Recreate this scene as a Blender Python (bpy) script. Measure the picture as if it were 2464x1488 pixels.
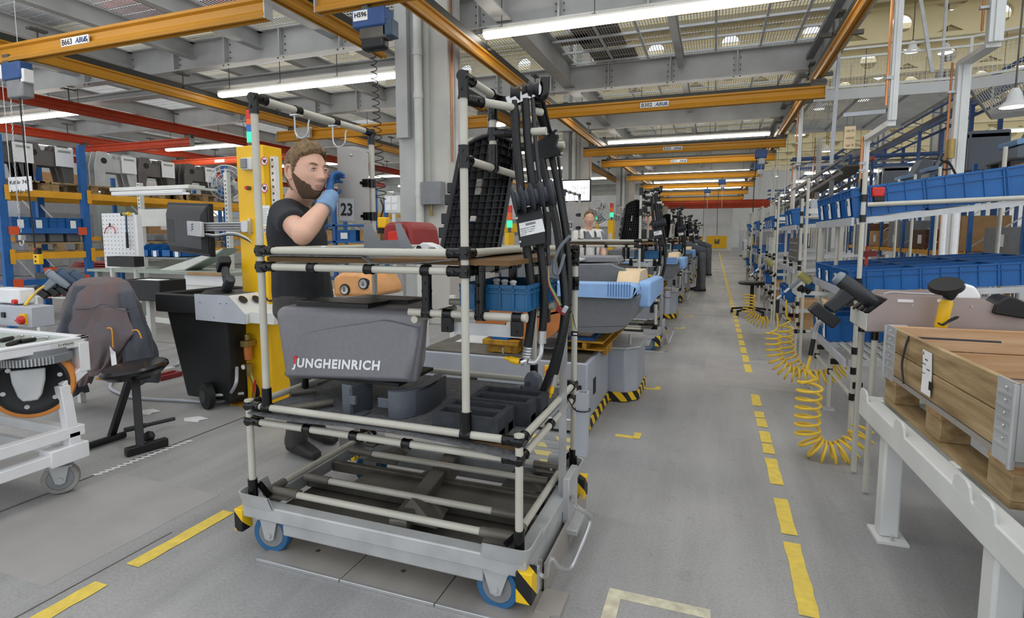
import bpy, bmesh, math, random
from mathutils import Vector, Matrix, noise
V = Vector
PI = math.pi
random.seed(7)
SC = bpy.context.scene
COL = SC.collection
for o in list(bpy.data.objects):
    bpy.data.objects.remove(o)

# ------------------------------------------------------------------ camera, world, exposure
F, CX, CY, EYE = 1330.0, 1232.0, 696.0, 1.33     # focal length and principal point in pixels, eye height
AISLE = (1720.0, 567.0)                           # where the aisle runs to
yc = V((AISLE[0] - CX, AISLE[1] - CY, F)).normalized()
dn = V((0, F * F / (CY - AISLE[1]), F)).normalized()
xc = dn.cross(yc).normalized()
if xc.x < 0:
    xc = -xc
ROT = Matrix((xc, yc, -dn))                       # world = ROT @ cam (cam: x right, y down, z forward)
cam_data = bpy.data.cameras.new('camera')
cam = bpy.data.objects.new('camera', cam_data)
COL.objects.link(cam)
cam_data.sensor_fit = 'HORIZONTAL'
cam_data.sensor_width = 36
cam_data.lens = F / 2464 * 36
cam_data.shift_y = (CY - 744) / 2464
cam_data.clip_end = 300
m = (ROT @ Matrix(((1, 0, 0), (0, -1, 0), (0, 0, -1)))).to_4x4()
m.translation = V((0, 0, EYE))
cam.matrix_world = m
SC.camera = cam

world = bpy.data.worlds.new('world')
SC.world = world
world.use_nodes = True
bg = world.node_tree.nodes['Background']
bg.inputs[0].default_value = (0.92, 0.96, 1.0, 1)
bg.inputs[1].default_value = 1.35
SC.view_settings.view_transform = 'Standard'
SC.view_settings.look = 'None'
SC.view_settings.exposure = -0.06
SC.view_settings.gamma = 1.0
SC.view_settings.use_curve_mapping = False
TUBE = 14.0                                        # strength of the fluorescent diffusers
SC.cycles.max_bounces = 6
SC.cycles.diffuse_bounces = 3
SC.cycles.glossy_bounces = 3
SC.cycles.transmission_bounces = 4
SC.cycles.sample_clamp_indirect = 6

def ray(px, py):
    return ROT @ V(((px - CX) / F, (py - CY) / F, 1.0))
def A(px, py, Y):            # the point of the photograph's line of sight at distance Y along the aisle
    d = ray(px, py)
    return V((0, 0, EYE)) + d * (Y / d.y)
def AX(px, py, X):
    d = ray(px, py)
    return V((0, 0, EYE)) + d * (X / d.x)
def AZ(px, py, z):
    d = ray(px, py)
    return V((0, 0, EYE)) + d * ((z - EYE) / d.z)

# ------------------------------------------------------------------ materials
def lin(h):
    h = h.lstrip('#')
    c = [int(h[i:i + 2], 16) / 255 for i in (0, 2, 4)]
    return [x / 12.92 if x <= .04045 else ((x + .055) / 1.055) ** 2.4 for x in c]
MATS = {}
def mat(name, col, rough=.5, metal=0., var=.12, scale=6., bump=0., bscale=40., emit=0., alpha=1., stretch=None, col2=None, coat=0., trans=0.):
    """A procedural material: base colour broken up by noise, roughness that follows it, optional fine relief."""
    m = bpy.data.materials.new(name)
    m.use_nodes = True
    nt = m.node_tree
    b = nt.nodes['Principled BSDF']
    c = lin(col)
    b.inputs['Metallic'].default_value = metal
    b.inputs['Roughness'].default_value = rough
    if coat:
        b.inputs['Coat Weight'].default_value = coat
    if trans:
        b.inputs['Transmission Weight'].default_value = trans
    if alpha < 1:
        b.inputs['Alpha'].default_value = alpha
    if emit:
        b.inputs['Base Color'].default_value = (*c, 1)
        b.inputs['Emission Color'].default_value = (*c, 1)
        b.inputs['Emission Strength'].default_value = emit
        MATS[name] = m
        return m
    tc = nt.nodes.new('ShaderNodeTexCoord')
    mp = nt.nodes.new('ShaderNodeMapping')
    nt.links.new(tc.outputs['Object'], mp.inputs[0])
    if stretch:
        mp.inputs['Scale'].default_value = stretch
    nz = nt.nodes.new('ShaderNodeTexNoise')
    nz.inputs['Scale'].default_value = scale
    nz.inputs['Detail'].default_value = 5
    nt.links.new(mp.outputs[0], nz.inputs['Vector'])
    rp = nt.nodes.new('ShaderNodeValToRGB')
    lo = lin(col2) if col2 else [x * (1 - var) for x in c]
    hi = c if col2 else [min(1, x * (1 + var)) for x in c]
    rp.color_ramp.elements[0].color = (*lo, 1)
    rp.color_ramp.elements[1].color = (*hi, 1)
    rp.color_ramp.elements[0].position = .32
    rp.color_ramp.elements[1].position = .68
    nt.links.new(nz.outputs['Fac'], rp.inputs[0])
    nt.links.new(rp.outputs[0], b.inputs['Base Color'])
    if bump:
        n2 = nt.nodes.new('ShaderNodeTexNoise')
        n2.inputs['Scale'].default_value = bscale
        n2.inputs['Detail'].default_value = 3
        nt.links.new(mp.outputs[0], n2.inputs['Vector'])
        bp = nt.nodes.new('ShaderNodeBump')
        bp.inputs['Strength'].default_value = bump
        bp.inputs['Distance'].default_value = .01
        nt.links.new(n2.outputs['Fac'], bp.inputs['Height'])
        nt.links.new(bp.outputs[0], b.inputs['Normal'])
    MATS[name] = m
    return m

def stripes(name, c1, c2, vec, freq, rough=.5):
    """Diagonal hazard stripes along the direction vec, freq per metre."""
    m = mat(name, c1, rough)
    nt = m.node_tree
    b = nt.nodes['Principled BSDF']
    tc = nt.nodes.new('ShaderNodeTexCoord')
    dp = nt.nodes.new('ShaderNodeVectorMath'); dp.operation = 'DOT_PRODUCT'
    dp.inputs[1].default_value = vec
    nt.links.new(tc.outputs['Object'], dp.inputs[0])
    mu = nt.nodes.new('ShaderNodeMath'); mu.operation = 'MULTIPLY'; mu.inputs[1].default_value = freq
    fr = nt.nodes.new('ShaderNodeMath'); fr.operation = 'FRACT'
    gt = nt.nodes.new('ShaderNodeMath'); gt.operation = 'GREATER_THAN'; gt.inputs[1].default_value = .5
    mx = nt.nodes.new('ShaderNodeMix'); mx.data_type = 'RGBA'
    mx.inputs[6].default_value = (*lin(c1), 1); mx.inputs[7].default_value = (*lin(c2), 1)
    nt.links.new(dp.outputs['Value'], mu.inputs[0]); nt.links.new(mu.outputs[0], fr.inputs[0])
    nt.links.new(fr.outputs[0], gt.inputs[0]); nt.links.new(gt.outputs[0], mx.inputs[0])
    nt.links.new(mx.outputs[2], b.inputs['Base Color'])
    return m

mat('pipe', '#bfbcb0', .38, 0, .07, 9)
mat('pipe_dark', '#6a655c', .5, .2, .2, 9)
mat('joint', '#0c0c0d', .24, .1, .15, 20)
mat('black', '#111214', .45, 0, .2, 15)
mat('rubber', '#0d0d0e', .62, 0, .2, 15, .15, 120)
mat('hose', '#0d0e10', .48, 0, .15, 20, .2, 200)
mat('foam', '#2e3136', .9, 0, .2, 30, .3, 300)
mat('mat_grey', '#5e5f61', .9, 0, .3, 60, .4, 250)
mat('galv', '#b9bbbc', .42, .25, .13, 7, .03, 30)
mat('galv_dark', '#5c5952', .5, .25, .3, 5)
mat('steel', '#c4c5c6', .3, .6, .08, 8)
mat('plate_steel', '#aaa49d', .38, .25, .15, 3, 0, 40, stretch=(1, .2, 1))
mat('sheet', '#a39f9b', .42, .45, .1, 4)
mat('chrome', '#d8d9db', .12, 1, .03)
mat('wood_edge', '#6b4e2b', .7, 0, .25, 12, stretch=(.2, 4, 4))
mat('wood', '#b59d74', .65, 0, .2, 4.0, .15, 25, stretch=(5, .9, 8), col2='#836a45')
mat('wood_x', '#b3966a', .65, 0, .2, 3.0, .1, 25, stretch=(.8, 6, 9), col2='#8f683d')
mat('wood_in', '#cfab87', .65, 0, .2, 3.0, .1, 25, stretch=(.8, 6, 9), col2='#b98f66')
mat('wood_dark', '#6f4526', .7, 0, .25, 6, .15, 30, stretch=(1, 1, 6), col2='#3b2415')
mat('cover', '#7c7b80', .36, 0, .05, 60, .12, 700)
mat('cover_blue', '#5a6068', .5, 0, .06, 60, .1, 600)
mat('cover_dark', '#3d4148', .55, 0, .06, 60, .1, 500)
mat('hull', '#6b6d70', .42, 0, .06, 30, .05, 300)
mat('blue_foam', '#8fb4e2', .7, 0, .05, 20)
mat('orange_foam', '#b8713c', .6, 0, .15, 10)
mat('cream_foam', '#dcc39c', .6, 0, .08, 10)
mat('bin_blue', '#0b5a9c', .42, 0, .1, 6)
mat('bin_teal', '#165a86', .42, 0, .12, 6)
mat('rack_blue', '#1d5fa3', .42, 0, .12, 6)
mat('rack_yellow', '#e2a321', .45, 0, .1, 5)
mat('truss_blue', '#2c4f85', .5, 0, .15, 3)
mat('crane', '#c0861b', .48, 0, .06, 2.0)
mat('crane_dark', '#2b2b24', .5, 0, .2, 4)
mat('red_rail', '#b9401f', .45, .05, .12, 3)
mat('orange_rail', '#d9562b', .45, .05, .1, 3)
mat('girder', '#b7b8b7', .5, .1, .13, 1.5)
mat('girder_light', '#c0c2c2', .5, .05, .1, 1.5)
mat('grate', '#d3d6d9', .5, .3, .1, 4)
mat('plank_brown', '#7a6f62', .8, 0, .15, 3)
mat('cream', '#f3e6bd', .7, 0, .05, 1.2)
mat('concrete', '#c6c4bd', .75, 0, .08, 2, .05, 20)
mat('concrete_beige', '#a79d89', .75, 0, .08, 2)
mat('white_paint', '#e4e5e6', .4, 0, .04, 5)
mat('white_wall', '#dfe1e2', .7, 0, .05, 1)
mat('cart_white', '#e7e8ea', .35, 0, .04, 8)
mat('offwhite', '#d6d7d2', .5, 0, .06, 6)
mat('table_white', '#d9dbd9', .42, 0, .06, 4)
mat('grey_box', '#b4b8c0', .42, .05, .06, 6)
mat('agv', '#a6aab3', .42, .1, .1, 3)
mat('grey_mid', '#83868a', .5, .1, .1, 6)
mat('grey_panel', '#6a6765', .5, .5, .12, 3)
mat('yellow', '#f2bd0f', .4, 0, .05, 5)
mat('yellow_worn', '#cf9a22', .5, .1, .3, 14, col2='#8a6420')
mat('hose_yellow', '#e8c23c', .35, 0, .05, 10)
mat('tape', '#ecd05a', .7, 0, .1, 25, col2='#d9bd56')
mat('tape_worn', '#e3dcc0', .8, 0, .2, 18, col2='#b8b19c')
mat('tape_white', '#e2e3e2', .75, 0, .08, 20)
mat('red', '#c8281e', .4, 0, .1, 8)
mat('red_dark', '#8e2a2a', .5, 0, .12, 8)
mat('green_lamp', '#2fd08c', .3, 0, emit=1.6)
mat('red_lamp', '#d4321f', .25, 0, .05)
mat('cord_orange', '#efa437', .6, 0, .05)
mat('orange_lamp', '#ee6a1c', .25, 0, .05)
mat('blue_lamp', '#2a6dc0', .25, 0, .05)
mat('blue_tyre', '#2b628f', .5, 0, .12, 12)
mat('orange_tyre', '#cf8132', .45, 0, .12, 10)
mat('grey_tyre', '#8f8d89', .6, 0, .15, 12)
mat('copper', '#c98a5e', .32, .8, .12, 8)
mat('brass', '#a08a55', .35, .7, .15, 20)
mat('paper', '#ecedee', .7, 0, .03, 20)
mat('paper_lines', '#b5b8bb', .7, 0, .03, 20)
mat('ink', '#1b1c1e', .6, 0, .05)
mat('ink_blue', '#24477c', .6, 0, .05)
mat('logo_white', '#eceef0', .5, 0, .02)
mat('logo_red', '#d8302a', .5, 0, .04)
mat('diffuser', '#fffaf0', .5, 0, emit=TUBE)
mat('screen_lit', '#eef4fb', .3, 0, emit=1.5)
mat('lamp_lit', '#fff8ea', .3, 0, emit=6)
mat('drill', '#2a2d31', .42, 0, .12, 12)
mat('drill_grey', '#7e8790', .45, 0, .08, 12)
mat('drill_blue', '#31485f', .45, 0, .08, 12)
mat('olive', '#a39c5c', .45, 0, .1, 12)
mat('jacket', '#69656a', .92, 0, .12, 7, .25, 220, col2='#76615e')
mat('jacket_dark', '#4d5159', .92, 0, .15, 9, .2, 200)
mat('bin_black', '#1e2021', .55, 0, .15, 6)
mat('bench_green', '#9aa59b', .5, 0, .06, 6)
mat('cardboard', '#b08a5f', .8, 0, .1, 6)
mat('skin', '#dcae96', .5, 0, .06, 14, .04, 120)
mat('lip', '#c48a7c', .45, 0, .05, 30)
mat('hair', '#937853', .65, 0, .2, 60, .6, 260, stretch=(1, 1, .35), col2='#655038')
mat('beard', '#5d4634', .8, 0, .25, 90, .5, 300)
mat('eye_white', '#e8e4df', .25, 0, .02)
mat('eye_dark', '#4b4438', .2, 0, .1)
mat('tshirt', '#2f3135', .9, 0, .12, 12, .2, 240)
mat('trousers', '#4a4848', .9, 0, .15, 10, .2, 200)
mat('trousers_grey', '#6a6b6e', .9, 0, .15, 10, .2, 200)
mat('shirt_white', '#e6e5e1', .9, 0, .05, 10, .1, 200)
mat('glove', '#2d5f98', .75, 0, .14, 20, .25, 250)
mat('glove_cuff', '#7fa0c4', .85, 0, .1, 30, .4, 320)
mat('shoe', '#2a2727', .6, 0, .2, 15)
mat('glass_bowl', '#c7753a', .15, 0, .1, 10)
stripes('hazard', '#f0c419', '#16171a', (4.4, 4.4, 4.4), 1.6)
stripes('hazard_floor', '#cdbf7c', '#8d8f90', (1, .6, 0), 4.5, .8)
def two_layer_floor():
    m = mat('floor', '#a9a9a8', .55, 0, .08, .7)
    nt = m.node_tree
    b = nt.nodes['Principled BSDF']
    tc = [n for n in nt.nodes if n.type == 'TEX_COORD'][0]
    base = [n for n in nt.nodes if n.type == 'VALTORGB'][0]
    base.color_ramp.elements[0].color = (*lin('#8f8f90'), 1)
    base.color_ramp.elements[1].color = (*lin('#acaba9'), 1)
    def noise(scale, st=(1, 1, 1), detail=6, rough=.6):
        mp = nt.nodes.new('ShaderNodeMapping'); mp.inputs['Scale'].default_value = st
        n = nt.nodes.new('ShaderNodeTexNoise'); n.inputs['Scale'].default_value = scale
        n.inputs['Detail'].default_value = detail; n.inputs['Roughness'].default_value = rough
        nt.links.new(tc.outputs['Object'], mp.inputs[0]); nt.links.new(mp.outputs[0], n.inputs['Vector'])
        return n.outputs['Fac']
    def ramp(fac, a, c0, bb, c1):
        r = nt.nodes.new('ShaderNodeValToRGB')
        r.color_ramp.elements[0].position = a; r.color_ramp.elements[0].color = (c0, c0, c0, 1)
        r.color_ramp.elements[1].position = bb; r.color_ramp.elements[1].color = (c1, c1, c1, 1)
        nt.links.new(fac, r.inputs[0]); return r.outputs[0]
    def mul(a, bsock, fac=1.):
        x = nt.nodes.new('ShaderNodeMix'); x.data_type = 'RGBA'; x.blend_type = 'MULTIPLY'
        x.inputs[0].default_value = fac
        nt.links.new(a, x.inputs[6]); nt.links.new(bsock, x.inputs[7]); return x.outputs[2]
    col = base.outputs[0]
    col = mul(col, ramp(noise(2.2, (2.4, .22, 1)), .3, .84, .62, 1.06))     # tyre tracks along the aisle
    col = mul(col, ramp(noise(90, (1, 1, 1), 3), .3, .84, .7, 1.08))        # grain
    col = mul(col, ramp(noise(9, (1, 1, 1), 8, .7), .26, .68, .42, 1.0), .7)   # scuffs and spots
    nt.links.new(col, b.inputs['Base Color'])
    nt.links.new(ramp(noise(1.6, (1.5, .5, 1)), .3, .38, .7, .62), b.inputs['Roughness'])
two_layer_floor()

# ------------------------------------------------------------------ mesh building helpers
class G:
    """Collects shapes; .obj() links them as ONE mesh object."""
    def __init__(s):
        s.v = []; s.f = []; s.m = []
    def add(s, vs, fs, mi=0):
        n = len(s.v)
        s.v += [tuple(v) for v in vs]
        s.f += [tuple(i + n for i in f) for f in fs]
        s.m += [mi] * len(fs)
        return s
    def box(s, x0, x1, y0, y1, z0, z1, mi=0, M=None):
        vs = [V((x, y, z)) for z in (z0, z1) for y in (y0, y1) for x in (x0, x1)]
        if M: vs = [M @ v for v in vs]
        return s.add(vs, [(0, 2, 3, 1), (4, 5, 7, 6), (0, 1, 5, 4), (2, 6, 7, 3), (0, 4, 6, 2), (1, 3, 7, 5)], mi)
    def cbox(s, c, sx, sy, sz, mi=0, rz=0, M=None):
        T = Matrix.Translation(V(c)) @ Matrix.Rotation(rz, 4, 'Z')
        if M: T = T @ M
        return s.box(-sx / 2, sx / 2, -sy / 2, sy / 2, -sz / 2, sz / 2, mi, T)
    def bar(s, p, q, w, h, mi=0, up=(0, 0, 1)):
        p, q, up = V(p), V(q), V(up)
        d = (q - p).normalized()
        a = d.cross(up)
        if a.length < 1e-4: a = d.cross(V((0, 1, 0)))
        a.normalize(); b = a.cross(d).normalized()
        vs = [e + a * (i * w / 2) + b * (j * h / 2) for e in (p, q) for i, j in ((-1, -1), (1, -1), (1, 1), (-1, 1))]
        return s.add(vs, [(0, 1, 2, 3), (7, 6, 5, 4), (0, 4, 5, 1), (1, 5, 6, 2), (2, 6, 7, 3), (3, 7, 4, 0)], mi)
    def tube(s, pts, r, n=10, mi=0, closed=False):
        pts = [V(p) for p in pts]
        N = len(pts); vs = []; a = None
        for i, p in enumerate(pts):
            t = (pts[(i + 1) % N] - pts[i - 1]) if (closed or 0 < i < N - 1) else (pts[1] - pts[0] if i == 0 else pts[-1] - pts[-2])
            t.normalize()
            if a is None:
                a = t.cross(V((0, 0, 1)))
                if a.length < .05: a = t.cross(V((0, 1, 0)))
            a = (a - t * a.dot(t))
            a.normalize(); b = t.cross(a)
            rr = r[i] if isinstance(r, (list, tuple)) else r
            vs += [p + (a * math.cos(k * 2 * PI / n) + b * math.sin(k * 2 * PI / n)) * rr for k in range(n)]
        fs = [(i * n + k, i * n + (k + 1) % n, ((i + 1) % N) * n + (k + 1) % n, ((i + 1) % N) * n + k) for i in range(N if closed else N - 1) for k in range(n)]
        if not closed:
            fs += [tuple(range(n))[::-1], tuple(range((N - 1) * n, N * n))]
        return s.add(vs, fs, mi)
    def cyl(s, p, q, r, n=14, mi=0, r2=None):
        return s.tube([p, q], [r, r if r2 is None else r2], n, mi)
    def lathe(s, prof, o, ax=(0, 0, 1), n=24, mi=0, ring=False):
        """prof: list of (radius, height along ax)."""
        o, ax = V(o), V(ax).normalized()
        a = ax.cross(V((0, 1, 0)) if abs(ax.y) < .9 else V((1, 0, 0))).normalized(); b = ax.cross(a)
        vs = [o + ax * h + (a * math.cos(k * 2 * PI / n) + b * math.sin(k * 2 * PI / n)) * max(r, 1e-4) for r, h in prof for k in range(n)]
        N = len(prof)
        fs = [(i * n + k, i * n + (k + 1) % n, (i + 1) * n + (k + 1) % n, (i + 1) * n + k) for i in range(N - 1) for k in range(n)]
        fs += [((N - 1) * n + k, (N - 1) * n + (k + 1) % n, (k + 1) % n, k) for k in range(n)] if ring else [tuple(range(n))[::-1], tuple(range((N - 1) * n, N * n))]
        return s.add(vs, fs, mi)
    def prism(s, poly, u, w, o, depth, mi=0):
        """A flat outline (a, b) in the plane o + a*u + b*w, given thickness depth along u x w."""
        u, w, o = V(u), V(w), V(o)
        nn = u.cross(w).normalized() * depth
        n = len(poly)
        vs = [o + u * a + w * b for a, b in poly] + [o + u * a + w * b + nn for a, b in poly]
        fs = [tuple(range(n))[::-1], tuple(range(n, 2 * n))] + [(i, (i + 1) % n, (i + 1) % n + n, i + n) for i in range(n)]
        return s.add(vs, fs, mi)
    def ell(s, c, rx, ry, rz, nu=16, nv=10, mi=0, M=None):
        vs = []
        for j in range(1, nv):
            t = PI * j / nv
            for k in range(nu):
                q = 2 * PI * k / nu
                vs.append(V((rx * math.sin(t) * math.cos(q), ry * math.sin(t) * math.sin(q), rz * math.cos(t))))
        vs += [V((0, 0, rz)), V((0, 0, -rz))]
        if M: vs = [M @ v for v in vs]
        vs = [v + V(c) for v in vs]
        fs = [(j * nu + k, (j + 1) * nu + k, (j + 1) * nu + (k + 1) % nu, j * nu + (k + 1) % nu) for j in range(nv - 2) for k in range(nu)]
        t, b = len(vs) - 2, len(vs) - 1
        fs += [(t, k, (k + 1) % nu) for k in range(nu)] + [(b, (nv - 2) * nu + (k + 1) % nu, (nv - 2) * nu + k) for k in range(nu)]
        return s.add(vs, fs, mi)
    def tray(s, x0, x1, y0, y1, z0, z1, t, mi=0, M=None):
        """An open-topped box with wall thickness t."""
        b = [(x0, y0), (x1, y0), (x1, y1), (x0, y1)]; c = [(x0 + t, y0 + t), (x1 - t, y0 + t), (x1 - t, y1 - t), (x0 + t, y1 - t)]
        vs = [V((*p, z0)) for p in b] + [V((*p, z1)) for p in b] + [V((*p, z1)) for p in c] + [V((*p, z0 + t)) for p in c]
        if M: vs = [M @ v for v in vs]
        fs = [(3, 2, 1, 0), (12, 13, 14, 15)]
        for i in range(4):
            j = (i + 1) % 4
            fs += [(i, j, j + 4, i + 4), (i + 4, j + 4, j + 8, i + 8), (i + 8, j + 8, j + 12, i + 12)]
        return s.add(vs, fs, mi)
    def obj(s, name, mats, parent=None, bevel=0, seg=2, sharp=.6, label=None, sub=0):
        me = bpy.data.meshes.new(name)
        me.from_pydata(s.v, [], s.f)
        for mm in ([mats] if isinstance(mats, str) else mats):
            me.materials.append(MATS[mm])
        if any(s.m): me.polygons.foreach_set('material_index', s.m)
        me.shade_smooth()
        me.set_sharp_from_angle(angle=sharp)
        me.update()
        o = bpy.data.objects.new(name, me)
        COL.objects.link(o)
        if bevel:
            b = o.modifiers.new('bevel', 'BEVEL'); b.width = bevel; b.segments = seg; b.limit_method = 'ANGLE'; b.angle_limit = .6
            b.harden_normals = False
        if sub:
            u = o.modifiers.new('sub', 'SUBSURF'); u.levels = sub; u.render_levels = sub
        if parent: attach(o, parent)
        if label: o['label'] = label
        return o
def attach(o, parent):
    o.parent = parent
    if parent.type == 'EMPTY':
        o.matrix_parent_inverse = parent.matrix_basis.inverted()
    return o
def thing(name, label, cat, loc=(0, 0, 0), group=None, rz=0):
    o = bpy.data.objects.new(name, None)
    COL.objects.link(o)
    o.location = loc; o.rotation_euler = (0, 0, rz)
    o.empty_display_size = .1
    return tag(o, label, cat, group)
def tag(o, label, cat, group=None):
    o['label'] = label; o['category'] = cat
    if group: o['group'] = group
    return o
def struct(o):
    o['kind'] = 'structure'; return o
def stuff(o):
    o['kind'] = 'stuff'; return o
def dup(root, loc=None, rz=None, label=None, group=None, skip=()):
    """A copy of a thing with copies of its parts and their sub-parts (shared mesh data)."""
    r = root.copy(); COL.objects.link(r)
    if loc is not None: r.location = loc
    if rz is not None: r.rotation_euler = (0, 0, rz)
    if label: r['label'] = label
    if group: r['group'] = group
    for ch in KIDS(root):
        if ch.name.split('.')[0] in skip: continue
        c = ch.copy(); COL.objects.link(c); c.parent = r; c.matrix_parent_inverse = ch.matrix_parent_inverse
        for g in KIDS(ch):
            d = g.copy(); COL.objects.link(d); d.parent = c; d.matrix_parent_inverse = g.matrix_parent_inverse
    return r
def KIDS(o):
    return list(o.children)
def text(name, body, size, loc, u, w, matname, parent=None, bold=0., shear=0., ext=.0006, align='LEFT', sx=1., fit=None, gap=1.):
    """Lettering lying in the plane of u (reading direction) and w (up)."""
    c = bpy.data.curves.new(name, 'FONT')
    c.body = body; c.size = size; c.extrude = ext; c.offset = bold; c.shear = shear; c.align_x = align; c.space_character = gap
    c.resolution_u = 3
    c.materials.append(MATS[matname])
    o = bpy.data.objects.new(name, c)
    COL.objects.link(o)
    u = V(u).normalized(); w = V(w).normalized(); n = u.cross(w)
    mm = Matrix((u, w, n)).transposed().to_4x4()
    mm.translation = V(loc)
    o.matrix_basis = mm @ Matrix.Diagonal((sx, 1, 1, 1))
    me = bpy.data.meshes.new_from_object(o.evaluated_get(bpy.context.evaluated_depsgraph_get()))
    mb = o.matrix_basis.copy()
    if fit:
        xs = [v.co.x for v in me.vertices]
        me.transform(Matrix.Diagonal((fit / (max(xs) - min(xs)), 1, 1, 1)))
    bpy.data.objects.remove(o)
    me.transform(mb)
    o = bpy.data.objects.new(name, me)
    COL.objects.link(o)
    if parent: attach(o, parent)
    return o
def arc(c, u, w, r, a0, a1, n):
    c, u, w = V(c), V(u), V(w)
    return [c + u * (r * math.cos(a0 + (a1 - a0) * i / n)) + w * (r * math.sin(a0 + (a1 - a0) * i / n)) for i in range(n + 1)]
def smooth(pts, k=6):
    """Catmull-Rom through the points."""
    P = [V(p) for p in pts]
    P = [P[0] * 2 - P[1]] + P + [P[-1] * 2 - P[-2]]
    out = []
    for i in range(1, len(P) - 2):
        a, b, c, d = P[i - 1:i + 3]
        for j in range(k):
            t = j / k
            out.append(.5 * ((2 * b) + (c - a) * t + (2 * a - 5 * b + 4 * c - d) * t * t + (3 * b - a - 3 * c + d) * t ** 3))
    return out + [P[-2]]
X1, Y1, Z1 = V((1, 0, 0)), V((0, 1, 0)), V((0, 0, 1))
# ================================================================== THE SETTING
fl = struct(G().box(-34, 30, -6, 75, -.2, 0).obj('floor', 'floor'))
# slab joints: thin dark fillings let into the floor
def joint(x0, y0, x1, y1, w=.012):
    G().bar((x0, y0, .0005), (x1, y1, .0005), w, .002).obj('slab_joint', 'galv_dark', fl)
joint(-3.2, -2, -3.2, 60); joint(-2.25, -2, -2.25, 1.7, .006); joint(-9, 4.9, -3.2, 4.9); joint(-9.2, -2, -9.2, 40);
for y in (9.7, 21, 33): joint(-3.2, y, 2.5, y, .008)
# smoother re-cast patches in the floor
def patch(x0, x1, y0, y1, m):
    G().box(x0, x1, y0, y1, -.01, .0012).obj('floor_patch', m, fl)
mat('patch_light', '#b4b3b1', .6, 0, .07, 3, col2='#a3a2a1'); mat('patch_dark', '#a8a5a3', .6, 0, .08, 4, col2='#9d9a98')
patch(-3.1, -2.35, 1.25, 2.05, 'patch_dark'); patch(-.05, .75, 5.15, 6.35, 'patch_dark')
# yellow marking tape
def strip(x0, x1, y0, y1, m='tape'):
    g = G(); n = max(2, int((y1 - y0) / .06)); e = []
    for i in range(n + 1):
        y = y0 + (y1 - y0) * i / n
        e.append((x0 + random.uniform(-.003, .003), x1 + random.uniform(-.003, .003), y))
    vs = [V((p[k], p[2], .0025)) for p in e for k in (0, 1)]
    g.add(vs, [(2 * i, 2 * i + 1, 2 * i + 3, 2 * i + 2) for i in range(n)])
    return g.obj('marking_strip', m, fl)
y = 1.55
for a, b in ((1.60, 1.84), (2.06, 2.56), (2.63, 2.99), (2.99, 3.02), (3.16, 3.53), (3.61, 3.78), (3.80, 4.02), (4.11, 4.30), (4.32, 4.47), (4.62, 4.95)):
    if b - a > .05: strip(.325, .39, a, b)
y = 5.75
while y < 16:
    strip(.325, .39, y, y + .36); y += .47
strip(.33, .39, 16, 48)
for a, b in ((.75, 1.34), (1.46, 1.93), (2.1, 2.3)): strip(-2.20, -2.13, a, b) if b < 2.2 else None
def ell_mark(x, y, m='tape', w=.045):
    strip(x - w, x, y - .12, y, m)
    G().box(x - .16, x - w, y - .12, y - .12 + w, .0005, .0025).obj('marking_strip', m, fl)
for i, (x, yy) in enumerate(((-.42, 3.70), (-.40, 4.93), (-.36, 8.3), (-.30, 9.6), (-.35, 13.1))):
    ell_mark(x, yy)
G().box(-.33, -.28, 1.45, 1.98, .0005, .0025).obj('marking_strip', 'tape_worn', fl)
G().box(-.28, .03, 1.93, 1.98, .0005, .0025).obj('marking_strip', 'tape_worn', fl)
# white arrows stuck to the floor by the stool and the dotted tape beside the joint
for px, py in ((352, 992), (465, 1010)):
    c = AZ(px, py, .0025)
    G().prism([(-.09, 0), (-.02, .07), (.09, .05), (.06, .0), (.09, -.04), (-.03, -.05)], X1, Y1, c, .0015).obj('marking_arrow', 'tape_white', fl)
for i in range(16):
    c = AZ(235 + i * 14.5, 1142 - i * 5.3, .002)
    G().prism([(-.03, -.012), (.0, -.016), (.03, .012), (.0, .018)], X1, Y1, c, .001).obj('marking_dot', 'tape_white', fl)
# a worn hazard-striped crossing under the conveyor line
for k in range(6):
    c = V((-1.35 + k * .12, 2.95 + .05 * k, 0))
    G().box(-2.0, -.75, 2.72 + k * .13, 2.79 + k * .13, .0005, .0022).obj('marking_strip', 'hazard_floor', fl)

# ---- hall shell: far and side walls, cream roof with pierced beams
struct(G().box(-34, 30, 66, 66.4, 0, 11).obj('wall_back', 'white_wall'))
struct(G().box(-26.4, -26, -6, 66, 0, 5.0).obj('wall_left', 'white_wall'))
for i in range(9):       # window band of the left wall
    w = struct(G().box(-26, -25.95, 3 + i * 4, 5.6 + i * 4, 1.2, 3.4).obj('window_%d' % (i + 1), 'offwhite'))
    for a in range(2):
        G().box(-25.95, -25.93, 3.1 + i * 4 + a * 1.25, 4.25 + i * 4 + a * 1.25, 1.3, 3.3).obj('pane', 'screen_lit', w)
roof = struct(G().box(-30, 30, 5, 5.02, 9.7, 9.8).obj('ceiling', 'cream'))
for k in range(14):      # slabs, with an open skylight strip between each pair
    y0 = 8 + k * 4.2
    G().box(-26, 30, y0, y0 + 2.7, 8.9, 9.1).obj('roof_slab', 'cream', roof)
    for q in range(2):
        G().box(-26, 30, y0 + .6 + q * 1.1, y0 + .7 + q * 1.1, 8.72, 8.9).obj('roof_rib', 'cream', roof)
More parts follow.
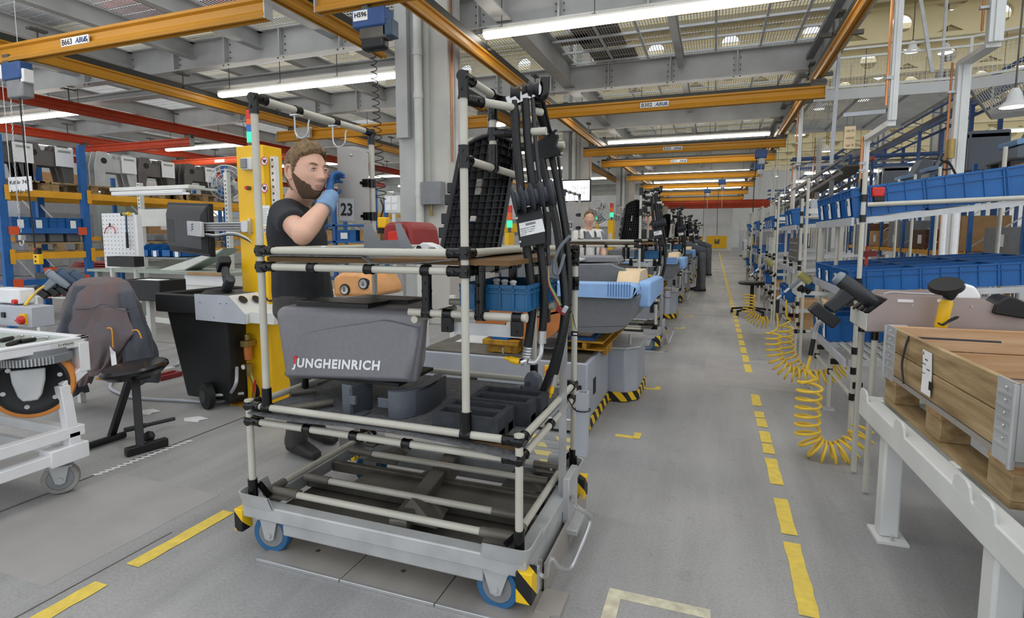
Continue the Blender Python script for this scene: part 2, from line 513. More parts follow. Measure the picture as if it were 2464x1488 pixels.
def pierced(y, x0, x1, z0, z1, pitch, r, t=.18):
    """A deep beam along X with a row of round holes through its web."""
    g = G(); n = int((x1 - x0) / pitch); N = 20; zc = (z0 + z1) / 2
    for i in range(n):
        a = x0 + i * pitch; b = a + pitch; xm = (a + b) / 2
        for yy, flip in ((y, 0), (y + t, 1)):
            out, inn = [], []
            for k in range(N):
                q = 2 * PI * (k + .5) / N; c, s_ = math.cos(q), math.sin(q)
                sc = min((pitch / 2) / max(abs(c), 1e-6), ((z1 - z0) / 2) / max(abs(s_), 1e-6))
                out.append(V((xm + c * sc, yy, zc + s_ * sc))); inn.append(V((xm + c * r, yy, zc + s_ * r)))
            fs = [(k, (k + 1) % N, (k + 1) % N + N, k + N) for k in range(N)]
            g.add(out + inn, [f[::-1] for f in fs] if flip else fs)
        ring = [V((xm + math.cos(2 * PI * (k + .5) / N) * r, yy, zc + math.sin(2 * PI * (k + .5) / N) * r)) for yy in (y, y + t) for k in range(N)]
        g.add(ring, [(k, (k + 1) % N, (k + 1) % N + N, k + N) for k in range(N)])
    g.box(x0, x1, y - .12, y + t + .12, z0 - .14, z0); g.box(x0, x1, y - .05, y + t + .05, z1, z1 + .1)
    return g.obj('roof_beam', 'cream', roof)
for k in range(13):
    pierced(9.3 + k * 4.2, -14, 30, 7.75, 8.65, 2.6, .3)

# ---- concrete columns of the assembly line
def column(y, X0=-4.45, X1_=-3.65, top=8.8, d=.45):
    c = struct(G().box(X0 + .28, X1_, y + .03, y + d, 0, top).obj('column', 'concrete', bevel=.012))
    G().box(X0, X0 + .26, y, y + .1, 0, top).obj('steel_channel', 'girder', c)
    G().box(X0 + .03, X0 + .22, y - .12, y, 2.75, top).obj('cable_duct', 'girder', c)
    g = G().cyl((X0 + .36, y - .05, 0), (X0 + .36, y - .05, top), .062, 14)
    for z in (1.9, 3.3, 3.9, 4.9): g.cyl((X0 + .36, y - .05, z), (X0 + .36, y - .05, z + .09), .07, 14)
    g.obj('drain_pipe', 'offwhite', c)
    G().tube([(X0 + .53, y - .02, top), (X0 + .53, y - .02, 1.75)], .012, 8).obj('air_pipe', 'bench_green', c)
    G().cyl((X0 + .53, y - .02, 1.62), (X0 + .53, y - .02, 1.78), .02, 8).bar((X0 + .47, y - .03, 1.66), (X0 + .56, y - .03, 1.66), .015, .015).obj('air_valve', 'brass', c)
    for dx in (0, .022): G().cyl((X1_ + .015, y + .1 + dx * 2, 2.4), (X1_ + .015, y + .1 + dx * 2, top), .008, 6).obj('copper_line', 'copper', c)
    g = G().box(X1_, X1_ + .03, y + .22, y + .3, 2.3, top)
    g.obj('cable_tray', 'grate', c)
    return c
for yy in (7.3, 16.7, 26.5, 36.2, 46): column(yy)
G().box(-4.02, -3.7, 7.15, 7.3, 1.78, 2.1).obj('switch_cabinet', 'grey_mid', struct(G().box(-4.0, -3.72, 7.28, 7.33, 1.8, 2.08).obj('column_box', 'grey_mid')))

# ---- steel platform above the line: girders, joists, grating
def ibeam(name, p, q, h, w, m, parent=None, t=.022):
    """I-section between p and q; p, q lie on the underside."""
    p, q = V(p), V(q); g = G(); u = V((0, 0, 1))
    g.bar(p + u * t / 2, q + u * t / 2, w, t); g.bar(p + u * (h - t / 2), q + u * (h - t / 2), w, t); g.bar(p + u * h / 2, q + u * h / 2, t * .8, h - 2 * t)
    return g.obj(name, m, parent)
for i, yy in enumerate((8.05, 12.0, 16.4, 20.8, 25.2, 29.6, 34, 38.4, 43)):
    b = struct(ibeam('girder', (-24, yy, 4.42), (1.8, yy, 4.42), .5, .22, 'girder'))
    if i < 2:
        for q in range(11):      # bolted plates where the joists meet the girder
            x = -12.2 + q * 1.25
            G().box(x - .012, x + .012, yy - .11, yy + .11, 4.44, 4.9).obj('stiffener', 'girder', b)
            for e in (-.06, .06):
                g = G()
                for zz in (4.55, 4.65, 4.78): g.cyl((x + e, yy - .03, zz), (x + e, yy - .012, zz), .012, 6)
                g.cyl((x + e, yy - .07, 4.405), (x + e, yy - .07, 4.42), .014, 6)
                stuff(g.obj('bolt', 'galv_dark', b))
    if i == 0:
        ibeam('lower_flange', (-24, yy + .75, 4.28), (-4.5, yy + .75, 4.28), .16, .26, 'girder', b)
for X0 in (-23, -21, -19, -17, -14.8, -12.55, -10.95, -9.3, -7.7, -6.1):
    struct(ibeam('joist', (X0, -2, 4.62), (X0, 30, 4.62), .3, .16, 'girder'))
struct(ibeam('girder', (-3.05, -2, 4.5), (-3.05, 46, 4.5), .5, .24, 'girder'))
struct(ibeam('girder', (1.78, 1, 4.36), (1.78, 46, 4.36), .62, .2, 'girder_light'))
struct(ibeam('joist', (-.75, 8.1, 4.7), (-.75, 44, 4.7), .2, .12, 'girder_light'))
g = G()
for yy in range(60):
    y = 3.2 + yy * .72
    g.box(-3, 1.8, y, y + .04, 4.93, 4.97)
for x in (-2.1, -1.4, -.1, .7, 1.3): g.box(x - .02, x + .02, 2, 46, 4.94, 4.98)
stuff(g.obj('grating_bearer', 'grate'))
gr = stuff(G().obj('x', 'grate')); bpy.data.objects.remove(gr)
def wires(name, x0, x1, y0, y1, z, dx, dy, r=.004):
    g = G()
    n = int((x1 - x0) / dx)
    for i in range(n):
        x = x0 + i * dx
        g.add([(x, y0, z + r), (x - r, y0, z - r), (x + r, y0, z - r), (x, y1, z + r), (x - r, y1, z - r), (x + r, y1, z - r)], [(0, 1, 4, 3), (1, 2, 5, 4), (2, 0, 3, 5)])
    for i in range(int((y1 - y0) / dy)):
        y = y0 + i * dy
        g.add([(x0, y, z + r), (x0, y - r, z - r), (x0, y + r, z - r), (x1, y, z + r), (x1, y - r, z - r), (x1, y + r, z - r)], [(0, 1, 4, 3), (1, 2, 5, 4), (2, 0, 3, 5)])
    return struct(g.obj(name, 'grate'))
wires('platform_grating', -3, 1.8, 2.5, 46, 4.99, .05, .4, .0055)
wires('platform_grating', -24, -3, 2.5, 40, 4.99, .06, .24, .006)
g = G()                                     # loose boards lying on the grating
for px, py, w, d in ((1440, 85, .85, 1.3), (1480, 135, .9, 1.0), (1370, 175, 1.0, .8), (1505, 168, 1.0, .75), (1380, 95, .6, .5)):
    c = AZ(px, py, 5.01)
    stuff(G().box(c.x - w / 2, c.x + w / 2, c.y - d / 2, c.y + d / 2, 5.0, 5.03).obj('loose_board', 'plank_brown', None)); 
for o in [o for o in bpy.data.objects if o.name.startswith('loose_board')]: struct(o)
for px, py, w, d, mm in ((60, 8, 1.6, 1.2, 'plank_brown'), (410, 25, 2.2, .9, 'red_dark'), (150, 40, 1.5, .5, 'plank_brown'), (880, 40, 1.2, .6, 'plank_brown')):
    c = AZ(px, py, 5.3)
    struct(G().box(c.x - w / 2, c.x + w / 2, c.y - d / 2, c.y + d / 2, 5.3, 5.6).obj('loose_board', mm))
g = G()                                     # trunking that runs along the right-hand edge girder
g.box(1.5, 1.62, 3, 44, 4.62, 4.7); g.box(1.64, 1.7, 3, 44, 4.3, 4.34)
struct(g.obj('cable_tray', 'grey_mid'))
for k in range(14):
    struct(G().box(1.35, 1.9, 5 + k * 2.2, 5.06 + k * 2.2, 4.2, 4.26).box(1.5, 1.53, 5 + k * 2.2, 5.03 + k * 2.2, 3.98, 4.4).obj('rail_hanger', 'galv_dark'))

# ---- fluorescent strips
ORD = ('first', 'second', 'third', 'fourth', 'fifth', 'sixth', 'seventh', 'eighth', 'ninth', 'tenth', 'eleventh')
def strip_light(x0, x1, y, z, label, group, drop=.5):
    t = thing('strip_light', label, 'ceiling light', ((x0 + x1) / 2, y, z), group)
    G().prism([(-.06, .0), (.06, 0), (.05, .075), (-.05, .075)], Y1, Z1, (x0, y, z), x1 - x0).obj('housing', 'offwhite', t)
    G().prism([(-.075, .015), (-.066, -.03), (-.04, -.045), (.04, -.045), (.066, -.03), (.075, .015)], Y1, Z1, (x0 + .02, y, z - .003), x1 - x0 - .04).obj('diffuser', 'diffuser', t)
    if drop < 2: drop = 4.988 - z
    for q in (.06, .35, .65, .94):
        x = x0 + (x1 - x0) * q
        G().box(x - .006, x + .006, y - .004, y + .004, z + .07, z + drop).box(x - .03, x + .03, y - .05, y + .05, z + .07, z + .085).obj('hanger', 'galv_dark', t)
    return t
for i, yy in enumerate((2.6, 7.78, 12.95, 17.8, 22.6, 27.4, 32, 36.5, 41)):
    strip_light(-3.28 if i else -3.0, 1.4, yy, 4.25, 'fluorescent strip light over the yellow cranes of the middle bay, %s counted from the camera' % ORD[i], 'strip lights of the middle bay', .72)
for i, yy in enumerate((3.6, 8.6, 13.2, 17.8, 22.4, 27)):
    strip_light(-9.3, -5.0, yy, 4.1, 'fluorescent strip light of the left bay behind the yellow rails, %s counted from the camera' % ORD[i], 'strip lights of the left bay', .55)
    strip_light(-16.5, -13.1, yy - .1, 4.05, 'fluorescent strip light near the red crane rails far left, %s counted from the camera' % ORD[i], 'strip lights by the red rails', .6)

# ---- crane rails and bridges
PROF = [(-.045, 0), (-.02, 0), (-.02, .02), (.02, .02), (.02, 0), (.045, 0), (.055, .03), (.03, .06), (.014, .075), (.014, .135), (.04, .15), (.04, .175), (-.04, .175), (-.04, .15), (-.014, .135), (-.014, .075), (-.03, .06), (-.055, .03)]
def rail_y(x, y0, y1, z, m, label, group=None, dark=True, s=1.0, hang=.5):
    t = thing('crane_rail', label, 'crane rail', (x, y0, z), group)
    P_ = [(a * s, b * s) for a, b in PROF]
    G().prism(P_, X1, Z1, (x, y1, z), y1 - y0).obj('profile', m, t)
    if dark: G().box(x - .035, x + .035, y0, y1, z + .175 * s, z + .275 * s).obj('power_line', 'crane_dark', t)
    y = y0 + .8
    while y < y1:
        G().bar((x, y, z + .17), (x, y, z + hang), .018, .018).box(x - .07, x + .07, y - .03, y + .03, z + .2, z + .23).box(x - .05, x + .05, y - .12, y + .12, z + hang - .05, z + hang - .02).obj('hanger', 'galv_dark', t)
        y += 2.4
    return t
rail_y(-3.33, 0, 52, 3.9, 'crane', 'long yellow crane rail running down the middle bay right of the near concrete column')
rail_y(1.52, 1, 52, 3.9, 'crane', 'yellow crane rail along the right edge of the steel platform above the aisle')
rail_y(-4.62, 0, 7.2, 3.9, 'crane', 'yellow crane rail ending at the left side of the near concrete column')
rail_y(-9.55, 0, 30, 3.9, 'crane', 'yellow crane rail with black power line crossing under the left bridge beam')
rail_y(-4.62, 7.9, 30, 3.9, 'crane', 'yellow crane rail of the left bay continuing behind the near concrete column')
rail_y(-12.8, 0, 26, 3.9, 'red_rail', 'upper red crane rail above the workbenches at the left', dark=False, s=1.3)
rail_y(-16.8, 0, 26, 3.9, 'red_rail', 'lower red crane rail behind the hoist chain at the far left', dark=False, s=1.3)
rail_y(-21.5, 0, 30, 3.9, 'red_rail', 'red crane rail in the rear of the left hall behind the hanging panels', dark=False, s=1.3)
def bridge_x(x0, x1, y, z, m, label, sign=None, signx=None, dark=True, s=1.15, group=None):
    t = thing('crane_bridge', label, 'crane bridge', (x0, y, z), group)
    G().prism([(-a * s, b * s) for a, b in PROF[::-1]], Y1, Z1, (x0, y, z), x1 - x0).obj('profile', m, t)
    G().box(x0 - .012, x0, y - .06, y + .06, z - .005, z + .2).obj('end_plate', 'galv', t)
    G().box(x1, x1 + .012, y - .06, y + .06, z - .005, z + .2).obj('end_plate', 'galv', t)
    if dark: G().box(x0, x1, y - .035, y + .035, z + .2, z + .26).obj('power_line', 'crane_dark', t)
    if sign:
        w = .5
        p = G().box(signx, signx + w, y - .062, y - .05, z + .055, z + .15).obj('sign_plate', 'paper', t)
        text('crane_number', sign, .095, (signx + .015, y - .064, z + .07), X1, Z1, 'ink', p, bold=.0015)
        text('maker_name', 'ABUS', .085, (signx + .265, y - .064, z + .072), X1, Z1, 'ink_blue', p, bold=.002, shear=.25)
        text('load_rating', '500 kg', .05, (signx + .49, y - .064, z + .075), X1, Z1, 'ink', p, align='RIGHT', sx=.7)
    for xr in (-3.33, 1.52, -4.62, -9.55, -12.8, -16.8, -21.5):
        if x0 - .05 < xr < x1 + .05 and z < 3.7: carriage(xr, y, z + .2 * s, t)
    return t
def carriage(x, y, z, t):
    G().box(x - .12, x + .12, y - .04, y + .04, z - .03, z + .06).box(x - .03, x + .03, y - .05, y + .05, z + .04, 3.93).cyl((x - .08, y - .05, z + .05), (x - .08, y + .05, z + .05), .03, 10).cyl((x + .08, y - .05, z + .05), (x + .08, y + .05, z + .05), .03, 10).obj('carriage', 'galv_dark', t)
zb = 3.58
b = bridge_x(-8.9, -4.46, 4.78, zb, 'crane', 'yellow crane bridge with plate B663 at the top left', 'B663', -7.62, dark=False, s=1.25)
b = bridge_x(-3.87, 1.7, 4.85, zb, 'crane', 'yellow crane bridge carrying the blue hoist marked H596 at the top edge', dark=False)
b = bridge_x(-3.75, 1.62, 10.55, zb, 'crane', 'yellow crane bridge with plate B302 spanning the aisle', 'B302', -1.35)
b = bridge_x(-3.62, 1.62, 15.9, zb, 'crane', 'yellow crane bridge with plate B303 spanning the aisle behind B302', 'B303', -1.4)
b = bridge_x(-3.62, 1.62, 18.6, zb, 'crane', 'yellow crane bridge with plate B311, third across the aisle', 'B311', -1.4)
for yy, nth in ((23.5, 'fourth'), (28, 'fifth'), (33, 'sixth'), (38, 'seventh')):
    bridge_x(-3.5, 1.62, yy, zb, 'crane', nth + ' yellow crane bridge across the aisle, far down the hall')
b = bridge_x(-10, -4.5, 10.9, zb, 'crane', 'yellow crane bridge of the left bay passing behind the hooks', dark=False, s=1.4)
G().box(-9.3, -8.9, 10.7, 10.78, zb + .02, zb + .26).obj('end_carriage', 'steel', b)
G().box(-5.5, -5.0, 10.72, 10.78, zb + .1, zb + .2).obj('sign_plate', 'paper', b)
b = bridge_x(-17.2, -12.7, 10.8, 3.62, 'red_rail', 'red crane bridge under the two red rails', dark=False, s=1.2)
b = bridge_x(-17.2, -11.5, 13.8, 3.62, 'orange_rail', 'orange crane bridge behind the yellow post on the left', dark=False, s=1.2)
G().box(-15.2, -14.8, 13.72, 13.78, 3.66, 3.76).obj('sign_plate', 'paper', b)
bridge_x(-22, -16, 17, 3.62, 'orange_rail', 'orange crane bridge in the rear of the left hall', dark=False, s=1.2)
# ================================================================== THE PIPE TROLLEY IN FRONT
XL, XR, CL, CR, YF, YR = -1.69, -.80, -1.785, -.602, 1.72, 2.50
trolley = thing('pipe_trolley', 'near pipe-frame trolley on blue-tyred castors carrying the grey machine cover', 'trolley', (-1.2, 2.1, 0))
T = trolley
def pipe(p, q, par=None, m='pipe', r=.0142, name='pipe'):
    return G().cyl(p, q, r, 14).obj(name, m, par or T)
def joint_at(p, dirs, L=.052, par=None, m='joint', r=.0185):
    g = G(); p = V(p)
    for d in dirs:
        d = V(d).normalized(); e = p + d * L
        g.cyl(p - d * .016, e, r, 14)
        g.cyl(e - d * .004, e + d * .001, r + .0012, 14)
        s = d.cross(Z1) if abs(d.z) < .7 else V((0, -1, 0))
        if s.y > 0: s = -s
        g.cyl(p + d * L * .6 + s * r * .8, p + d * L * .6 + s * (r + .004), .007, 8)
    g.ell(p, r * 1.05, r * 1.05, r * 1.05, 12, 8)
    return g.obj('joint', m, par or T)
def ring(p, d, par=None, m='joint', L=.034):
    p, d = V(p), V(d).normalized()
    return G().cyl(p - d * L / 2, p + d * L / 2, .0182, 14).cyl(p - d * L / 2, p - d * L * .3, .0192, 14).cyl(p + d * L * .3, p + d * L / 2, .0192, 14).obj('clamp', m, par or T)
# --- galvanised base
def beam(x0, x1, y0, y1, z0, z1, m='galv', name='frame_beam'):
    return G().box(x0, x1, y0, y1, z0, z1).obj(name, m, T, bevel=.006)
beam(-1.83, -.57, 1.70, 1.76, .152, .214); beam(-1.83, -.57, 2.46, 2.52, .152, .214)
beam(-1.83, -1.77, 1.762, 2.458, .152, .214); beam(-.63, -.57, 1.762, 2.458, .152, .214)
beam(-1.63, -.735, 1.712, 1.752, .098, .15); beam(-1.63, -.735, 2.47, 2.51, .098, .15)
beam(-.60, -.575, 1.83, 2.4, .06, .15, 'galv')
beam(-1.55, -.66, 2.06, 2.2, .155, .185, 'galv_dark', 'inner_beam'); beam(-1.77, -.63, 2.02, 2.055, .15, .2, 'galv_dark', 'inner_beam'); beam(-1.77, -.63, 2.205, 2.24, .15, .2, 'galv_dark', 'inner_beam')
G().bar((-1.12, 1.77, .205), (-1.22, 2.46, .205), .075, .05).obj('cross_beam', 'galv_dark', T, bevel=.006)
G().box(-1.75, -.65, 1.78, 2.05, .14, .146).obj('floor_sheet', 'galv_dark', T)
for x, y, s in ((-1.55, 2.36, 1), (-.78, 2.33, -1), (-1.2, 2.28, 1), (-1.08, 1.9, -1)):     # folded deflector plates
    g = G(); w = .1
    g.add([(x - w, y - .07, .19), (x + w, y - .07, .19), (x + w * .7, y + .09, .19), (x - w * .7, y + .09, .19), (x + s * .05, y, .26)], [(3, 2, 1, 0), (0, 1, 4), (1, 2, 4), (2, 3, 4), (3, 0, 4)])
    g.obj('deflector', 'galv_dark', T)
def upstand(cx_, cy_, sx_, sy_):
    """Bent plate standing around a corner of the base."""
    p = [(cx_ + sx_ * .17, cy_), (cx_ + sx_ * .03, cy_)] + [(cx_ + sx_ * .03 * (1 - math.sin(a)), cy_ + sy_ * .03 * (1 - math.cos(a))) for a in (.4, .8, 1.2)] + [(cx_, cy_ + sy_ * .03), (cx_, cy_ + sy_ * .17)]
    g = G(); vs = []
    for (x, y) in p:
        for z, o in ((.205, 0), (.262, .012)): vs.append(V((x - sx_ * o, y - sy_ * o, z)))
    vs2 = [v + V((sx_ * .006, sy_ * .006, 0)) for v in vs]; n = len(p)
    fs = [(2 * i, 2 * i + 2, 2 * i + 3, 2 * i + 1) for i in range(n - 1)]
    g.add(vs + vs2, fs + [tuple(k + 2 * n for k in f[::-1]) for f in fs] + [(2 * i + 1, 2 * i + 3, 2 * i + 3 + 2 * n, 2 * i + 1 + 2 * n) for i in range(n - 1)])
    return g.obj('corner_plate', 'galv', T)
upstand(-1.835, 1.695, 1, 1); upstand(-.565, 1.695, -1, 1); upstand(-.565, 2.525, -1, -1)
upstand(-1.835, 2.525, 1, -1)
for x0, x1, y0, y1, z0, z1 in ((-1.868, -1.825, 1.692, 1.75, .086, .182), (-.604, -.545, 1.686, 1.75, .07, .182), (-.585, -.535, 2.46, 2.53, .09, .19), (-1.868, -1.825, 2.47, 2.53, .086, .182)):
    G().box(x0, x1, y0, y1, z0, z1).obj('corner_guard', 'hazard', T, bevel=.004)
def castor(x, y, r=.085, par=None, tyre='blue_tyre', forkm='galv', turn=0., big=False):
    par = par or T
    Mz = Matrix.Translation(V((x, y, 0))) @ Matrix.Rotation(turn, 4, 'Z')
    def tr(g):
        g.v = [tuple(Mz @ V(v)) for v in g.v]; return g
    w = .024
    f = G().box(-.055, .055, -.045, .045, 2 * r - .022 + .005, 2 * r - .012)
    for s in (-1, 1):
        tw = .05 if big else .04
        f.prism([(-tw, 2 * r - .018), (-.02, r - .018), (0, r - .026), (.02, r - .018), (tw, 2 * r - .018)], X1, Z1, (0, s * .034 + .003, 0), .006)
    f.cyl((0, -.044, r), (0, .044, r), .012, 8)
    c = tr(f).obj('castor', forkm, par)
    wh = tr(G().lathe([(.02, -w), (r * .68, -w), (r * .7, -w * .8), (r * .7, w * .8), (r * .68, w), (.02, w)], (0, 0, r), Y1, 24)).obj('wheel_hub', 'grey_mid', c)
    tr(G().lathe([(r * .70, -w), (r * .93, -w), (r * .985, -w * .6), (r, 0), (r * .985, w * .6), (r * .93, w), (r * .70, w)], (0, 0, r), Y1, 28, ring=True)).obj('tyre', tyre, c)
    return c
castor(-1.71, 1.75, turn=.12); castor(-.685, 1.745, turn=-.06, big=True); castor(-1.70, 2.44, turn=.5); castor(-.69, 2.45)
# --- pipes on the base
zb0 = .243
for y, a, b in ((1.785, -1.74, -.645), (1.94, -1.70, -.66), (2.27, -1.70, -.66), (2.43, -1.74, -.645)):
    pipe((a + .1, y, zb0), (b - .1, y, zb0)); pipe((a, y, zb0), (a + .13, y, zb0), m='pipe_dark', r=.0185, name='pipe_sleeve'); pipe((b - .13, y, zb0), (b, y, zb0), m='pipe_dark', r=.0185, name='pipe_sleeve')
for x in (CL + .035, CR - .035):
    pipe((x, 1.84, zb0 + .004), (x, 2.40, zb0 + .004)); pipe((x, 1.75, zb0 + .004), (x, 1.86, zb0 + .004), m='pipe_dark', r=.0185, name='pipe_sleeve'); pipe((x, 2.36, zb0 + .004), (x, 2.47, zb0 + .004), m='pipe_dark', r=.0185, name='pipe_sleeve')
for x, s in ((CL + .05, 1), (CR - .05, -1)):
    for y in (1.75, 2.37):
        b = G().box(x, x + s * .1, y, y + .09, .228, .236).obj('corner_bracket', 'galv_dark', T)
        G().cyl((x + s * .03, y + .03, .236), (x + s * .03, y + .03, .244), .007, 6).obj('bolt', 'galv', b)
for x, y, s in ((CL, YF, 1), (CR, YF, -1), (CL, YR, 1), (CR, YR, -1)):    # sleeves and braces at the feet of the posts
    G().cyl((x, y, .216), (x, y, .315), .0195, 14).obj('post_sleeve', 'joint', T)
    G().bar((x + s * .012, y + .02, .29), (x + s * .06, y + .03, .235), .014, .02).obj('brace', 'joint', T)
# --- lower shelf
zs, zt = .632, .566
for x in (CL, CR):
    pipe((x, YF, .3), (x, YF, zs + .018)); pipe((x, YR, .3), (x, YR, 1.27 if x == CR else zs + .018))
for x, s in ((CL, 1), (CR, -1)):
    for y, t in ((YF, 1), (YR, -1)):
        for z in (zs, zt): joint_at((x, y, z), [(s, 0, 0), (0, t, 0)], .058)
    if s: G().cyl((x, YF, zs + .016), (x, YF, zs + .024), .0185, 14).obj('post_cap', 'pipe', T)
for z in (zs, zt):
    pipe((CL + .05, YF, z), (CR - .05, YF, z)); pipe((CL + .05, YR, z), (CR - .05, YR, z))
    for x in (CL, CR): pipe((x, YF + .05, z), (x, YR - .05, z))
for x in (-1.49, -1.27, -1.04): ring((x, YF, zt), X1)
ring((CR, 2.1, zt), Y1); ring((CL, 2.1, zt), Y1)
G().box(CL + .02, CR - .02, YF + .02, YR - .02, .588, .604).obj('shelf_board', 'wood_edge', T)
def sheet(x0, x1, y0, y1, z, fn, m, name, nx=24, ny=4, t=.005):
    vs = [V((x0 + (x1 - x0) * i / nx, y0 + (y1 - y0) * j / ny, z + fn(i / nx, j / ny))) for j in range(ny + 1) for i in range(nx + 1)]
    n = len(vs); fs = [(j * (nx + 1) + i, j * (nx + 1) + i + 1, (j + 1) * (nx + 1) + i + 1, (j + 1) * (nx + 1) + i) for j in range(ny) for i in range(nx)]
    g = G().add(vs + [v - V((0, 0, t)) for v in vs], fs + [tuple(k + n for k in f[::-1]) for f in fs])
    e = [(i, i + 1) for i in range(nx)]
    g.f += [(a + n, b + n, b, a) for a, b in e]; g.m += [0] * len(e)
    return g.obj(name, m, T)
sheet(CL + .02, CR + .0, YF - .03, YR - .02, .611, lambda u, v: (-.03 * max(0, (u - .75) / .25) ** 1.5 - .006 * math.sin(u * 9)) * (1 if v < .2 else 0), 'mat_grey', 'rubber_mat')
# --- upper posts and upper shelf
for x, y, top in ((XL, YF, 1.84), (XR, YF, 1.835), (XL, YR, 1.845), (XR, YR, 1.83)):
    pipe((x, y, zs + .02), (x, y, top)); G().cyl((x, y, zs + .005), (x, y, zs + .082), .0195, 14).cyl((x - .02, y, zs), (x + .02, y, zs), .0195, 12).obj('post_sleeve', 'joint', T)
uz, lz = 1.27, 1.207
for z in (uz, lz):
    for x, y, dd in ((XL, YF, [(1, 0, 0), (0, 1, 0)]), (XR, YF, [(-1, 0, 0), (0, 1, 0)]), (XL, YR, [(1, 0, 0), (0, -1, 0)]), (XR, YR, [(-1, 0, 0), (0, -1, 0), (1, 0, 0)])):
        joint_at((x, y, z), dd, .062)
        G().cyl((x, y, z - .022), (x, y, z + .022), .0195, 14).obj('joint', 'joint', T)
    pipe((XL + .05, YF, z), (XR - .05, YF, z)); pipe((XL + .05, YR, z), (XR - .05, YR, z)); pipe((XR + .05, YR, z), (CR - .04, YR, z))
    for x in (XL, XR): pipe((x, YF + .05, z), (x, YR - .05, z))
    joint_at((CR, YR, z), [(-1, 0, 0), (0, 0, -1 if z == uz else 1)], .05)
joint_at((CR, YR, 1.11), [(0, 0, 1), (0, 0, -1), (-1, 0, 0)], .03)
for x in (-1.44, -1.185, -.95): ring((x, YF, lz), X1)
for y in (1.98, 2.25): ring((XR, y, lz), Y1)
G().box(XL + .02, XR + .16, YF + .012, YR - .02, 1.228, 1.246).obj('shelf_board', 'wood_edge', T)
sheet(XL + .02, XR - .02, YF - .012, YR - .03, 1.255, lambda u, v: (-.012 + .012 * math.sin(u * 7)) * (u > .55) * (1 if v < .3 else 0), 'mat_grey', 'rubber_mat')
# --- top left: pipe with two hooks, and the plate 23 on the rear post
zt2 = 1.86
joint_at((XL, YF, zt2), [(0, 0, -1), (0, 1, 0)], .06); joint_at((XL, YR, zt2), [(0, 0, -1), (0, -1, 0)], .06)
pipe((XL, YF + .05, zt2), (XL, YR - .05, zt2))
for y in (1.94, 2.19):
    ring((XL, y + .02, zt2), Y1)
    h = [V((XL, y, zt2 - .015)), V((XL, y, zt2 - .06))] + arc((XL + .035, y, zt2 - .085), X1, Z1, .035, PI, 2 * PI, 8) + [V((XL + .07, y, zt2 - .065)), V((XL + .077, y, zt2 - .045))]
    G().tube(h, .0035, 8).box(XL - .02, XL + .02, y - .006, y + .03, zt2 - .024, zt2 - .018).obj('hook', 'steel', T)
q = [A(811, 352, 2.40), A(886, 368, 2.47), A(890, 537, 2.47), A(814, 533, 2.40)]
nn = (q[1] - q[0]).cross(q[3] - q[0]).normalized() * .005
G().add([*q, *[v + nn for v in q]], [(3, 2, 1, 0), (4, 5, 6, 7)] + [(i, (i + 1) % 4, (i + 1) % 4 + 4, i + 4) for i in range(4)]).obj('number_plate', 'sheet', T)
pl = [o for o in KIDS(T) if o.name.startswith('number_plate')][0]
u = (q[2] - q[3]).normalized(); w = (q[0] - q[3]).normalized()
fr = u.cross(w).normalized() * .0012
if fr.y > 0: fr = -fr
o_ = q[3] + w * .005 + u * .004 + fr
G().prism([(0, 0), (.078, 0), (.078, .115), (0, .115)], u, w, o_ , .0008).obj('sticker', 'paper_lines', pl)
text('plate_number', '23', .088, o_ + fr + u * .008 + w * .028, u, w, 'ink', pl, bold=.0022, sx=.72)
G().ell(q[0] * .55 + q[1] * .45 - w * .03 + fr * 3, .007, .005, .007, 10, 6).obj('rivet', 'steel', pl)
for z in (1.60, 1.43):
    G().cyl((XL, YR, z - .022), (XL, YR, z + .022), .0195, 14).box(XL - .06, XL, YR - .045, YR - .015, z - .02, z + .02).cyl((XL - .03, YR - .045, z), (XL - .03, YR - .058, z), .008, 8).obj('plate_clamp', 'joint', T)
# --- top right: hose frame
joint_at((XR, YF, 1.855), [(0, 0, -1), (0, 1, 0)], .07)
joint_at((XR, YR, 1.85), [(0, 0, -1), (0, -1, 0)], .06)
pipe((XR, YF + .06, 1.855), (XR, YR - .05, 1.85))
joint_at((XR, YF, 1.585), [(0, 0, 1), (0, 1, 0)], .045); G().cyl((XR, YF, 1.555), (XR, YF, 1.62), .0195, 14).obj('joint', 'joint', T)
pipe((XR, YF + .04, 1.585), (XR, YR - .04, 1.585)); joint_at((XR, YR, 1.585), [(0, -1, 0), (0, 0, 1)], .045)
for y, z in ((1.98, 1.71), (2.24, 1.70)):
    pipe((XR, y, 1.6), (XR, y, 1.84))
    joint_at((XR, y, 1.838), [(0, 0, -1)], .075); joint_at((XR, y, 1.60), [(0, 0, 1)], .07); ring((XR, y, 1.855), Y1); ring((XR, y, 1.585), Y1)
    joint_at((XR, y, z), [(1, 0, 0)], .085); G().cyl((XR, y, z - .024), (XR, y, z + .024), .0192, 14).obj('joint', 'joint', T)
    pipe((XR + .08, y, z), (XR + .21, y, z))
pipe((XR + .02, 1.80, 1.79), (XR + .16, 2.08, 1.80)); joint_at((XR, 1.76, 1.788), [(.45, 1, .02)], .06)
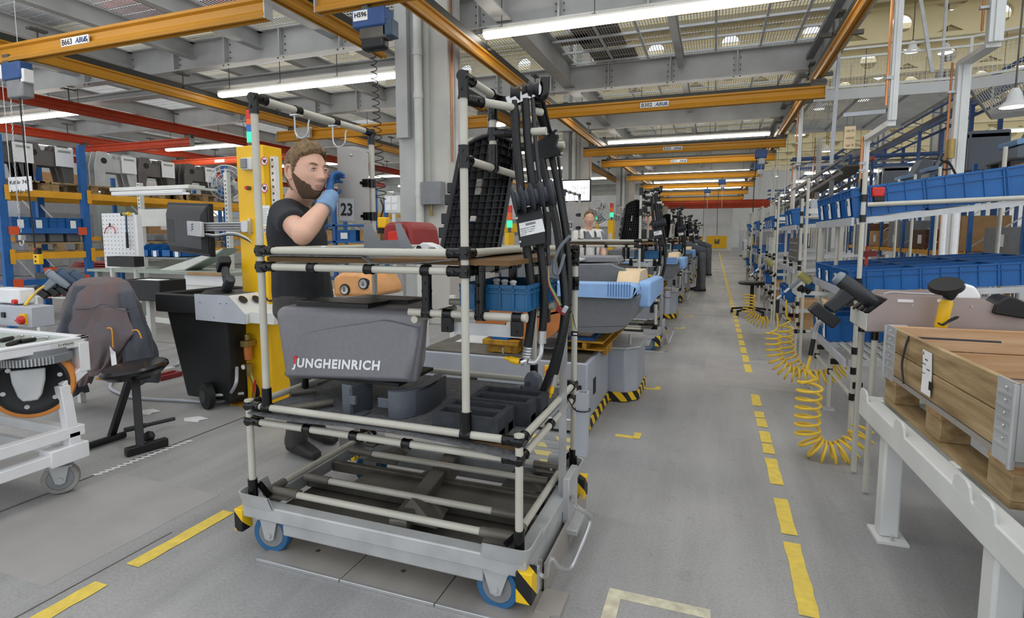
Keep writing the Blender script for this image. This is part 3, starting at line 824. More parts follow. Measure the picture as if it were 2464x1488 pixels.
# --- pulley head that carries the hoses, above the right end
ph = G().bar(A(1220, 246, 1.93), A(1303, 214, 2.0), .012, .034, up=(0, 0, 1)).obj('head_bar', 'steel', T)
for px, py, yy in ((1240, 226, 1.96), (1268, 220, 1.985), (1284, 216, 1.99)):
    c = A(px, py, yy); G().lathe([(.012, -.018), (.033, -.018), (.024, 0), (.033, .018), (.012, .018)], c, (1, .35, 0), 18).obj('roller', 'black', ph)
c = A(1302, 228, 2.0)
el = [A(1290, 238, 2.02), A(1303, 233, 2.01), A(1310, 222, 2.01), A(1311, 188, 2.01)]
G().tube(smooth(el, 4), .0185, 12).obj('elbow', 'joint', T)
G().bar(A(1250, 246, 1.96), (XR, 2.0, 1.85), .02, .02).obj('head_arm', 'joint', T)
# --- hanging rack for the small parts crate
ry0, ry1 = 1.80, 2.14
rz = A(1100, 757, ry0).z
xa, xb = A(985, 750, ry0).x, A(1266, 766, ry0).x
for y in (ry0, ry1):
    pipe((xa, y, rz), (xb, y, rz)); G().cyl((xb - .001, y, rz), (xb + .004, y, rz), .0155, 14).obj('pipe_cap', 'pipe', T)
    for x in (A(1027, 700, ry0).x, A(1156, 700, ry0).x):
        pipe((x, y, rz + .02), (x, y, lz)); joint_at((x, y, rz), [(0, 0, 1)], .085); joint_at((x, y, lz), [(0, 0, -1)], .085)
        ring((x, y, rz), X1)
    for x in (A(1078, 770, ry0).x, A(1245, 770, ry0).x):
        ring((x, y, rz), X1); G().box(x - .02, x + .02, y - .016, y + .01, rz - .065, rz - .012).cyl((x, y - .02, rz - .05), (x, y - .015, rz - .05), .007, 8).obj('bracket', 'joint', T)
for x in (xa + .02, A(1078, 770, ry0).x, xb - .06): pipe((x, ry0, rz - .028), (x, ry1, rz - .028))
G().box(A(1090, 790, ry0).x, xb - .02, ry0 + .012, ry0 + .018, rz - .075, rz - .03).obj('flat_bar', 'galv', T)
# --- right side: flat bar with an eye, square tube, tow loop
bx = -.585
g = G().prism([(-.016, .05)] + [(.016, .05)] + [(.016 * math.cos(a), .955 + .016 * math.sin(a)) for a in [PI * k / 8 for k in range(9)]], X1, Z1, (bx, 2.24, 0), .009)
g.obj('stop_bar', 'steel', T)
sx0 = A(1402, 950, 2.34).x
g = G()
for a, b_, c_, d_ in ((-.024, .024, -.024, -.02), (-.024, .024, .02, .024), (-.024, -.02, -.02, .02), (.02, .024, -.02, .02)): g.box(sx0 + a, sx0 + b_, 2.34 + c_, 2.34 + d_, .36, .645)
g.obj('square_tube', 'grey_box', T)
g = G().tube([(sx0 + .026 * math.cos(a) * 1.35, 2.34 + .026 * math.sin(a) * 1.35, .565) for a in [2 * PI * k / 12 for k in range(12)]], .003, 6, closed=True).bar((sx0 - .03, 2.31, .57), (sx0 - .1, 2.42, .6), .004, .004).obj('cable_tie', 'black', T)
lp = [V((-.56, 1.80, .12)), V((-.53, 1.80, .115)), AX(1325, 1345, -.5), AX(1345, 1366, -.49), AX(1372, 1368, -.48), AX(1400, 1310, -.45), AX(1420, 1255, -.43), AX(1417, 1240, -.43), AX(1385, 1217, -.47), V((-.55, 2.28, .19))]
G().tube(smooth(lp, 5), .0085, 10).obj('tow_loop', 'steel', T)
G().box(-.575, -.545, 2.2, 2.36, .1, .3).obj('latch_plate', 'galv', T, bevel=.004); G().box(-.56, -.5, 2.16, 2.36, .075, .1).obj('latch_foot', 'galv', T, bevel=.004); G().box(-.57, -.55, 1.74, 1.8, .06, .15).obj('loop_lug', 'galv', T)



# ================================================================== floor skid the trolley is carried on
skid = thing('transport_skid', 'low steel conveyor skid with flat lip under the near trolley', 'skid', (-1.15, 2.1, 0))
for i in range(3):
    a = -1.72 + i * .41; b = a + .405
    G().box(a, b, 1.665, 1.86, .002, .012).obj('lip_plate', 'plate_steel', skid, bevel=.002)
    G().box(a, b, 1.655, 1.667, .0, .014).obj('lip_edge', 'steel', skid, bevel=.002)
    G().cyl((a + .2, 1.79, .012), (a + .2, 1.79, .0135), .01, 10).obj('screw', 'galv_dark', skid)
for i in range(4):
    a = -1.66 + i * .275
    w_ = G().box(a, a + .271, 1.862, 1.874, .012, .128).obj('side_plate', 'plate_steel', skid)
    for dx in (.07, .2): G().cyl((a + dx, 1.857, .075), (a + dx, 1.862, .075), .008, 6).obj('bolt', 'galv_dark', w_)
for i in range(2):
    G().box(-.556, -.544, 1.87 + i * .34, 2.2 + i * .34, .0, .115).obj('side_plate', 'plate_steel', skid)
G().box(-.552, -.46, 1.74, 1.872, .0, .02).obj('lip_plate', 'plate_steel', skid)
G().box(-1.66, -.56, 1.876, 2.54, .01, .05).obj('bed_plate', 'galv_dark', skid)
# ================================================================== WHAT THE NEAR TROLLEY CARRIES
# --- grey machine cover
Yh = 1.86
def XZ(px, py, Y): p = A(px, py, Y); return (p.x, p.z)
hood = thing('machine_cover', 'grey moulded machine cover with white JUNGHEINRICH lettering on the near trolley', 'machine cover', (-1.35, 2.05, .61))
def rounded(poly, radii, n=7):
    out = []; N = len(poly)
    for i in range(N):
        p, a, b = V((*poly[i], 0)), V((*poly[i - 1], 0)), V((*poly[(i + 1) % N], 0)); r = radii[i]
        if r <= 0: out.append(poly[i]); continue
        d1, d2 = (a - p).normalized() * r, (b - p).normalized() * r
        for k in range(n + 1):
            t = k / n; q = (p + d1) * (1 - t) ** 2 + p * 2 * t * (1 - t) + (p + d2) * t * t
            out.append((q.x, q.y))
    return out
def hood_shell():
    TL, TR, BR, BL = XZ(655, 738, Yh), XZ(1027, 752, Yh), XZ(999, 927, Yh), XZ(682, 915, Yh)
    fp = rounded([BL, BR, TR, TL], [.01, .015, .03, .05])
    g = G(); n = len(fp); cx_ = (TL[0] + TR[0]) / 2; cz_ = (TL[1] + BR[1]) / 2
    rings = []
    dxr = lambda y: max(0, y - Yh - .02) * .56
    for y, ins in ((Yh, .035), (Yh + .004, .018), (Yh + .014, .006), (Yh + .035, 0), (Yh + .2, -.004), (Yh + .40, -.004), (Yh + .42, .012), (Yh + .425, .03)):
        rings.append([V((cx_ + (x - cx_) * (1 - ins / abs(TR[0] - cx_)) - dxr(y) * max(0, (x - cx_) / (TR[0] - cx_)), y, cz_ + (z - cz_) * (1 - ins / abs(TL[1] - cz_)))) for x, z in fp])
    vs = [v for r in rings for v in r]
    fs = [(i * n + k, i * n + (k + 1) % n, (i + 1) * n + (k + 1) % n, (i + 1) * n + k) for i in range(len(rings) - 1) for k in range(n)]
    fs += [tuple(range(n))[::-1], tuple(range((len(rings) - 1) * n, len(rings) * n))]
    g.add(vs, fs)
    return g.obj('shell', 'cover', hood, sharp=1.0)
hood_shell()
# the lower side field, set proud of the shell along a sweeping crease
cr = [(687, 905), (690, 880), (697, 848), (712, 822), (740, 803), (785, 792), (840, 783), (895, 775), (935, 770), (1012, 788)]
pts = smooth([A(px, py, Yh) for px, py in cr], 5)
poly = [(p.x, p.z) for p in pts] + [XZ(992, 915, Yh)]
g = G(); n = len(poly); cxm = sum(p[0] for p in poly) / n; czm = sum(p[1] for p in poly) / n
rings = [[V((x + (cxm - x) * a_, Yh + d_, z + (czm - z) * a_)) for x, z in poly] for a_, d_ in ((0, .003), (.012, -.007), (.05, -.0125), (.08, -.0135))]
g.add([v for r in rings for v in r], [(i * n + k, (i + 1) * n + k, (i + 1) * n + (k + 1) % n, i * n + (k + 1) % n) for i in range(3) for k in range(n)] + [tuple(range(3 * n, 4 * n))])
side = g.obj('side_panel', 'cover', hood, sharp=1.2)
p0, p1 = A(712, 881, Yh), A(926, 889, Yh)
u = (p1 - p0).normalized(); w = u.cross(V((0, 1, 0))); w = -w if w.z < 0 else w
yl = V((0, -.0157, 0))
text('logo_lettering', 'JUNGHEINRICH', .052, p0 + yl, u, w, 'logo_white', side, bold=.0021, shear=.2, gap=1.14, fit=(p1 - p0).length)
ar = [(.004, .012), (.0135, .012), (.0185, .036), (.027, .036), (.0175, .0515), (.002, .036), (.0095, .036)]
G().prism(ar, u, w, p0 + yl + V((0, -.0002, 0)), .0012).obj('logo_arrow', 'logo_red', side)
a, b = A(682, 917, Yh), A(956, 930, Yh)
G().box(a.x, b.x, Yh + .01, Yh + .3, b.z - .006, b.z + .008).obj('edge_seal', 'rubber', hood)
a, b = A(735, 716, Yh + .02), A(905, 728, Yh + .02)
top = A(700, 742, Yh).z
for x0, x1, y0 in ((A(735, 720, Yh + .1).x, A(905, 720, Yh + .1).x, Yh + .1), (A(850, 700, Yh + .26).x, A(998, 700, Yh + .26).x, Yh + .26)):
    G().box(x0, x1, y0 - .06, y0 + .1, top - .02, top + .028).obj('foam_seal', 'black', hood, bevel=.004)
# stand under the cover
for px in (735,):
    x = A(px, 945, Yh + .12).x
    G().cyl((x, Yh + .12, .63), (x, Yh + .12, top - .2), .016, 12).obj('stand_post', 'joint', hood)
G().cyl(AZ(690, 985, .63), AZ(800, 968, .63), .015, 12).obj('stand_pipe', 'pipe_dark', hood)
G().cyl(AZ(700, 945, .63), AZ(760, 938, .63), .015, 12).obj('stand_pipe', 'pipe_dark', hood)
# --- blue-grey corner mouldings under it
def wall_strip(pts, h, t, z0, taper=0.):
    """A free-standing curved wall: plan points, height(s), thickness."""
    pts = [V((p[0], p[1], 0)) for p in pts]; n = len(pts); g = G(); vs = []
    hs = h if isinstance(h, (list, tuple)) else [h] * n
    for i, p in enumerate(pts):
        d = (pts[min(i + 1, n - 1)] - pts[max(i - 1, 0)]).normalized(); nn = V((-d.y, d.x, 0)) * t
        for q, z in ((p, z0), (p, z0 + hs[i]), (p + nn, z0 + hs[i]), (p + nn, z0)): vs.append(V((q.x, q.y, z)))
    fs = [(4 * i + k, 4 * i + 4 + k, 4 * i + 4 + (k + 1) % 4, 4 * i + (k + 1) % 4) for i in range(n - 1) for k in range(4)] + [(0, 1, 2, 3), tuple(4 * n - 4 + k for k in (3, 2, 1, 0))]
    return g.add(vs, [f[::-1] for f in fs])
zsf = .612
bum = thing('bumper_moulding', 'curved blue-grey bumper moulding standing under the end of the machine cover', 'bumper part', AZ(985, 1005, zsf))
pl_ = smooth([AZ(934, 1009, zsf), AZ(965, 1010, zsf), AZ(1000, 1002, zsf), AZ(1030, 984, zsf), AZ(1053, 962, zsf)], 5)
wall_strip(pl_, [.115 - .0 * i for i in range(len(pl_))], .012, zsf).obj('wall', 'cover_blue', bum, bevel=.003)
pl2 = [p + V((.02, .045, 0)) for p in pl_]
wall_strip(pl2, .1, .01, zsf).obj('inner_wall', 'cover_dark', bum)
n = len(pl_); vs = [V((p.x, p.y, zsf + .116)) for p in pl_] + [V((p.x, p.y, zsf + .112)) for p in pl2]
G().add(vs + [v - V((0, 0, .006)) for v in vs], [(i, i + 1, n + i + 1, n + i) for i in range(n - 1)] + [(i, n * 2 + i, n * 2 + i + 1, i + 1) for i in range(n - 1)]).obj('top_rim', 'cover_dark', bum)
a = AZ(915, 985, zsf + .03)
G().box(a.x - .012, a.x + .05, a.y, a.y + .012, zsf + .035, zsf + .075).obj('clip', 'cover_blue', bum, bevel=.003)
sm = thing('corner_moulding', 'small blue-grey corner moulding left of the curved bumper moulding', 'bumper part', AZ(850, 1003, zsf))
a, b, c = AZ(824, 998, zsf), AZ(846, 1003, zsf), AZ(885, 997, zsf)
wall_strip([a, b], .125, .01, zsf).obj('wall', 'cover_blue', sm, bevel=.002)
wall_strip([b, b + V((.02, .12, 0))], .12, .01, zsf).obj('wall', 'cover_dark', sm, bevel=.002)
G().box(b.x, c.x, b.y - .01, b.y + .07, zsf, zsf + .008).obj('foot', 'cover_blue', sm, bevel=.002)
G().box(b.x - .005, b.x + .022, b.y - .006, b.y + .01, zsf + .05, zsf + .085).obj('clip', 'cover_blue', sm, bevel=.002)
# --- black foam blocks with troughs
def foam_block(name, label, px0, px1, pt, Zt, dp, troughs, parts):
    z0 = zsf; zt_ = z0 + Zt
    a, b = AZ(px0, pt, zt_), AZ(px1, pt + 12, zt_)
    t = thing(name, label, 'foam block', ((a.x + b.x) / 2, a.y, z0), 'black foam blocks on the trolley')
    for (y0, y1, inset) in troughs:
        g = G(); x0, x1 = a.x, b.x + inset; yy0, yy1 = a.y + y0, a.y + y1
        tw = .016; d = .05
        g.box(x0, x1, yy0, yy0 + tw, z0, zt_).box(x0, x1, yy1 - tw, yy1, z0, zt_).box(x0, x0 + tw * 1.5, yy0 + tw, yy1 - tw, z0, zt_).box(x1 - tw * 1.5, x1, yy0 + tw, yy1 - tw, z0, zt_).box(x0, x1, yy0 + tw, yy1 - tw, z0, zt_ - d)
        g.obj('trough', 'foam', t, bevel=.002)
    return t
foam_block('foam_block', 'nearer black foam block with two long troughs behind the front pipe', 1038, 1206, 990, .085, .2, ((0, .088, 0), (.09, .175, .0)), 0)
foam_block('foam_block', 'farther black foam block with two long troughs at the right of the rubber mat', 1108, 1268, 967, .09, .2, ((.06, .15, .0), (.152, .245, .02)), 0)
# --- grey pedal castings
for nm, lab, pp, yy in (('pedal_bracket', 'dark grey cast pedal bracket leaning behind the foam blocks', [(1265, 905), (1272, 892), (1285, 890), (1302, 905), (1304, 935), (1318, 958), (1316, 964), (1290, 966), (1288, 942), (1264, 942)], 2.22),
                        ('pedal_lever', 'short grey pedal lever standing left of the cast bracket', [(1238, 906), (1254, 904), (1256, 925), (1260, 944), (1236, 944)], 2.2)):
    q = [A(x, y, yy) for x, y in pp]; base = min(p.z for p in q); dz = zsf - base
    t = thing(nm, lab, 'machine part', (q[0].x, yy, zsf))
    G().prism([(p.x, p.z + dz) for p in q], X1, Z1, (0, yy + .02, 0), .045).obj('casting', 'cover_blue', t, bevel=.006)
    G().cyl((q[0].x + .02, yy - .028, q[0].z + dz - .02), (q[0].x + .02, yy + .03, q[0].z + dz - .02), .012, 10).obj('pivot_pin', 'cover_dark', t)
# --- blue small-parts crate on the hanging rack
def ribbed_bin(par, x0, x1, y0, y1, z0, z1, m='bin_blue', rib=.11, t=.006, label=None):
    """Euro-crate: open shell, flange, ribs on the outside walls."""
    G().tray(x0, x1, y0, y1, z0, z1, t).obj('shell', m, par)
    h = z1 - z0; g = G(); e = .008
    for z, hh in ((z1 - .012, .012), (z1 - h * .3, .006)):
        g.box(x0 - e, x1 + e, y0 - e, y0, z, z + hh).box(x0 - e, x1 + e, y1, y1 + e, z, z + hh).box(x0 - e, x0, y0, y1, z, z + hh).box(x1, x1 + e, y0, y1, z, z + hh)
    n = max(2, round((x1 - x0) / rib)); k = max(2, round((y1 - y0) / rib))
    for i in range(n + 1):
        x = x0 + (x1 - x0) * i / n
        for yy in (y0 - e, y1): g.box(x - .003, x + .003, yy, yy + e, z0 + .01, z1)
    for i in range(k + 1):
        y = y0 + (y1 - y0) * i / k
        for xx in (x0 - e, x1): g.box(xx, xx + e, y - .003, y + .003, z0 + .01, z1)
    stuff(g.obj('rib', m, par))
cyb = 1.835
a, b = A(1112, 750, cyb).x, A(1269, 760, cyb).x
cb, ct = rz + .0155, A(1269, 688, cyb).z
cy2 = AX(1336, 700, b).y
crate = thing('parts_crate', 'dark blue plastic crate of small parts on the hanging pipe rack of the near trolley', 'crate', ((a + b) / 2, (cyb + cy2) / 2, cb))
ribbed_bin(crate, a, b, cyb, cy2, cb, ct, 'bin_teal', .055)
G().box(a + .01, b - .01, cyb + .01, cy2 - .01, ct - .06, ct - .056).obj('parts_layer', 'black', crate)
for i in range(3):
    x = b - .09 - i * .045
    tag(G().cyl((x, cyb + .1 + i * .03, ct - .055), (x, cyb + .1 + i * .03, ct + .002), .011, 10).ell((x, cyb + .1 + i * .03, ct + .002), .015, .015, .009, 10, 6).obj('stopper', 'paper', None),
        ('white plastic stopper in the blue crate, nearest the crate corner', 'white plastic stopper in the middle of the blue crate', 'white plastic stopper farthest left in the blue crate')[i], 'stopper', 'stoppers in the blue crate')
g = G().box(b - .06, b - .02, cyb + .2, cyb + .3, ct - .055, ct + .02)
tag(g.obj('plug_housing', 'black', None, bevel=.004), 'black plug housing lying in the blue crate', 'plug')
# --- on the upper shelf
us = 1.258
t = thing('folded_bracket', 'grey folded sheet-metal bracket with two wings on the upper shelf', 'bracket', (A(920, 600, 2.2).x, 2.2, us))
for nm, pp, yy in (('back_plate', [(877, 602), (877, 540), (893, 538), (914, 579), (966, 577), (964, 602)], 2.2), ('wing', [(965, 602), (951, 537), (964, 537), (996, 602)], 2.14)):
    q = [A(x, y, yy) for x, y in pp]
    G().prism([(p.x, max(p.z, us)) for p in q], X1, Z1, (0, yy, 0), .004).obj(nm, 'grey_mid', t)
a = A(966, 600, 2.14); b = A(880, 600, 2.2)
G().box(b.x, a.x, 2.14, 2.2, us, us + .004).obj('base_plate', 'grey_mid', t)
t = thing('plastic_housing', 'white plastic housing with round opening on the upper shelf', 'plastic part', (A(1020, 600, 2.05).x, 2.05, us))
q = [A(x, y, 2.05) for x, y in ((985, 604), (1006, 590), (1016, 584), (1024, 584), (1046, 592), (1060, 604))]
G().prism([(p.x, max(p.z, us)) for p in q], X1, Z1, (0, 2.05, 0), -.06).obj('body', 'white_paint', t, bevel=.004)
c = A(1008, 597, 2.048); G().cyl(c, c - V((0, .004, 0)), .011, 14).obj('opening', 'black', t)
c = A(1040, 599, 2.048); G().box(c.x - .014, c.x + .014, c.y - .004, c.y, c.z - .004, c.z + .006).obj('slot', 'grey_mid', t)
t = thing('clamp_lever', 'small black plastic lever beside the white housing', 'plastic part', (A(970, 602, 1.95).x, 1.95, us))
c = A(970, 600, 1.95); G().box(c.x - .03, c.x + .03, 1.94, 1.97, us, us + .012).cyl((c.x, 1.94, us + .012), (c.x, 1.97, us + .012), .01, 10).obj('lever', 'black', t, bevel=.002)
t = thing('plastic_plug', 'white ribbed plastic plug standing in front of the worker', 'plastic part', (A(779, 600, 1.9).x, 1.9, us))
c = A(779, 600, 1.9); G().lathe([(.007, 0), (.007, .018), (.01, .02), (.011, .026), (.009, .028)], (c.x, 1.9, us), Z1, 14).obj('plug', 'paper', t)
G().box(c.x - .02, c.x + .06, 1.88, 1.92, us - .001, us + .003).obj('plug_base', 'black', t)
# --- black ribbed chassis panel leaning on the upper shelf
BL, BR_, TL = A(1062, 601, 2.12), A(1197, 601, 2.28), A(1108, 352, 2.2)
pn = (BR_ - BL).cross(TL - BL).normalized()
if pn.y > 0: pn = -pn
def onp(px, py, off=0.):
    d = ray(px, py); o = V((0, 0, EYE)); p = BL + pn * off
    return o + d * ((p - o).dot(pn) / d.dot(pn))
panel = thing('chassis_panel', 'black ribbed plastic chassis panel leaning upright on the upper trolley shelf', 'panel', (BL.x, 2.2, us))
corners = [onp(1062, 601), onp(1197, 601), onp(1240, 352), onp(1108, 362)]
def uv(a, b, off=0., bulge=.05):
    p = corners[0] * (1 - a) * (1 - b) + corners[1] * a * (1 - b) + corners[2] * a * b + corners[3] * (1 - a) * b
    return p + V((0, 0, bulge * 4 * a * (1 - a) * max(0, b - .55) / .45)) + pn * off
NU, NV = 8, 15
g = G()
for i in range(NU):
    for j in range(NV):
        if i in (3,) and j in (8, 9): continue
        if i in (3,) and j in (4,): continue
        q = [uv(i / NU, j / NV), uv((i + 1) / NU, j / NV), uv((i + 1) / NU, (j + 1) / NV), uv(i / NU, (j + 1) / NV)]
        g.add(q + [p - pn * .004 for p in q], [(0, 1, 2, 3), (7, 6, 5, 4)])
g.obj('skin', 'black', panel)
g = G()
for i in range(1, NU):
    for j in range(NV):
        g.bar(uv(i / NU, j / NV, .01), uv(i / NU, (j + 1) / NV, .01), .003, .022, up=pn)
for j in range(1, NV):
    for i in range(NU): g.bar(uv(i / NU, j / NV, .01), uv((i + 1) / NU, j / NV, .01), .003, .022, up=pn)
stuff(g.obj('rib', 'joint', panel))
rim = [uv(0, j / NV, .012) for j in range(NV + 1)] + [uv(i / NU, 1, .012) for i in range(1, NU + 1)] + [uv(1, 1 - j / NV, .012) for j in range(1, NV + 1)]
G().tube(rim, .012, 8).obj('rim', 'joint', panel)
for j in (.17, .31, .5, .62):
    c = uv(-.02, j, .0); G().cbox(c, .035, .03, .045).obj('lug', 'joint', panel, bevel=.004)
# --- hoses
hoses = []
def hose(px, Y, r, label, name='hydraulic_hose', m='hose', ends=None, k=6):
    pts = smooth([A(x, y, Y if not isinstance(Y, (list, tuple)) else Y[i]) for i, (x, y) in enumerate(px)], k)
    t = thing(name, label, 'hose', pts[-1], 'black hoses on the near trolley')
    G().tube(pts, r, 12).obj('tube', m, t)
    hoses.append(t); return t, pts
h1, p = hose([(1236, 243), (1238, 270), (1244, 360), (1252, 440), (1258, 520), (1268, 600), (1277, 680), (1281, 735), (1276, 790), (1270, 836)], 1.95, .0165, 'black hydraulic hose at the left of the bundle, with corrugated fitting and yellow plug')
e = p[-1]; d = (p[-1] - p[-3]).normalized()
g = G()
for k_ in range(4): g.lathe([(.017, k_ * .011), (.0185, k_ * .011 + .004), (.017, k_ * .011 + .009)], e - d * .002, d, 14)
g.obj('crimp_fitting', 'steel', h1)
c = e + d * .052
G().cyl(e + d * .04, c + d * .012, .012, 12).cyl(c, A(1252, 872, 1.94), .0135, 12).obj('coupling', 'chrome', h1)
pk = A(1250, 871, 1.94); pe = A(1218, 862, 1.94); dd = (pe - pk).normalized()
G().lathe([(.011, 0), (.014, .006), (.012, .04), (.008, .042), (.007, .06)], pk, dd, 14).obj('yellow_plug', 'yellow', h1)
h2, p = hose([(1264, 238), (1266, 280), (1273, 380), (1282, 450), (1292, 520), (1301, 600), (1309, 690), (1308, 760), (1305, 800)], 1.97, .0155, 'second black hydraulic hose of the bundle, ending in a bent steel pipe')
e = p[-1]
G().tube(smooth([A(1305, 796, 1.97), A(1303, 830, 1.97), A(1300, 855, 1.96), A(1288, 872, 1.95), A(1272, 872, 1.945)], 5), .0095, 10).cyl(A(1305, 796, 1.97), A(1304, 826, 1.97), .0165, 14).obj('bent_pipe', 'steel', h2)
h3, p = hose([(1281, 228), (1284, 270), (1291, 370), (1301, 450), (1315, 540), (1318, 600), (1322, 640)], 1.985, .008, 'thin grey-black hose at the right of the front bundle', m='drill')
hose([(1290, 240), (1312, 316)], [2.05, 2.2], .0165, 'short run of thick black hose going to the rear plate')
hose([(1303, 228), (1322, 310), (1328, 325)], [2.05, 2.2, 2.22], .008, 'thin black hose running beside the thick one to the rear plate')
h4, p = hose([(1304, 385), (1318, 450), (1338, 540), (1352, 640), (1359, 720), (1355, 790), (1336, 865), (1312, 930), (1297, 962)], [2.22, 2.2, 2.18, 2.15, 2.12, 2.1, 2.1, 2.12, 2.14], .0165, 'thick black hose hanging from the rear plate down to the pedal bracket')
h5, p = hose([(1328, 380), (1342, 450), (1360, 560), (1369, 650), (1366, 740), (1352, 830), (1335, 905)], [2.24, 2.22, 2.2, 2.17, 2.15, 2.14, 2.14], .0135, 'black hose with yellow-capped fitting hanging behind the steel bar')
e = p[-1]; d = (p[-1] - p[-3]).normalized()
G().cyl(e - d * .01, e + d * .04, .0165, 12).obj('crimp_fitting', 'steel', h5)
G().lathe([(.009, .04), (.011, .045), (.010, .075), (.006, .078), (.005, .095)], e, d, 12).obj('yellow_cap', 'yellow', h5)
h6, p = hose([(1343, 378), (1352, 450), (1362, 520), (1372, 580)], 2.25, .006, 'thinnest black hose at the right edge of the rear plate')
hose([(1372, 568), (1362, 578), (1346, 598), (1334, 630), (1333, 655), (1342, 660), (1350, 640), (1358, 612)], 2.12, .0065, 'loop of grey cable beside the rear post joint', name='cable_loop', m='drill_grey')
# rear hose plate
t = thing('hose_plate', 'black angled plate with two screws guiding the hoses at the back', 'plate', A(1320, 380, 2.24))
q = [A(x, y, 2.23) for x, y in ((1278, 392), (1282, 352), (1318, 328), (1341, 312), (1346, 332), (1340, 352), (1355, 366), (1356, 374))]
G().prism([(p.x, p.z) for p in q], X1, Z1, (0, 2.23, 0), .02).obj('plate', 'black', t, bevel=.002)
for px, py in ((1339, 321), (1352, 369)): c = A(px, py, 2.208); G().cyl(c, c + V((0, .01, 0)), .006, 10).obj('screw', 'steel', t)
# pulley bracket
t = thing('hose_pulley_bracket', 'black hose pulley with white barcode label hanging in the front hoses', 'pulley', A(1280, 590, 1.93))
ax = (A(1296, 478, 1.95) - A(1230, 492, 1.91)).normalized(); c0 = A(1234, 484, 1.875)
prof = []
for k_ in range(4):
    h = k_ * .034
    prof += [(.05, h), (.052, h + .002), (.05, h + .004), (.028, h + .012), (.028, h + .022)]
prof += [(.05, .136), (.052, .139), (.05, .142)]
G().lathe(prof, c0, ax, 28).obj('spool', 'cover_dark', t)
G().lathe([(.03, .143), (.047, .143), (.047, .15), (.03, .15)], c0, ax, 28, ring=True).obj('spool_ring', 'drill', t)
q = [A(x, y, 1.915) for x, y in ((1240, 506), (1300, 492), (1309, 525), (1314, 586), (1253, 596), (1247, 560))]
G().prism([(p.x, p.z) for p in q], X1, Z1, (0, 1.915, 0), .006).obj('plate', 'black', t, bevel=.0015)
q = [A(x, y, 1.905) for x, y in ((1252, 570), (1311, 557), (1304, 526), (1248, 538))]
lb = G().prism([(p.x, p.z) for p in q], X1, Z1, (0, 1.9085, 0), .001).obj('label', 'paper', t)
u = (q[1] - q[0]).normalized(); w = V((0, -1, 0)).cross(u); w = -w if w.z < 0 else w
o_ = q[0] + V((0, .002, 0))
H_ = (q[3] - q[0]).length
for k_ in range(16): G().prism([(0, 0), (.0011 + .0008 * (k_ % 3 == 0), 0), (.0011, .009), (0, .009)], u, w, o_ + u * (.028 + k_ * .0024) + w * (H_ - .014), -.0006).obj('barcode_bar', 'ink', lb)
for k_, (s, tx) in enumerate(((.006, 'Hauptrahmen 51144806'), (.0042, 'Schlauchpaket 7,5 m  Hubgeruest'), (.0042, 'Auftrag 100871   Bandplatz 14'), (.0042, 'KW 31 / 09'))):
    text('label_text', tx, s, o_ + u * .004 + w * (H_ - .024 - k_ * .007) - V((0, .0005, 0)), u, w, 'ink', lb, ext=.0002)
for px, py in ((1245, 525), (1253, 582)): c = A(px, py, 1.912); G().cyl(c, c - V((0, .006, 0)), .004, 8).obj('screw', 'steel', t)
G().box(A(1300, 480, 1.95).x, A(1325, 480, 1.95).x, 1.94, 1.97, A(1310, 498, 1.95).z, A(1310, 470, 1.95).z).obj('side_lug', 'drill', t, bevel=.004)
G().box(A(1313, 560, 1.96).x, A(1321, 560, 1.96).x, 1.93, 1.99, A(1313, 590, 1.96).z, A(1313, 510, 1.96).z).obj('side_flange', 'black', t)
# harness with coloured wires and plugs
t = thing('wire_harness', 'bundle of thin red yellow and white wires with a dark red plug', 'wire harness', A(1350, 750, 2.05))
for k_, (mm, dx) in enumerate((('red', 0), ('yellow', 3), ('paper', 6), ('green_wire', 9))):
    if mm == 'green_wire' and mm not in MATS: mat('green_wire', '#5f9a4a', .5)
    G().tube(smooth([A(1318 + dx * .4, 640, 2.0), A(1318 + dx * .6, 680, 2.0), A(1330 + dx, 710, 2.02), A(1344 + dx * .8, 735, 2.05)], 4), .0014, 5).obj('wire', mm, t)
c = A(1350, 748, 2.05); Mr = Matrix.Rotation(.5, 4, 'Y')
G().cbox(c, .038, .018, .022, M=Mr).obj('plug_body', 'red_dark', t, bevel=.002); G().cbox(c + V((.016, 0, .006)), .016, .02, .026, M=Mr).obj('plug_latch', 'grey_box', t, bevel=.002)
t = thing('small_plug', 'small black plug on yellow wires beside the steel bar', 'plug', A(1382, 805, 2.2))
for k_ in range(3): G().tube(smooth([A(1374 + k_ * 2, 755, 2.18), A(1378 + k_ * 2, 775, 2.2), A(1379 + k_ * 4, 795, 2.2)], 4), .0013, 5).obj('wire', ('yellow', 'green_wire', 'ink')[k_], t)
G().cbox(A(1383, 803, 2.2), .03, .014, .02).obj('plug_body', 'black', t, bevel=.002); G().cbox(A(1384, 804, 2.19), .016, .004, .006).obj('plug_label', 'paper', t)
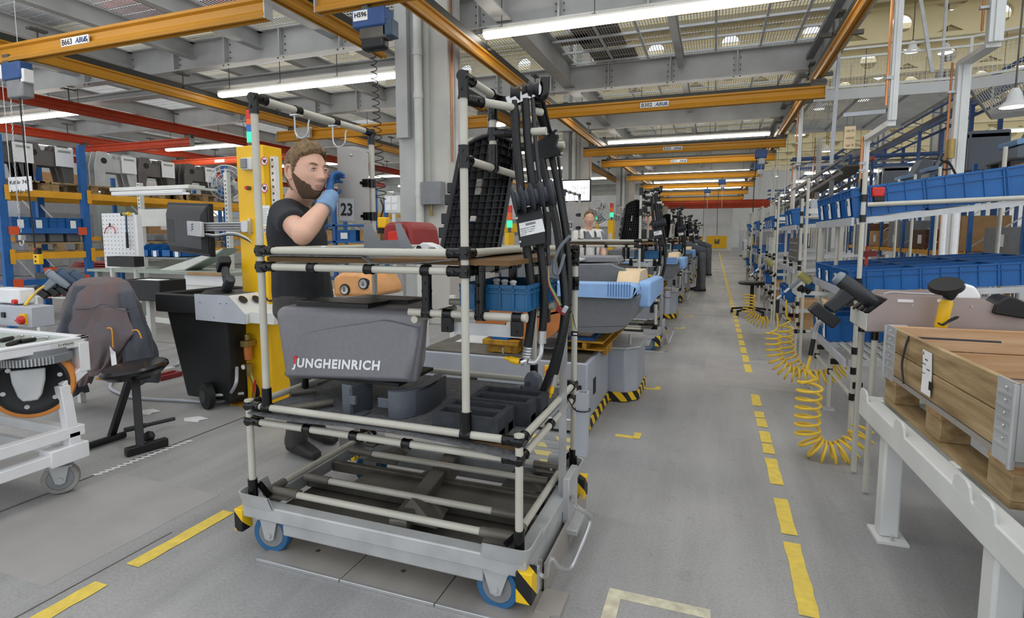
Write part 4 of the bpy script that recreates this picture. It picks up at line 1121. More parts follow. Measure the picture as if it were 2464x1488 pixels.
# ================================================================== PEOPLE
DG = bpy.context.evaluated_depsgraph_get
def fuse(g, name, m, parent, voxel=.012, it=6, label=None):
    """One continuous skin over the collected limbs: voxel remesh, then smoothing."""
    me = bpy.data.meshes.new(name); me.from_pydata(g.v, [], g.f)
    o = bpy.data.objects.new(name, me); COL.objects.link(o)
    r = o.modifiers.new('r', 'REMESH'); r.mode = 'VOXEL'; r.voxel_size = voxel; r.use_smooth_shade = True
    s = o.modifiers.new('s', 'SMOOTH'); s.iterations = it; s.factor = .5
    m2 = bpy.data.meshes.new_from_object(o.evaluated_get(DG()))
    bpy.data.objects.remove(o)
    m2.materials.clear(); m2.materials.append(MATS[m]); m2.shade_smooth()
    o = bpy.data.objects.new(name, m2); COL.objects.link(o)
    attach(o, parent)
    if label: o['label'] = label
    return o
def loft(g, rings, n=18):
    """rings: (centre, side axis, depth axis, half width, half depth)."""
    vs = []
    for c, a, b, ra, rb in rings:
        c, a, b = V(c), V(a).normalized(), V(b).normalized()
        vs += [c + a * (ra * math.copysign(abs(math.cos(q)) ** .8, math.cos(q))) + b * (rb * math.copysign(abs(math.sin(q)) ** .8, math.sin(q))) for q in [2 * PI * k / n for k in range(n)]]
    N = len(rings)
    g.add(vs, [(i * n + k, i * n + (k + 1) % n, (i + 1) * n + (k + 1) % n, (i + 1) * n + k) for i in range(N - 1) for k in range(n)] + [tuple(range(n))[::-1], tuple(range((N - 1) * n, N * n))])
def limb(g, pts, rad, n=14):
    P_ = [V(p) for p in pts]; out, rr = [], []
    for i in range(len(P_) - 1):
        for k in range(5):
            t = k / 5; out.append(P_[i].lerp(P_[i + 1], t)); rr.append(rad[i] * (1 - t) + rad[i + 1] * t)
    out.append(P_[-1]); rr.append(rad[-1])
    g.tube(out, rr, n)
    for p, r in zip(P_, rad): g.ell(p, r, r, r, 12, 8)
def gs(v, c, w): return math.exp(-((v - c) / w) ** 2)
def head_point(th, ph):
    """th from the crown down, ph around (0 at the face)."""
    x = math.sin(th) * math.sin(ph); y = -math.sin(th) * math.cos(ph); z = math.cos(th)
    X, Y, Zz = x * .076, y * .098, z * .12
    if Y > 0: X *= 1 + .06 * y; Zz += .004 * y
    low = max(0., -Zz - .01) / .11
    X *= 1 - .30 * low ** 1.6
    if Y < 0: Y *= 1 - .02 * low; Y -= .010 * low ** 1.5 * gs(X, 0, .05)
    else: Y *= 1 - .38 * low ** 1.2
    f = max(0., -y)                       # how much it faces forward
    if f > .2:
        Y -= .004 * gs(Zz, .036, .010) * gs(abs(X), .025, .022)                  # brow
        Y += .011 * gs(abs(X), .031, .014) * gs(Zz, .015, .013)                   # sockets
        nz = max(0., min(1., (.026 - Zz) / .05)) * (1 if Zz > -.026 else max(0., 1 - (-.026 - Zz) / .009))
        Y -= (.004 + .022 * nz) * gs(X, 0, .0085 + .006 * nz) * (Zz < .03) * (Zz > -.036)
        Y -= .007 * gs(abs(X), .0135, .006) * gs(Zz, -.024, .007)                 # nostrils
        Y -= .0055 * gs(X, 0, .020) * (gs(Zz, -.0505, .0045) + 1.1 * gs(Zz, -.0615, .005))   # lips
        Y += .004 * gs(X, 0, .024) * gs(Zz, -.0558, .002)
        Y += .004 * gs(X, 0, .02) * gs(Zz, -.074, .006)
        Y -= .007 * gs(X, 0, .022) * gs(Zz, -.094, .013)                          # chin
        Y -= .004 * gs(abs(X), .046, .016) * gs(Zz, -.012, .018)                  # cheekbones
    return V((X, Y, Zz)), V((x, y, z))
def head(parent, body_g, c, face, up=(0, 0, 1), s=1., hair='hair', beard=None, skin='skin', full=True, nt=64, np_=84, part=False, hair_z=.062):
    f = V(face).normalized(); u = V(up); u = (u - f * u.dot(f)).normalized(); r = u.cross(-f)
    Mh = Matrix((r, -f, u)).transposed().to_4x4(); Mh.translation = V(c)
    Mh = Mh @ Matrix.Scale(s, 4)
    rows = [[head_point(PI * (i + .001) / nt if i < nt else PI - .001, 2 * PI * k / np_ - PI) for k in range(np_)] for i in range(nt + 1)]
    pts = [Mh @ p for row in rows for p, d in row]
    fs = [(i * np_ + k, (i + 1) * np_ + k, (i + 1) * np_ + (k + 1) % np_, i * np_ + (k + 1) % np_) for i in range(nt) for k in range(np_)]
    lips = []
    for i in range(nt):
        for k in range(np_):
            p = rows[i][k][0]; lips.append(1 if (p.y < -.07 and abs(p.x) < .021 * (1 - abs(p.z + .056) / .03) and -.066 < p.z < -.0465) else 0)
    body_g.append((pts, fs, lips))
    if full:
        eg = []
        for sx in (-1, 1):
            e = V((sx * .031, -.0785, .0145))
            ey = G().ell(Mh @ e, .0125 * s, .0125 * s, .0125 * s, 16, 10).obj('eye', 'eye_white', parent)
            G().ell(Mh @ (e + V((.001, -.0095, .0))), .0052 * s, .0052 * s, .0055 * s, 12, 8).obj('iris', 'eye_dark', ey)
            lid = [Mh @ (e + V((math.cos(a) * .0155, -.0088 - .0045 * math.sin(a), .0012 + .0048 * math.sin(a)))) for a in [PI * k / 8 for k in range(9)]]
            body_g.append(tubelist(lid, .0033 * s)); lid2 = [Mh @ (e + V((math.cos(a) * .015, -.008 - .003 * math.sin(a), -.0015 - .004 * math.sin(a)))) for a in [PI * k / 8 for k in range(9)]]
            body_g.append(tubelist(lid2, .0028 * s))
            br = [Mh @ (e + V((sx * (-.016 + .036 * t), -.0165 + .012 * t * t, .0165 + .006 * math.sin(t * 2.6)))) for t in [k / 6 for k in range(7)]]
            G().tube(br, [.0012 * s, .003 * s, .0034 * s, .0034 * s, .003 * s, .0022 * s, .001 * s], 8).obj('eyebrow', hair, parent)
    for sx in (-1, 1):                     # ears
        e = V((sx * .0745, .012, -.002)); Mr = Matrix.Rotation(sx * -.35, 4, 'Z')
        ring_ = [Mh @ (e + (Mr @ V((sx * (.006 + .004 * math.sin(a)), .017 * math.cos(a), .030 * math.sin(a) + .002)))) for a in [2 * PI * k / 18 for k in range(18)]]
        body_g.append(tubelist(ring_, [.0045 * s if 3 < k < 15 else .0055 * s for k in range(18)], True))
        gg = G().ell(Mh @ (e + V((sx * .002, .001, 0))), .005 * s, .014 * s, .026 * s, 12, 8, M=(Matrix((r, -f, u)).transposed().to_4x4() @ Mr))
        body_g.append((gg.v, gg.f, [0] * len(gg.f)))
    rnd = random.Random(3)
    def shell(name, m, cond, thick, fn):
        idx = {}; vs, base, ff = [], [], []
        keep = [[cond(*rows[i][k]) for k in range(np_)] for i in range(nt + 1)]
        def vid(i, k):
            k %= np_
            if (i, k) not in idx:
                p, d = rows[i][k]; edge = min(keep[max(0, i - 1)][k], keep[min(nt, i + 1)][k], keep[i][(k + 1) % np_], keep[i][k - 1])
                idx[(i, k)] = len(vs)
                vs.append(Mh @ (p + d * ((thick * fn(p, d, rnd)) if edge else -.002)))
            return idx[(i, k)]
        for i in range(nt):
            for k in range(np_):
                if all(keep[a][b % np_] for a, b in ((i, k), (i + 1, k), (i + 1, k + 1), (i, k + 1))):
                    ff.append((vid(i, k), vid(i + 1, k), vid(i + 1, k + 1), vid(i, k + 1)))
        return G().add(vs, ff).obj(name, m, parent, sharp=3.2)
    if hair:
        def hc(p, d):
            if p.y < -.045: return p.z > hair_z + .012 * math.cos(p.x * 40)
            if p.y < .0: return p.z > hair_z - .085 * max(0, (p.y + .045) / .03) or (p.z > -.012 and p.y > -.02)
            if p.y < .036 and abs(p.x) > .045: return p.z > .03
            return p.z > -.06 or (p.z > -.075 and p.y > .03)
        shell('hair', hair, hc, .016, lambda p, d, q: (.30 + .95 * max(0, d.z) + (.55 * max(0, d.z) * max(0, -d.y + .3))) * (1 + .2 * math.sin(p.x * 210 + p.y * 60) * max(0, d.z) + .1 * math.sin(p.x * 420 - p.y * 240)) + q.uniform(-.14, .14))
    if beard:
        def bc(p, d):
            if p.y > .004 or d.z < -.93: return False
            if p.y < -.06 and -.068 < p.z < -.046 and abs(p.x) < .024: return False
            if p.y < -.07 and abs(p.x) < .028: return p.z < -.066 or -.047 < p.z < -.037
            return p.z < .012 + (p.y + .004) * .85 - (.02 if p.y > -.02 and p.z > -.02 else 0) * 0
        shell('beard', beard, bc, .0042, lambda p, d, q: (.3 + .5 * max(0, (-p.z - .04) / .07)) + q.uniform(-.12, .12))
    return Mh
def tubelist(pts, r, closed=False):
    g = G().tube(pts, r, 8, closed=closed); return (g.v, g.f, [0] * len(g.f))
def hand(g, wrist, d, nrm, s=1., curl=.5, side=1, spread=.12):
    """Palm and five fingers; d points along the hand, nrm out of the back of the hand, side is where the thumb leaves."""
    w, d, nn = V(wrist), V(d).normalized(), V(nrm); nn = (nn - d * nn.dot(d)).normalized(); t = d.cross(nn) * side
    loft(g, [(w - d * .01 * s, t, nn, .026 * s, .02 * s), (w + d * .03 * s, t, nn, .036 * s, .017 * s), (w + d * .07 * s, t, nn, .042 * s, .015 * s), (w + d * .093 * s, t, nn, .039 * s, .011 * s)], 14)
    for i, (off, ln) in enumerate(((.030, .070), (.010, .079), (-.010, .074), (-.029, .058))):
        b = w + d * (.088 - .004 * abs(i - 1)) * s + t * off * s; dd = (d + t * (off * spread * 20)).normalized(); a = 0; pts = [b - dd * .012 * s]; p = b
        for k, (l, c) in enumerate(((.45, .5), (.30, .9), (.25, .7))):
            a += c * curl; q = dd * math.cos(a) - nn * math.sin(a); pts.append(p); p = p + q * ln * l * s
        pts.append(p)
        limb(g, pts, [.0095 * s, .0093 * s, .0088 * s, .0083 * s, .0072 * s], 10)
    b = w + d * .025 * s + t * .026 * s; q1 = (d * .6 + t * .75 - nn * .35).normalized(); q2 = (d * .95 + t * .1 - nn * .4 * (1 + curl)).normalized()
    limb(g, [b - q1 * .01 * s, b + q1 * .034 * s, b + q1 * .034 * s + q2 * .03 * s, b + q1 * .036 * s + q2 * .055 * s], [.0135 * s, .0115 * s, .0102 * s, .0085 * s], 10)
def figure(label, loc, J, shirt='tshirt', trouser='trousers', hair='hair', beard=None, hi=False, gloves=None, sleeve=.55, sc=1., build=1., long_sleeve=False, hair_z=.062):
    t = thing('person', label, 'person', loc)
    n_ = np_ = None
    sh = (J['sr'] - J['sl']).normalized(); up = (J['chest'] - J['pelvis']).normalized(); fw = up.cross(sh).normalized() * -1
    if fw.dot(V(J['face'])) < 0: fw = -fw
    hp = (J['hr'] - J['hl']).normalized()
    vx = .009 if hi else .016
    g = G()                                  # bare body: neck and arms (skin)
    limb(g, [J['chest'] + up * .02, J['neck'], J['head'] - up * .05], [.07 * build, .06 * build, .058 * build])
    for s_ in 'rl':
        limb(g, [J['s' + s_], J['e' + s_], J['w' + s_]], [.048 * build, .044 * build, .030 * build])
        e, w_ = J['e' + s_], J['w' + s_]
        limb(g, [e, e.lerp(w_, .3), w_], [.044 * build, .046 * build, .030])
        if not (gloves and s_ in gloves): hand(g, w_, w_ - e, J.get('n' + s_, fw.cross(w_ - e)), 1.0, .5)
    loft(g, [(J['pelvis'], sh, fw, .12, .09), (J['chest'], sh, fw, .13, .085)])
    me_o = fuse(g, 'body', 'skin', t, vx, 4 if hi else 3)
    extra = []
    head(t, extra, J['head'], J['face'], J.get('up', (0, 0, 1)), sc, hair, beard, full=hi, nt=64 if hi else 36, np_=84 if hi else 44, hair_z=hair_z)
    me = me_o.data; gg = G(); gg.v = [tuple(v.co) for v in me.vertices]; gg.f = [tuple(p.vertices) for p in me.polygons]; gg.m = [0] * len(gg.f)
    for vs, fs, li in extra:
        n0 = len(gg.v); gg.v += [tuple(v) for v in vs]; gg.f += [tuple(i + n0 for i in f) for f in fs]; gg.m += list(li)
    bpy.data.objects.remove(me_o)
    b = gg.obj('body', ['skin', 'lip'], t, sharp=3.2)
    g = G()                                  # shirt
    P0, P1 = J['pelvis'], J['chest']
    loft(g, [(P0 - up * .06, hp, fw, .175 * build, .125 * build), (P0 + up * .06, hp, fw, .168 * build, .125 * build), (P0.lerp(P1, .45), sh, fw, .165 * build, .125 * build), (P0.lerp(P1, .8), sh, fw, .185 * build, .125 * build), (P1, sh, fw, .185 * build, .105 * build), (P1 + up * .045, sh, fw, .12 * build, .08 * build), (P1 + up * .075, sh, fw, .075 * build, .066 * build)])
    for s_ in 'rl':
        S_, E_, W_ = J['s' + s_], J['e' + s_], J['w' + s_]
        if long_sleeve: limb(g, [J['chest'].lerp(S_, .4), S_, E_, E_.lerp(W_, .9)], [.09 * build, .075 * build, .058, .045])
        else:
            limb(g, [J['chest'].lerp(S_, .4), S_], [.09 * build, .076 * build]); d = (E_ - S_)
            g.tube([S_, S_ + d * sleeve * .5, S_ + d * sleeve], [.072 * build, .068 * build, .068 * build], 14)
    fuse(g, 'shirt', shirt, t, vx * 1.1, 5 if hi else 3)
    g = G()                                  # trousers
    loft(g, [(P0 + up * .05, hp, fw, .165 * build, .12 * build), (P0 - V((0, 0, .08)), hp, fw, .18 * build, .125 * build)])
    for s_ in 'rl':
        limb(g, [J['h' + s_], J['k' + s_], J['a' + s_]], [.095 * build, .075, .066])
        a = J['a' + s_]; g.tube([a + V((0, 0, .03)), a - V((0, 0, .035))], [.068, .072], 14)
    fuse(g, 'trousers', trouser, t, .016, 4)
    for s_ in 'rl':                          # shoes
        a = J['a' + s_]; d = V((J['face'][0], J['face'][1], 0)).normalized() if 'f' + s_ not in J else V(J['f' + s_]).normalized(); sd = d.cross(Z1)
        z0 = a.z - .085; c = V((a.x, a.y, 0)); g = G()
        loft(g, [(c - d * .075 + V((0, 0, z0 + .035)), sd, Z1, .03, .034), (c - d * .04 + V((0, 0, z0 + .05)), sd, Z1, .04, .05), (c + d * .05 + V((0, 0, z0 + .048)), sd, Z1, .045, .048), (c + d * .13 + V((0, 0, z0 + .036)), sd, Z1, .048, .035), (c + d * .2 + V((0, 0, z0 + .028)), sd, Z1, .034, .025)], 14)
        fuse(g, 'shoe', 'shoe', t, .01, 3)
    return t
J = dict(head=A(738, 418, 2.2), face=V((1, -.24, -.03)), up=V((.06, .0, 1)), neck=A(717, 482, 2.27), chest=A(712, 522, 2.33), sr=A(688, 520, 2.14), sl=A(752, 520, 2.50),
         er=A(727, 566, 1.99), wr=A(790, 484, 2.19), pelvis=A(733, 728, 2.47), hr=A(715, 760, 2.40), hl=A(748, 760, 2.55))
J['el'] = J['sl'] + V((-.1, .04, -.27)); J['wl'] = J['el'] + V((-.02, -.06, -.22))
J['ar'] = V((-2.36, 2.62, .09)); J['al'] = V((-2.42, 2.86, .09)); J['kr'] = J['hr'].lerp(J['ar'], .5) + V((.07, -.02, 0)); J['kl'] = J['hl'].lerp(J['al'], .5) + V((.07, 0, 0))
wk = figure('bearded young man in dark grey t-shirt with blue glove holding plate 23', (-2.25, 2.6, 0), J, beard='beard', hi=True, gloves='r', sleeve=.5, sc=1.1, build=1.08, hair_z=.068)
g = G()                                       # the raised gloved hand
dw = (A(797, 425, 2.28) - J['wr']).normalized()
hand(g, J['wr'] + dw * .035, dw, V((-.75, -.65, .1)), 1.12, .75, side=-1)
fuse(g, 'glove', 'glove', wk, .005, 3)
d = (J['wr'] - J['er']).normalized()
G().lathe([(.043, -.062), (.046, -.058), (.043, -.03), (.040, 0), (.040, .03), (.034, .05)], J['wr'], (d + dw * .6).normalized(), 18).obj('glove_cuff', 'glove_cuff', wk)
def stand(x, y, h, face, arms=None, k=1.):
    f = V((face[0], face[1], 0)).normalized(); r = V((f.y, -f.x, 0)); o = V((x, y, 0)); s_ = h / 1.8
    q = lambda a, b, z: o + r * a * s_ + f * b * s_ + V((0, 0, z * s_))
    J = dict(head=q(0, .04, 1.68), face=f, neck=q(0, 0, 1.53), chest=q(0, 0, 1.42), sr=q(.19, 0, 1.43), sl=q(-.19, 0, 1.43), er=q(.25, .05, 1.14), el=q(-.25, .05, 1.14), wr=q(.2, .28, 1.05), wl=q(-.2, .28, 1.05),
             pelvis=q(0, 0, .98), hr=q(.1, 0, .9), hl=q(-.1, 0, .9), kr=q(.11, .03, .5), kl=q(-.11, .03, .5), ar=q(.12, 0, .09 / s_), al=q(-.12, 0, .09 / s_))
    return J
p = A(1416, 560, 8.75)
m2 = figure('man in white t-shirt with dark dungaree straps standing by the lit screen', (p.x, p.y, 0), stand(p.x, p.y, 1.70, (.45, -1)), shirt='shirt_white', trouser='jacket_dark', build=1.1, hair_z=.075)
fx = stand(p.x, p.y, 1.70, (.45, -1)); f_ = V((.41, -.91, 0))
for sx in (-.085, .085):
    r_ = V((f_.y, -f_.x, 0)); c = V((p.x, p.y, 0)) + r_ * sx
    G().tube([c + f_ * .155 + V((0, 0, .98)), c + f_ * .155 + V((0, 0, 1.2)), c + f_ * .13 + V((0, 0, 1.36)), c + V((0, 0, 1.43))], .015, 6).obj('dungaree_strap', 'jacket_dark', m2)
p = A(1563, 560, 10.2)
figure('man in dark t-shirt half hidden behind the second pipe trolley', (p.x, p.y, 0), stand(p.x, p.y, 1.72, (-.2, -1)), shirt='tshirt', trouser='trousers_grey', beard='beard')
x, y = -.27, 14.0                              # bent over
J = dict(head=V((x - .62, y - .1, 1.12)), face=V((-.75, -.1, -.6)), up=V((-.5, 0, .8)), neck=V((x - .5, y - .05, 1.12)), chest=V((x - .42, y, 1.10)), sr=V((x - .4, y - .19, 1.08)), sl=V((x - .4, y + .19, 1.08)), er=V((x - .5, y - .22, .84)), el=V((x - .5, y + .22, .84)),
         wr=V((x - .72, y - .12, .86)), wl=V((x - .72, y + .12, .86)), pelvis=V((x, y, .93)), hr=V((x, y - .1, .88)), hl=V((x, y + .1, .88)), kr=V((x + .02, y - .11, .48)), kl=V((x - .03, y + .12, .48)), ar=V((x + .04, y - .12, .09)), al=V((x - .06, y + .14, .09)))
figure('worker in grey trousers bending over the conveyor line beside the aisle', (x, y, 0), J, shirt='jacket_dark', trouser='trousers_grey', long_sleeve=True)
J2 = {k: (v + V((.1, 5.5, 0)) if k not in ('face', 'up') else v) for k, v in J.items()}
figure('second bent worker in grey trousers, farther down the line', (x + .1, y + 5.5, 0), J2, shirt='jacket_dark', trouser='trousers_grey', long_sleeve=True)
p = V((1.75, 24, 0))
figure('person in dark jacket standing at the racks beyond the office chair', p, stand(p.x, p.y, 1.75, (-1, -.3)), shirt='jacket_dark', trouser='jacket_dark', long_sleeve=True)
# ================================================================== LEFT SIDE
def at_box(px0, py0, px1, py1, Y, d, g=None):
    """Box whose near face spans the two sighted corners at distance Y, d deep."""
    a, b = A(px0, py0, Y), A(px1, py1, Y)
    return (g or G()).box(min(a.x, b.x), max(a.x, b.x), Y, Y + d, min(a.z, b.z), max(a.z, b.z))
# --- yellow service post
yp = thing('service_post', 'tall yellow service post with warning signs and signal lamp behind the trolley post', 'post', (-3.2, 3.4, 0))
xl, xr = A(588, 800, 3.3).x, A(650, 800, 3.3).x
G().box(xl, xr, 3.3, 3.5, 0, A(600, 350, 3.3).z).obj('column', 'yellow', yp, bevel=.008)
G().box(xl - .1, xr + .1, 3.22, 3.6, 0, .012).obj('foot_plate', 'yellow_worn', yp)
zt_ = A(600, 350, 3.3).z
for x, z0 in ((xl - .055, .9), (xr + .01, 1.0)):
    s_ = G().box(x, x + .045, 3.36, 3.4, z0, zt_ - .08).obj('perforated_strip', 'white_paint', yp)
    g = G()
    for k in range(18): g.box(x + .015, x + .03, 3.358, 3.361, z0 + .04 + k * .05, z0 + .055 + k * .05)
    stuff(g.obj('slot', 'galv_dark', s_))
b = at_box(578, 380, 604, 408, 3.26, .05).obj('switch_box', 'offwhite', yp, bevel=.006); at_box(577, 382, 591, 404, 3.245, .02).obj('switch_lid', 'grey_mid', b, bevel=.003)
c = A(601, 453, 3.3); b = G().cyl(c, c - V((0, .03, 0)), .016, 16).obj('push_button', 'galv_dark', yp); G().cyl(c - V((0, .028, 0)), c - V((0, .04, 0)), .013, 14).obj('button_cap', 'red', b)
for (py, r_) in ((388, .034), (453, .036)):
    c = A(637, py, 3.3) - V((0, .001, 0))
    s_ = G().cyl(c, c - V((0, .002, 0)), r_, 28).obj('warning_sign', 'paper', yp)
    g = G().tube([c + V((r_ * .88 * math.cos(q), -.003, r_ * .88 * math.sin(q))) for q in [2 * PI * k / 28 for k in range(28)]], r_ * .09, 6, closed=True)
    g.bar(c + V((-r_ * .62, -.003, r_ * .62)), c + V((r_ * .62, -.003, -r_ * .62)), r_ * .16, .002); g.obj('prohibition_ring', 'red', s_)
    h = [(0, -.5), (.42, -.02), (.46, .25), (.25, .42), (0, .22), (-.25, .42), (-.46, .25), (-.42, -.02)]
    G().prism([(x * r_, z * r_) for x, z in h], X1, Z1, c - V((0, .0022, 0)), -.001 if 0 else .001).obj('heart_symbol', 'ink', s_)
s_ = at_box(627, 495, 650, 545, 3.298, .002).obj('notice', 'paper', yp)
g = G()
for k in range(9): at_box(630, 502 + k * 4.4, 647 - (k % 3) * 3, 503.6 + k * 4.4, 3.297, .001, g)
stuff(g.obj('text_line', 'paper_lines', s_))
s_ = at_box(629, 548, 647, 560, 3.298, .002).obj('barcode_label', 'paper', yp)
for k in range(5): at_box(632 + k * 2.4, 550, 633.2 + k * 2.4, 558, 3.297, .001).obj('barcode_bar', 'ink', s_)
c = A(602, 345, 3.4); g = G().cyl(c - V((0, 0, .02)), c + V((0, 0, .04)), .02, 14); st = g.obj('lamp_stem', 'galv_dark', yp)
for k, (mm, py0, py1) in enumerate((('green_lamp', 344, 318), ('blue_lamp', 318, 301), ('orange_lamp', 301, 287), ('red_lamp', 287, 265))):
    a, b = A(602, py0, 3.4), A(602, py1, 3.4); G().cyl((c.x, c.y, a.z + .001), (c.x, c.y, b.z), .022, 16).obj('signal_lamp', mm, st)
G().cyl((c.x, c.y, b.z), (c.x, c.y, b.z + .012), .02, 14).obj('lamp_cap', 'black', st)
# air service unit low on the post
u_ = thing('air_service_unit', 'compressed-air filter unit with orange oil bowl and gauge on the yellow post', 'air unit', (A(596, 850, 3.25).x, 3.25, .4))
c = A(597, 850, 3.24)
G().lathe([(.012, -.06), (.026, -.05), (.03, .0), (.03, .05)], c, Z1, 16).obj('bowl', 'glass_bowl', u_)
G().box(c.x - .035, c.x + .035, 3.2, 3.29, c.z + .052, c.z + .1).cyl(c + V((0, 0, .1)), c + V((0, 0, .15)), .022, 12).obj('filter_head', 'brass', u_, bevel=.004)
c2 = A(585, 884, 3.22); g_ = G().cyl(c2 + V((0, .02, 0)), c2, .022, 18).obj('gauge', 'brass', u_); G().cyl(c2, c2 - V((0, .002, 0)), .018, 18).obj('gauge_face', 'paper', g_)
G().tube(smooth([A(602, 880, 3.24), A(604, 905, 3.24), A(612, 930, 3.24), A(606, 985, 3.24)], 4), .013, 8).cyl(A(600, 875, 3.24), A(600, 905, 3.24), .022, 10).obj('valve_pipe', 'brass', u_)
c3 = A(614, 915, 3.22); G().bar(c3, A(610, 945, 3.22), .012, .01).obj('valve_lever', 'red', u_)
hs = thing('air_hose', 'light blue air hose lying on the floor between bin and yellow post', 'hose', AZ(450, 970, .015))
fp = [A(570, 885, 3.2), A(567, 925, 3.1), AZ(545, 958, .05), AZ(520, 968, .016), AZ(430, 964, .016), AZ(330, 958, .016), AZ(283, 945, .016), AZ(265, 930, .016), AZ(285, 908, .016), AZ(350, 893, .016), AZ(420, 880, .016), AZ(430, 872, .016)]
G().tube(smooth(fp, 8), .0125, 10).obj('tube', 'grey_box', hs)
# --- monitor on a profile arm
mo = thing('monitor', 'black computer monitor seen from behind on a silver arm at the yellow post', 'monitor', A(450, 600, 3.5))
tl, tr, br, bl = A(400, 487, 3.52), A(497, 490, 3.30), A(500, 603, 3.30), A(409, 604, 3.52)
u = (tr - tl).normalized(); w = V((0, 0, 1)); n_ = u.cross(w)
if n_.y > 0: n_ = -n_
W_, H_ = (tr - tl).length, (tl - bl).length
M_ = Matrix((u, w, n_)).transposed().to_4x4(); M_.translation = bl
def lp(g, x0, x1, y0, y1, z0, z1): return g.box(x0, x1, y0, y1, z0, z1, 0, M_)
lp(G(), 0, W_, 0, H_, -.045, 0).obj('screen_frame', 'black', mo, bevel=.006)
g = G(); q0 = [(0.02, .02), (W_ - .02, .02), (W_ - .02, H_ - .02), (.02, H_ - .02)]; q1 = [(.09, .06), (W_ - .03, .06), (W_ - .03, H_ - .1), (.09, H_ - .1)]
g.add([M_ @ V((x, y, 0)) for x, y in q0] + [M_ @ V((x, y, .05)) for x, y in q1], [(0, 1, 5, 4), (1, 2, 6, 5), (2, 3, 7, 6), (3, 0, 4, 7), (4, 5, 6, 7)]); bk = g.obj('rear_housing', 'drill', mo)
g = G()
for k in range(14): lp(g, .1, .24, .09 + k * .014, .094 + k * .014, .05, .052)
stuff(g.obj('vent', 'ink', bk))
lp(G(), W_ * .72, W_ * 1.05, H_ * .38, H_ * .66, .05, .075).obj('mount_plate', 'steel', mo, bevel=.004)
a, b = A(462, 546, 3.28), A(588, 546, 3.28)
G().box(a.x, b.x, 3.26, 3.32, a.z - .036, a.z + .032).obj('arm', 'grey_box', mo, bevel=.008)
for k in range(3): G().box(a.x + .02, b.x - .02, 3.256, 3.26, a.z - .024 + k * .019, a.z - .014 + k * .019).obj('arm_groove', 'galv_dark', mo)
G().box(b.x - .002, b.x + .06, 3.25, 3.33, a.z - .045, a.z + .042).cyl((b.x + .05, 3.28, a.z - .06), (b.x + .05, 3.28, a.z + .06), .012, 10).obj('arm_hinge', 'steel', mo, bevel=.004)
for k, off in enumerate((0, .012, .024)):
    G().tube(smooth([A(480, 590 + k * 4, 3.3), A(490, 565 + k * 3, 3.26), A(520, 565 + k * 3, 3.25), A(560, 560 + k * 3, 3.25), A(590, 570 + k * 3, 3.25), A(606, 585, 3.28)], 5), .004, 6).obj('cable', ('paper', 'drill_grey', 'black')[k], mo)
# --- black wheelie bin and the tool tray above
wb = thing('wheelie_bin', 'black wheelie bin with wheels under the grey tool tray', 'bin', (-3.68, 3.3, 0))
g = G(); b0 = [(-3.92, 3.16), (-3.45, 3.16), (-3.45, 3.62), (-3.92, 3.62)]; b1 = [(-4.03, 3.10), (-3.41, 3.10), (-3.41, 3.72), (-4.03, 3.72)]
g.add([V((*p, .05)) for p in b0] + [V((*p, .8)) for p in b1], [(3, 2, 1, 0), (0, 1, 5, 4), (1, 2, 6, 5), (2, 3, 7, 6), (3, 0, 4, 7)]); g.obj('body', 'bin_black', wb, bevel=.02)
G().tray(-4.08, -3.38, 3.06, 3.75, .74, .885, .03).obj('rim', 'bin_black', wb, bevel=.012)
for x in (-3.63, ): G().lathe([(.02, -.03), (.06, -.03), (.1, -.022), (.1, .022), (.06, .03), (.02, .03)], (x, 3.10, .1), (.35, 1, 0), 24).obj('wheel', 'rubber', wb); G().lathe([(.01, -.036), (.05, -.034), (.05, .0), (.01, 0)], (x, 3.10, .1), (.35, 1, 0), 10).obj('wheel_hub', 'drill', wb)
G().cyl((-3.6, 3.12, .1), (-3.42, 3.25, .1), .012, 8).obj('axle', 'galv', wb); G().lathe([(.02, -.03), (.1, -.022), (.1, .022), (.02, .03)], (-3.40, 3.34, .1), (.35, 1, 0), 20).obj('wheel', 'rubber', wb)
G().box(-4.12, -4.06, 3.2, 3.6, .78, .83).obj('grip', 'bin_black', wb, bevel=.01)
tt = thing('tool_tray', 'grey sheet-metal tool tray with sloping front in front of the yellow post', 'tool tray', (-3.35, 3.1, .7))
q = [A(x, y, 3.02) for x, y in ((466, 708), (547, 712), (588, 757), (588, 781), (470, 770))]
G().prism([(p.x, p.z) for p in q], X1, Z1, (0, 3.03, 0), .006).obj('side_panel', 'grey_box', tt)
x1 = A(652, 740, 3.1).x
G().prism([(p.x, p.z) for p in q], X1, Z1, (0, 3.5, 0), .006).obj('side_panel', 'grey_box', tt)
sl = G().add([V((q[1].x, 3.03, q[1].z)), V((q[2].x, 3.03, q[2].z)), V((q[2].x, 3.49, q[2].z)), V((q[1].x, 3.49, q[1].z))], [(0, 1, 2, 3)]).add([V((q[2].x, 3.03, q[2].z)), V((q[3].x, 3.03, q[3].z)), V((q[3].x, 3.49, q[3].z)), V((q[2].x, 3.49, q[2].z))], [(0, 1, 2, 3)])
sl.obj('front_panel', 'offwhite', tt)
G().box(q[0].x, q[1].x, 3.03, 3.49, q[0].z - .006, q[0].z - .001).obj('top_plate', 'mat_grey', tt)
G().box(q[2].x, x1 + .06, 3.06, 3.28, q[2].z - .07, q[2].z + .015).obj('shelf', 'offwhite', tt, bevel=.004)
for k in range(3):
    c = V((q[1].x + .06 + k * .015, 3.1 + k * .11, q[1].z - .035 - k * .008))
    G().lathe([(.02, 0), (.032, 0), (.034, .006), (.02, .008)], c, V((.75, 0, .75)), 20).obj('socket_ring', 'black', tt)
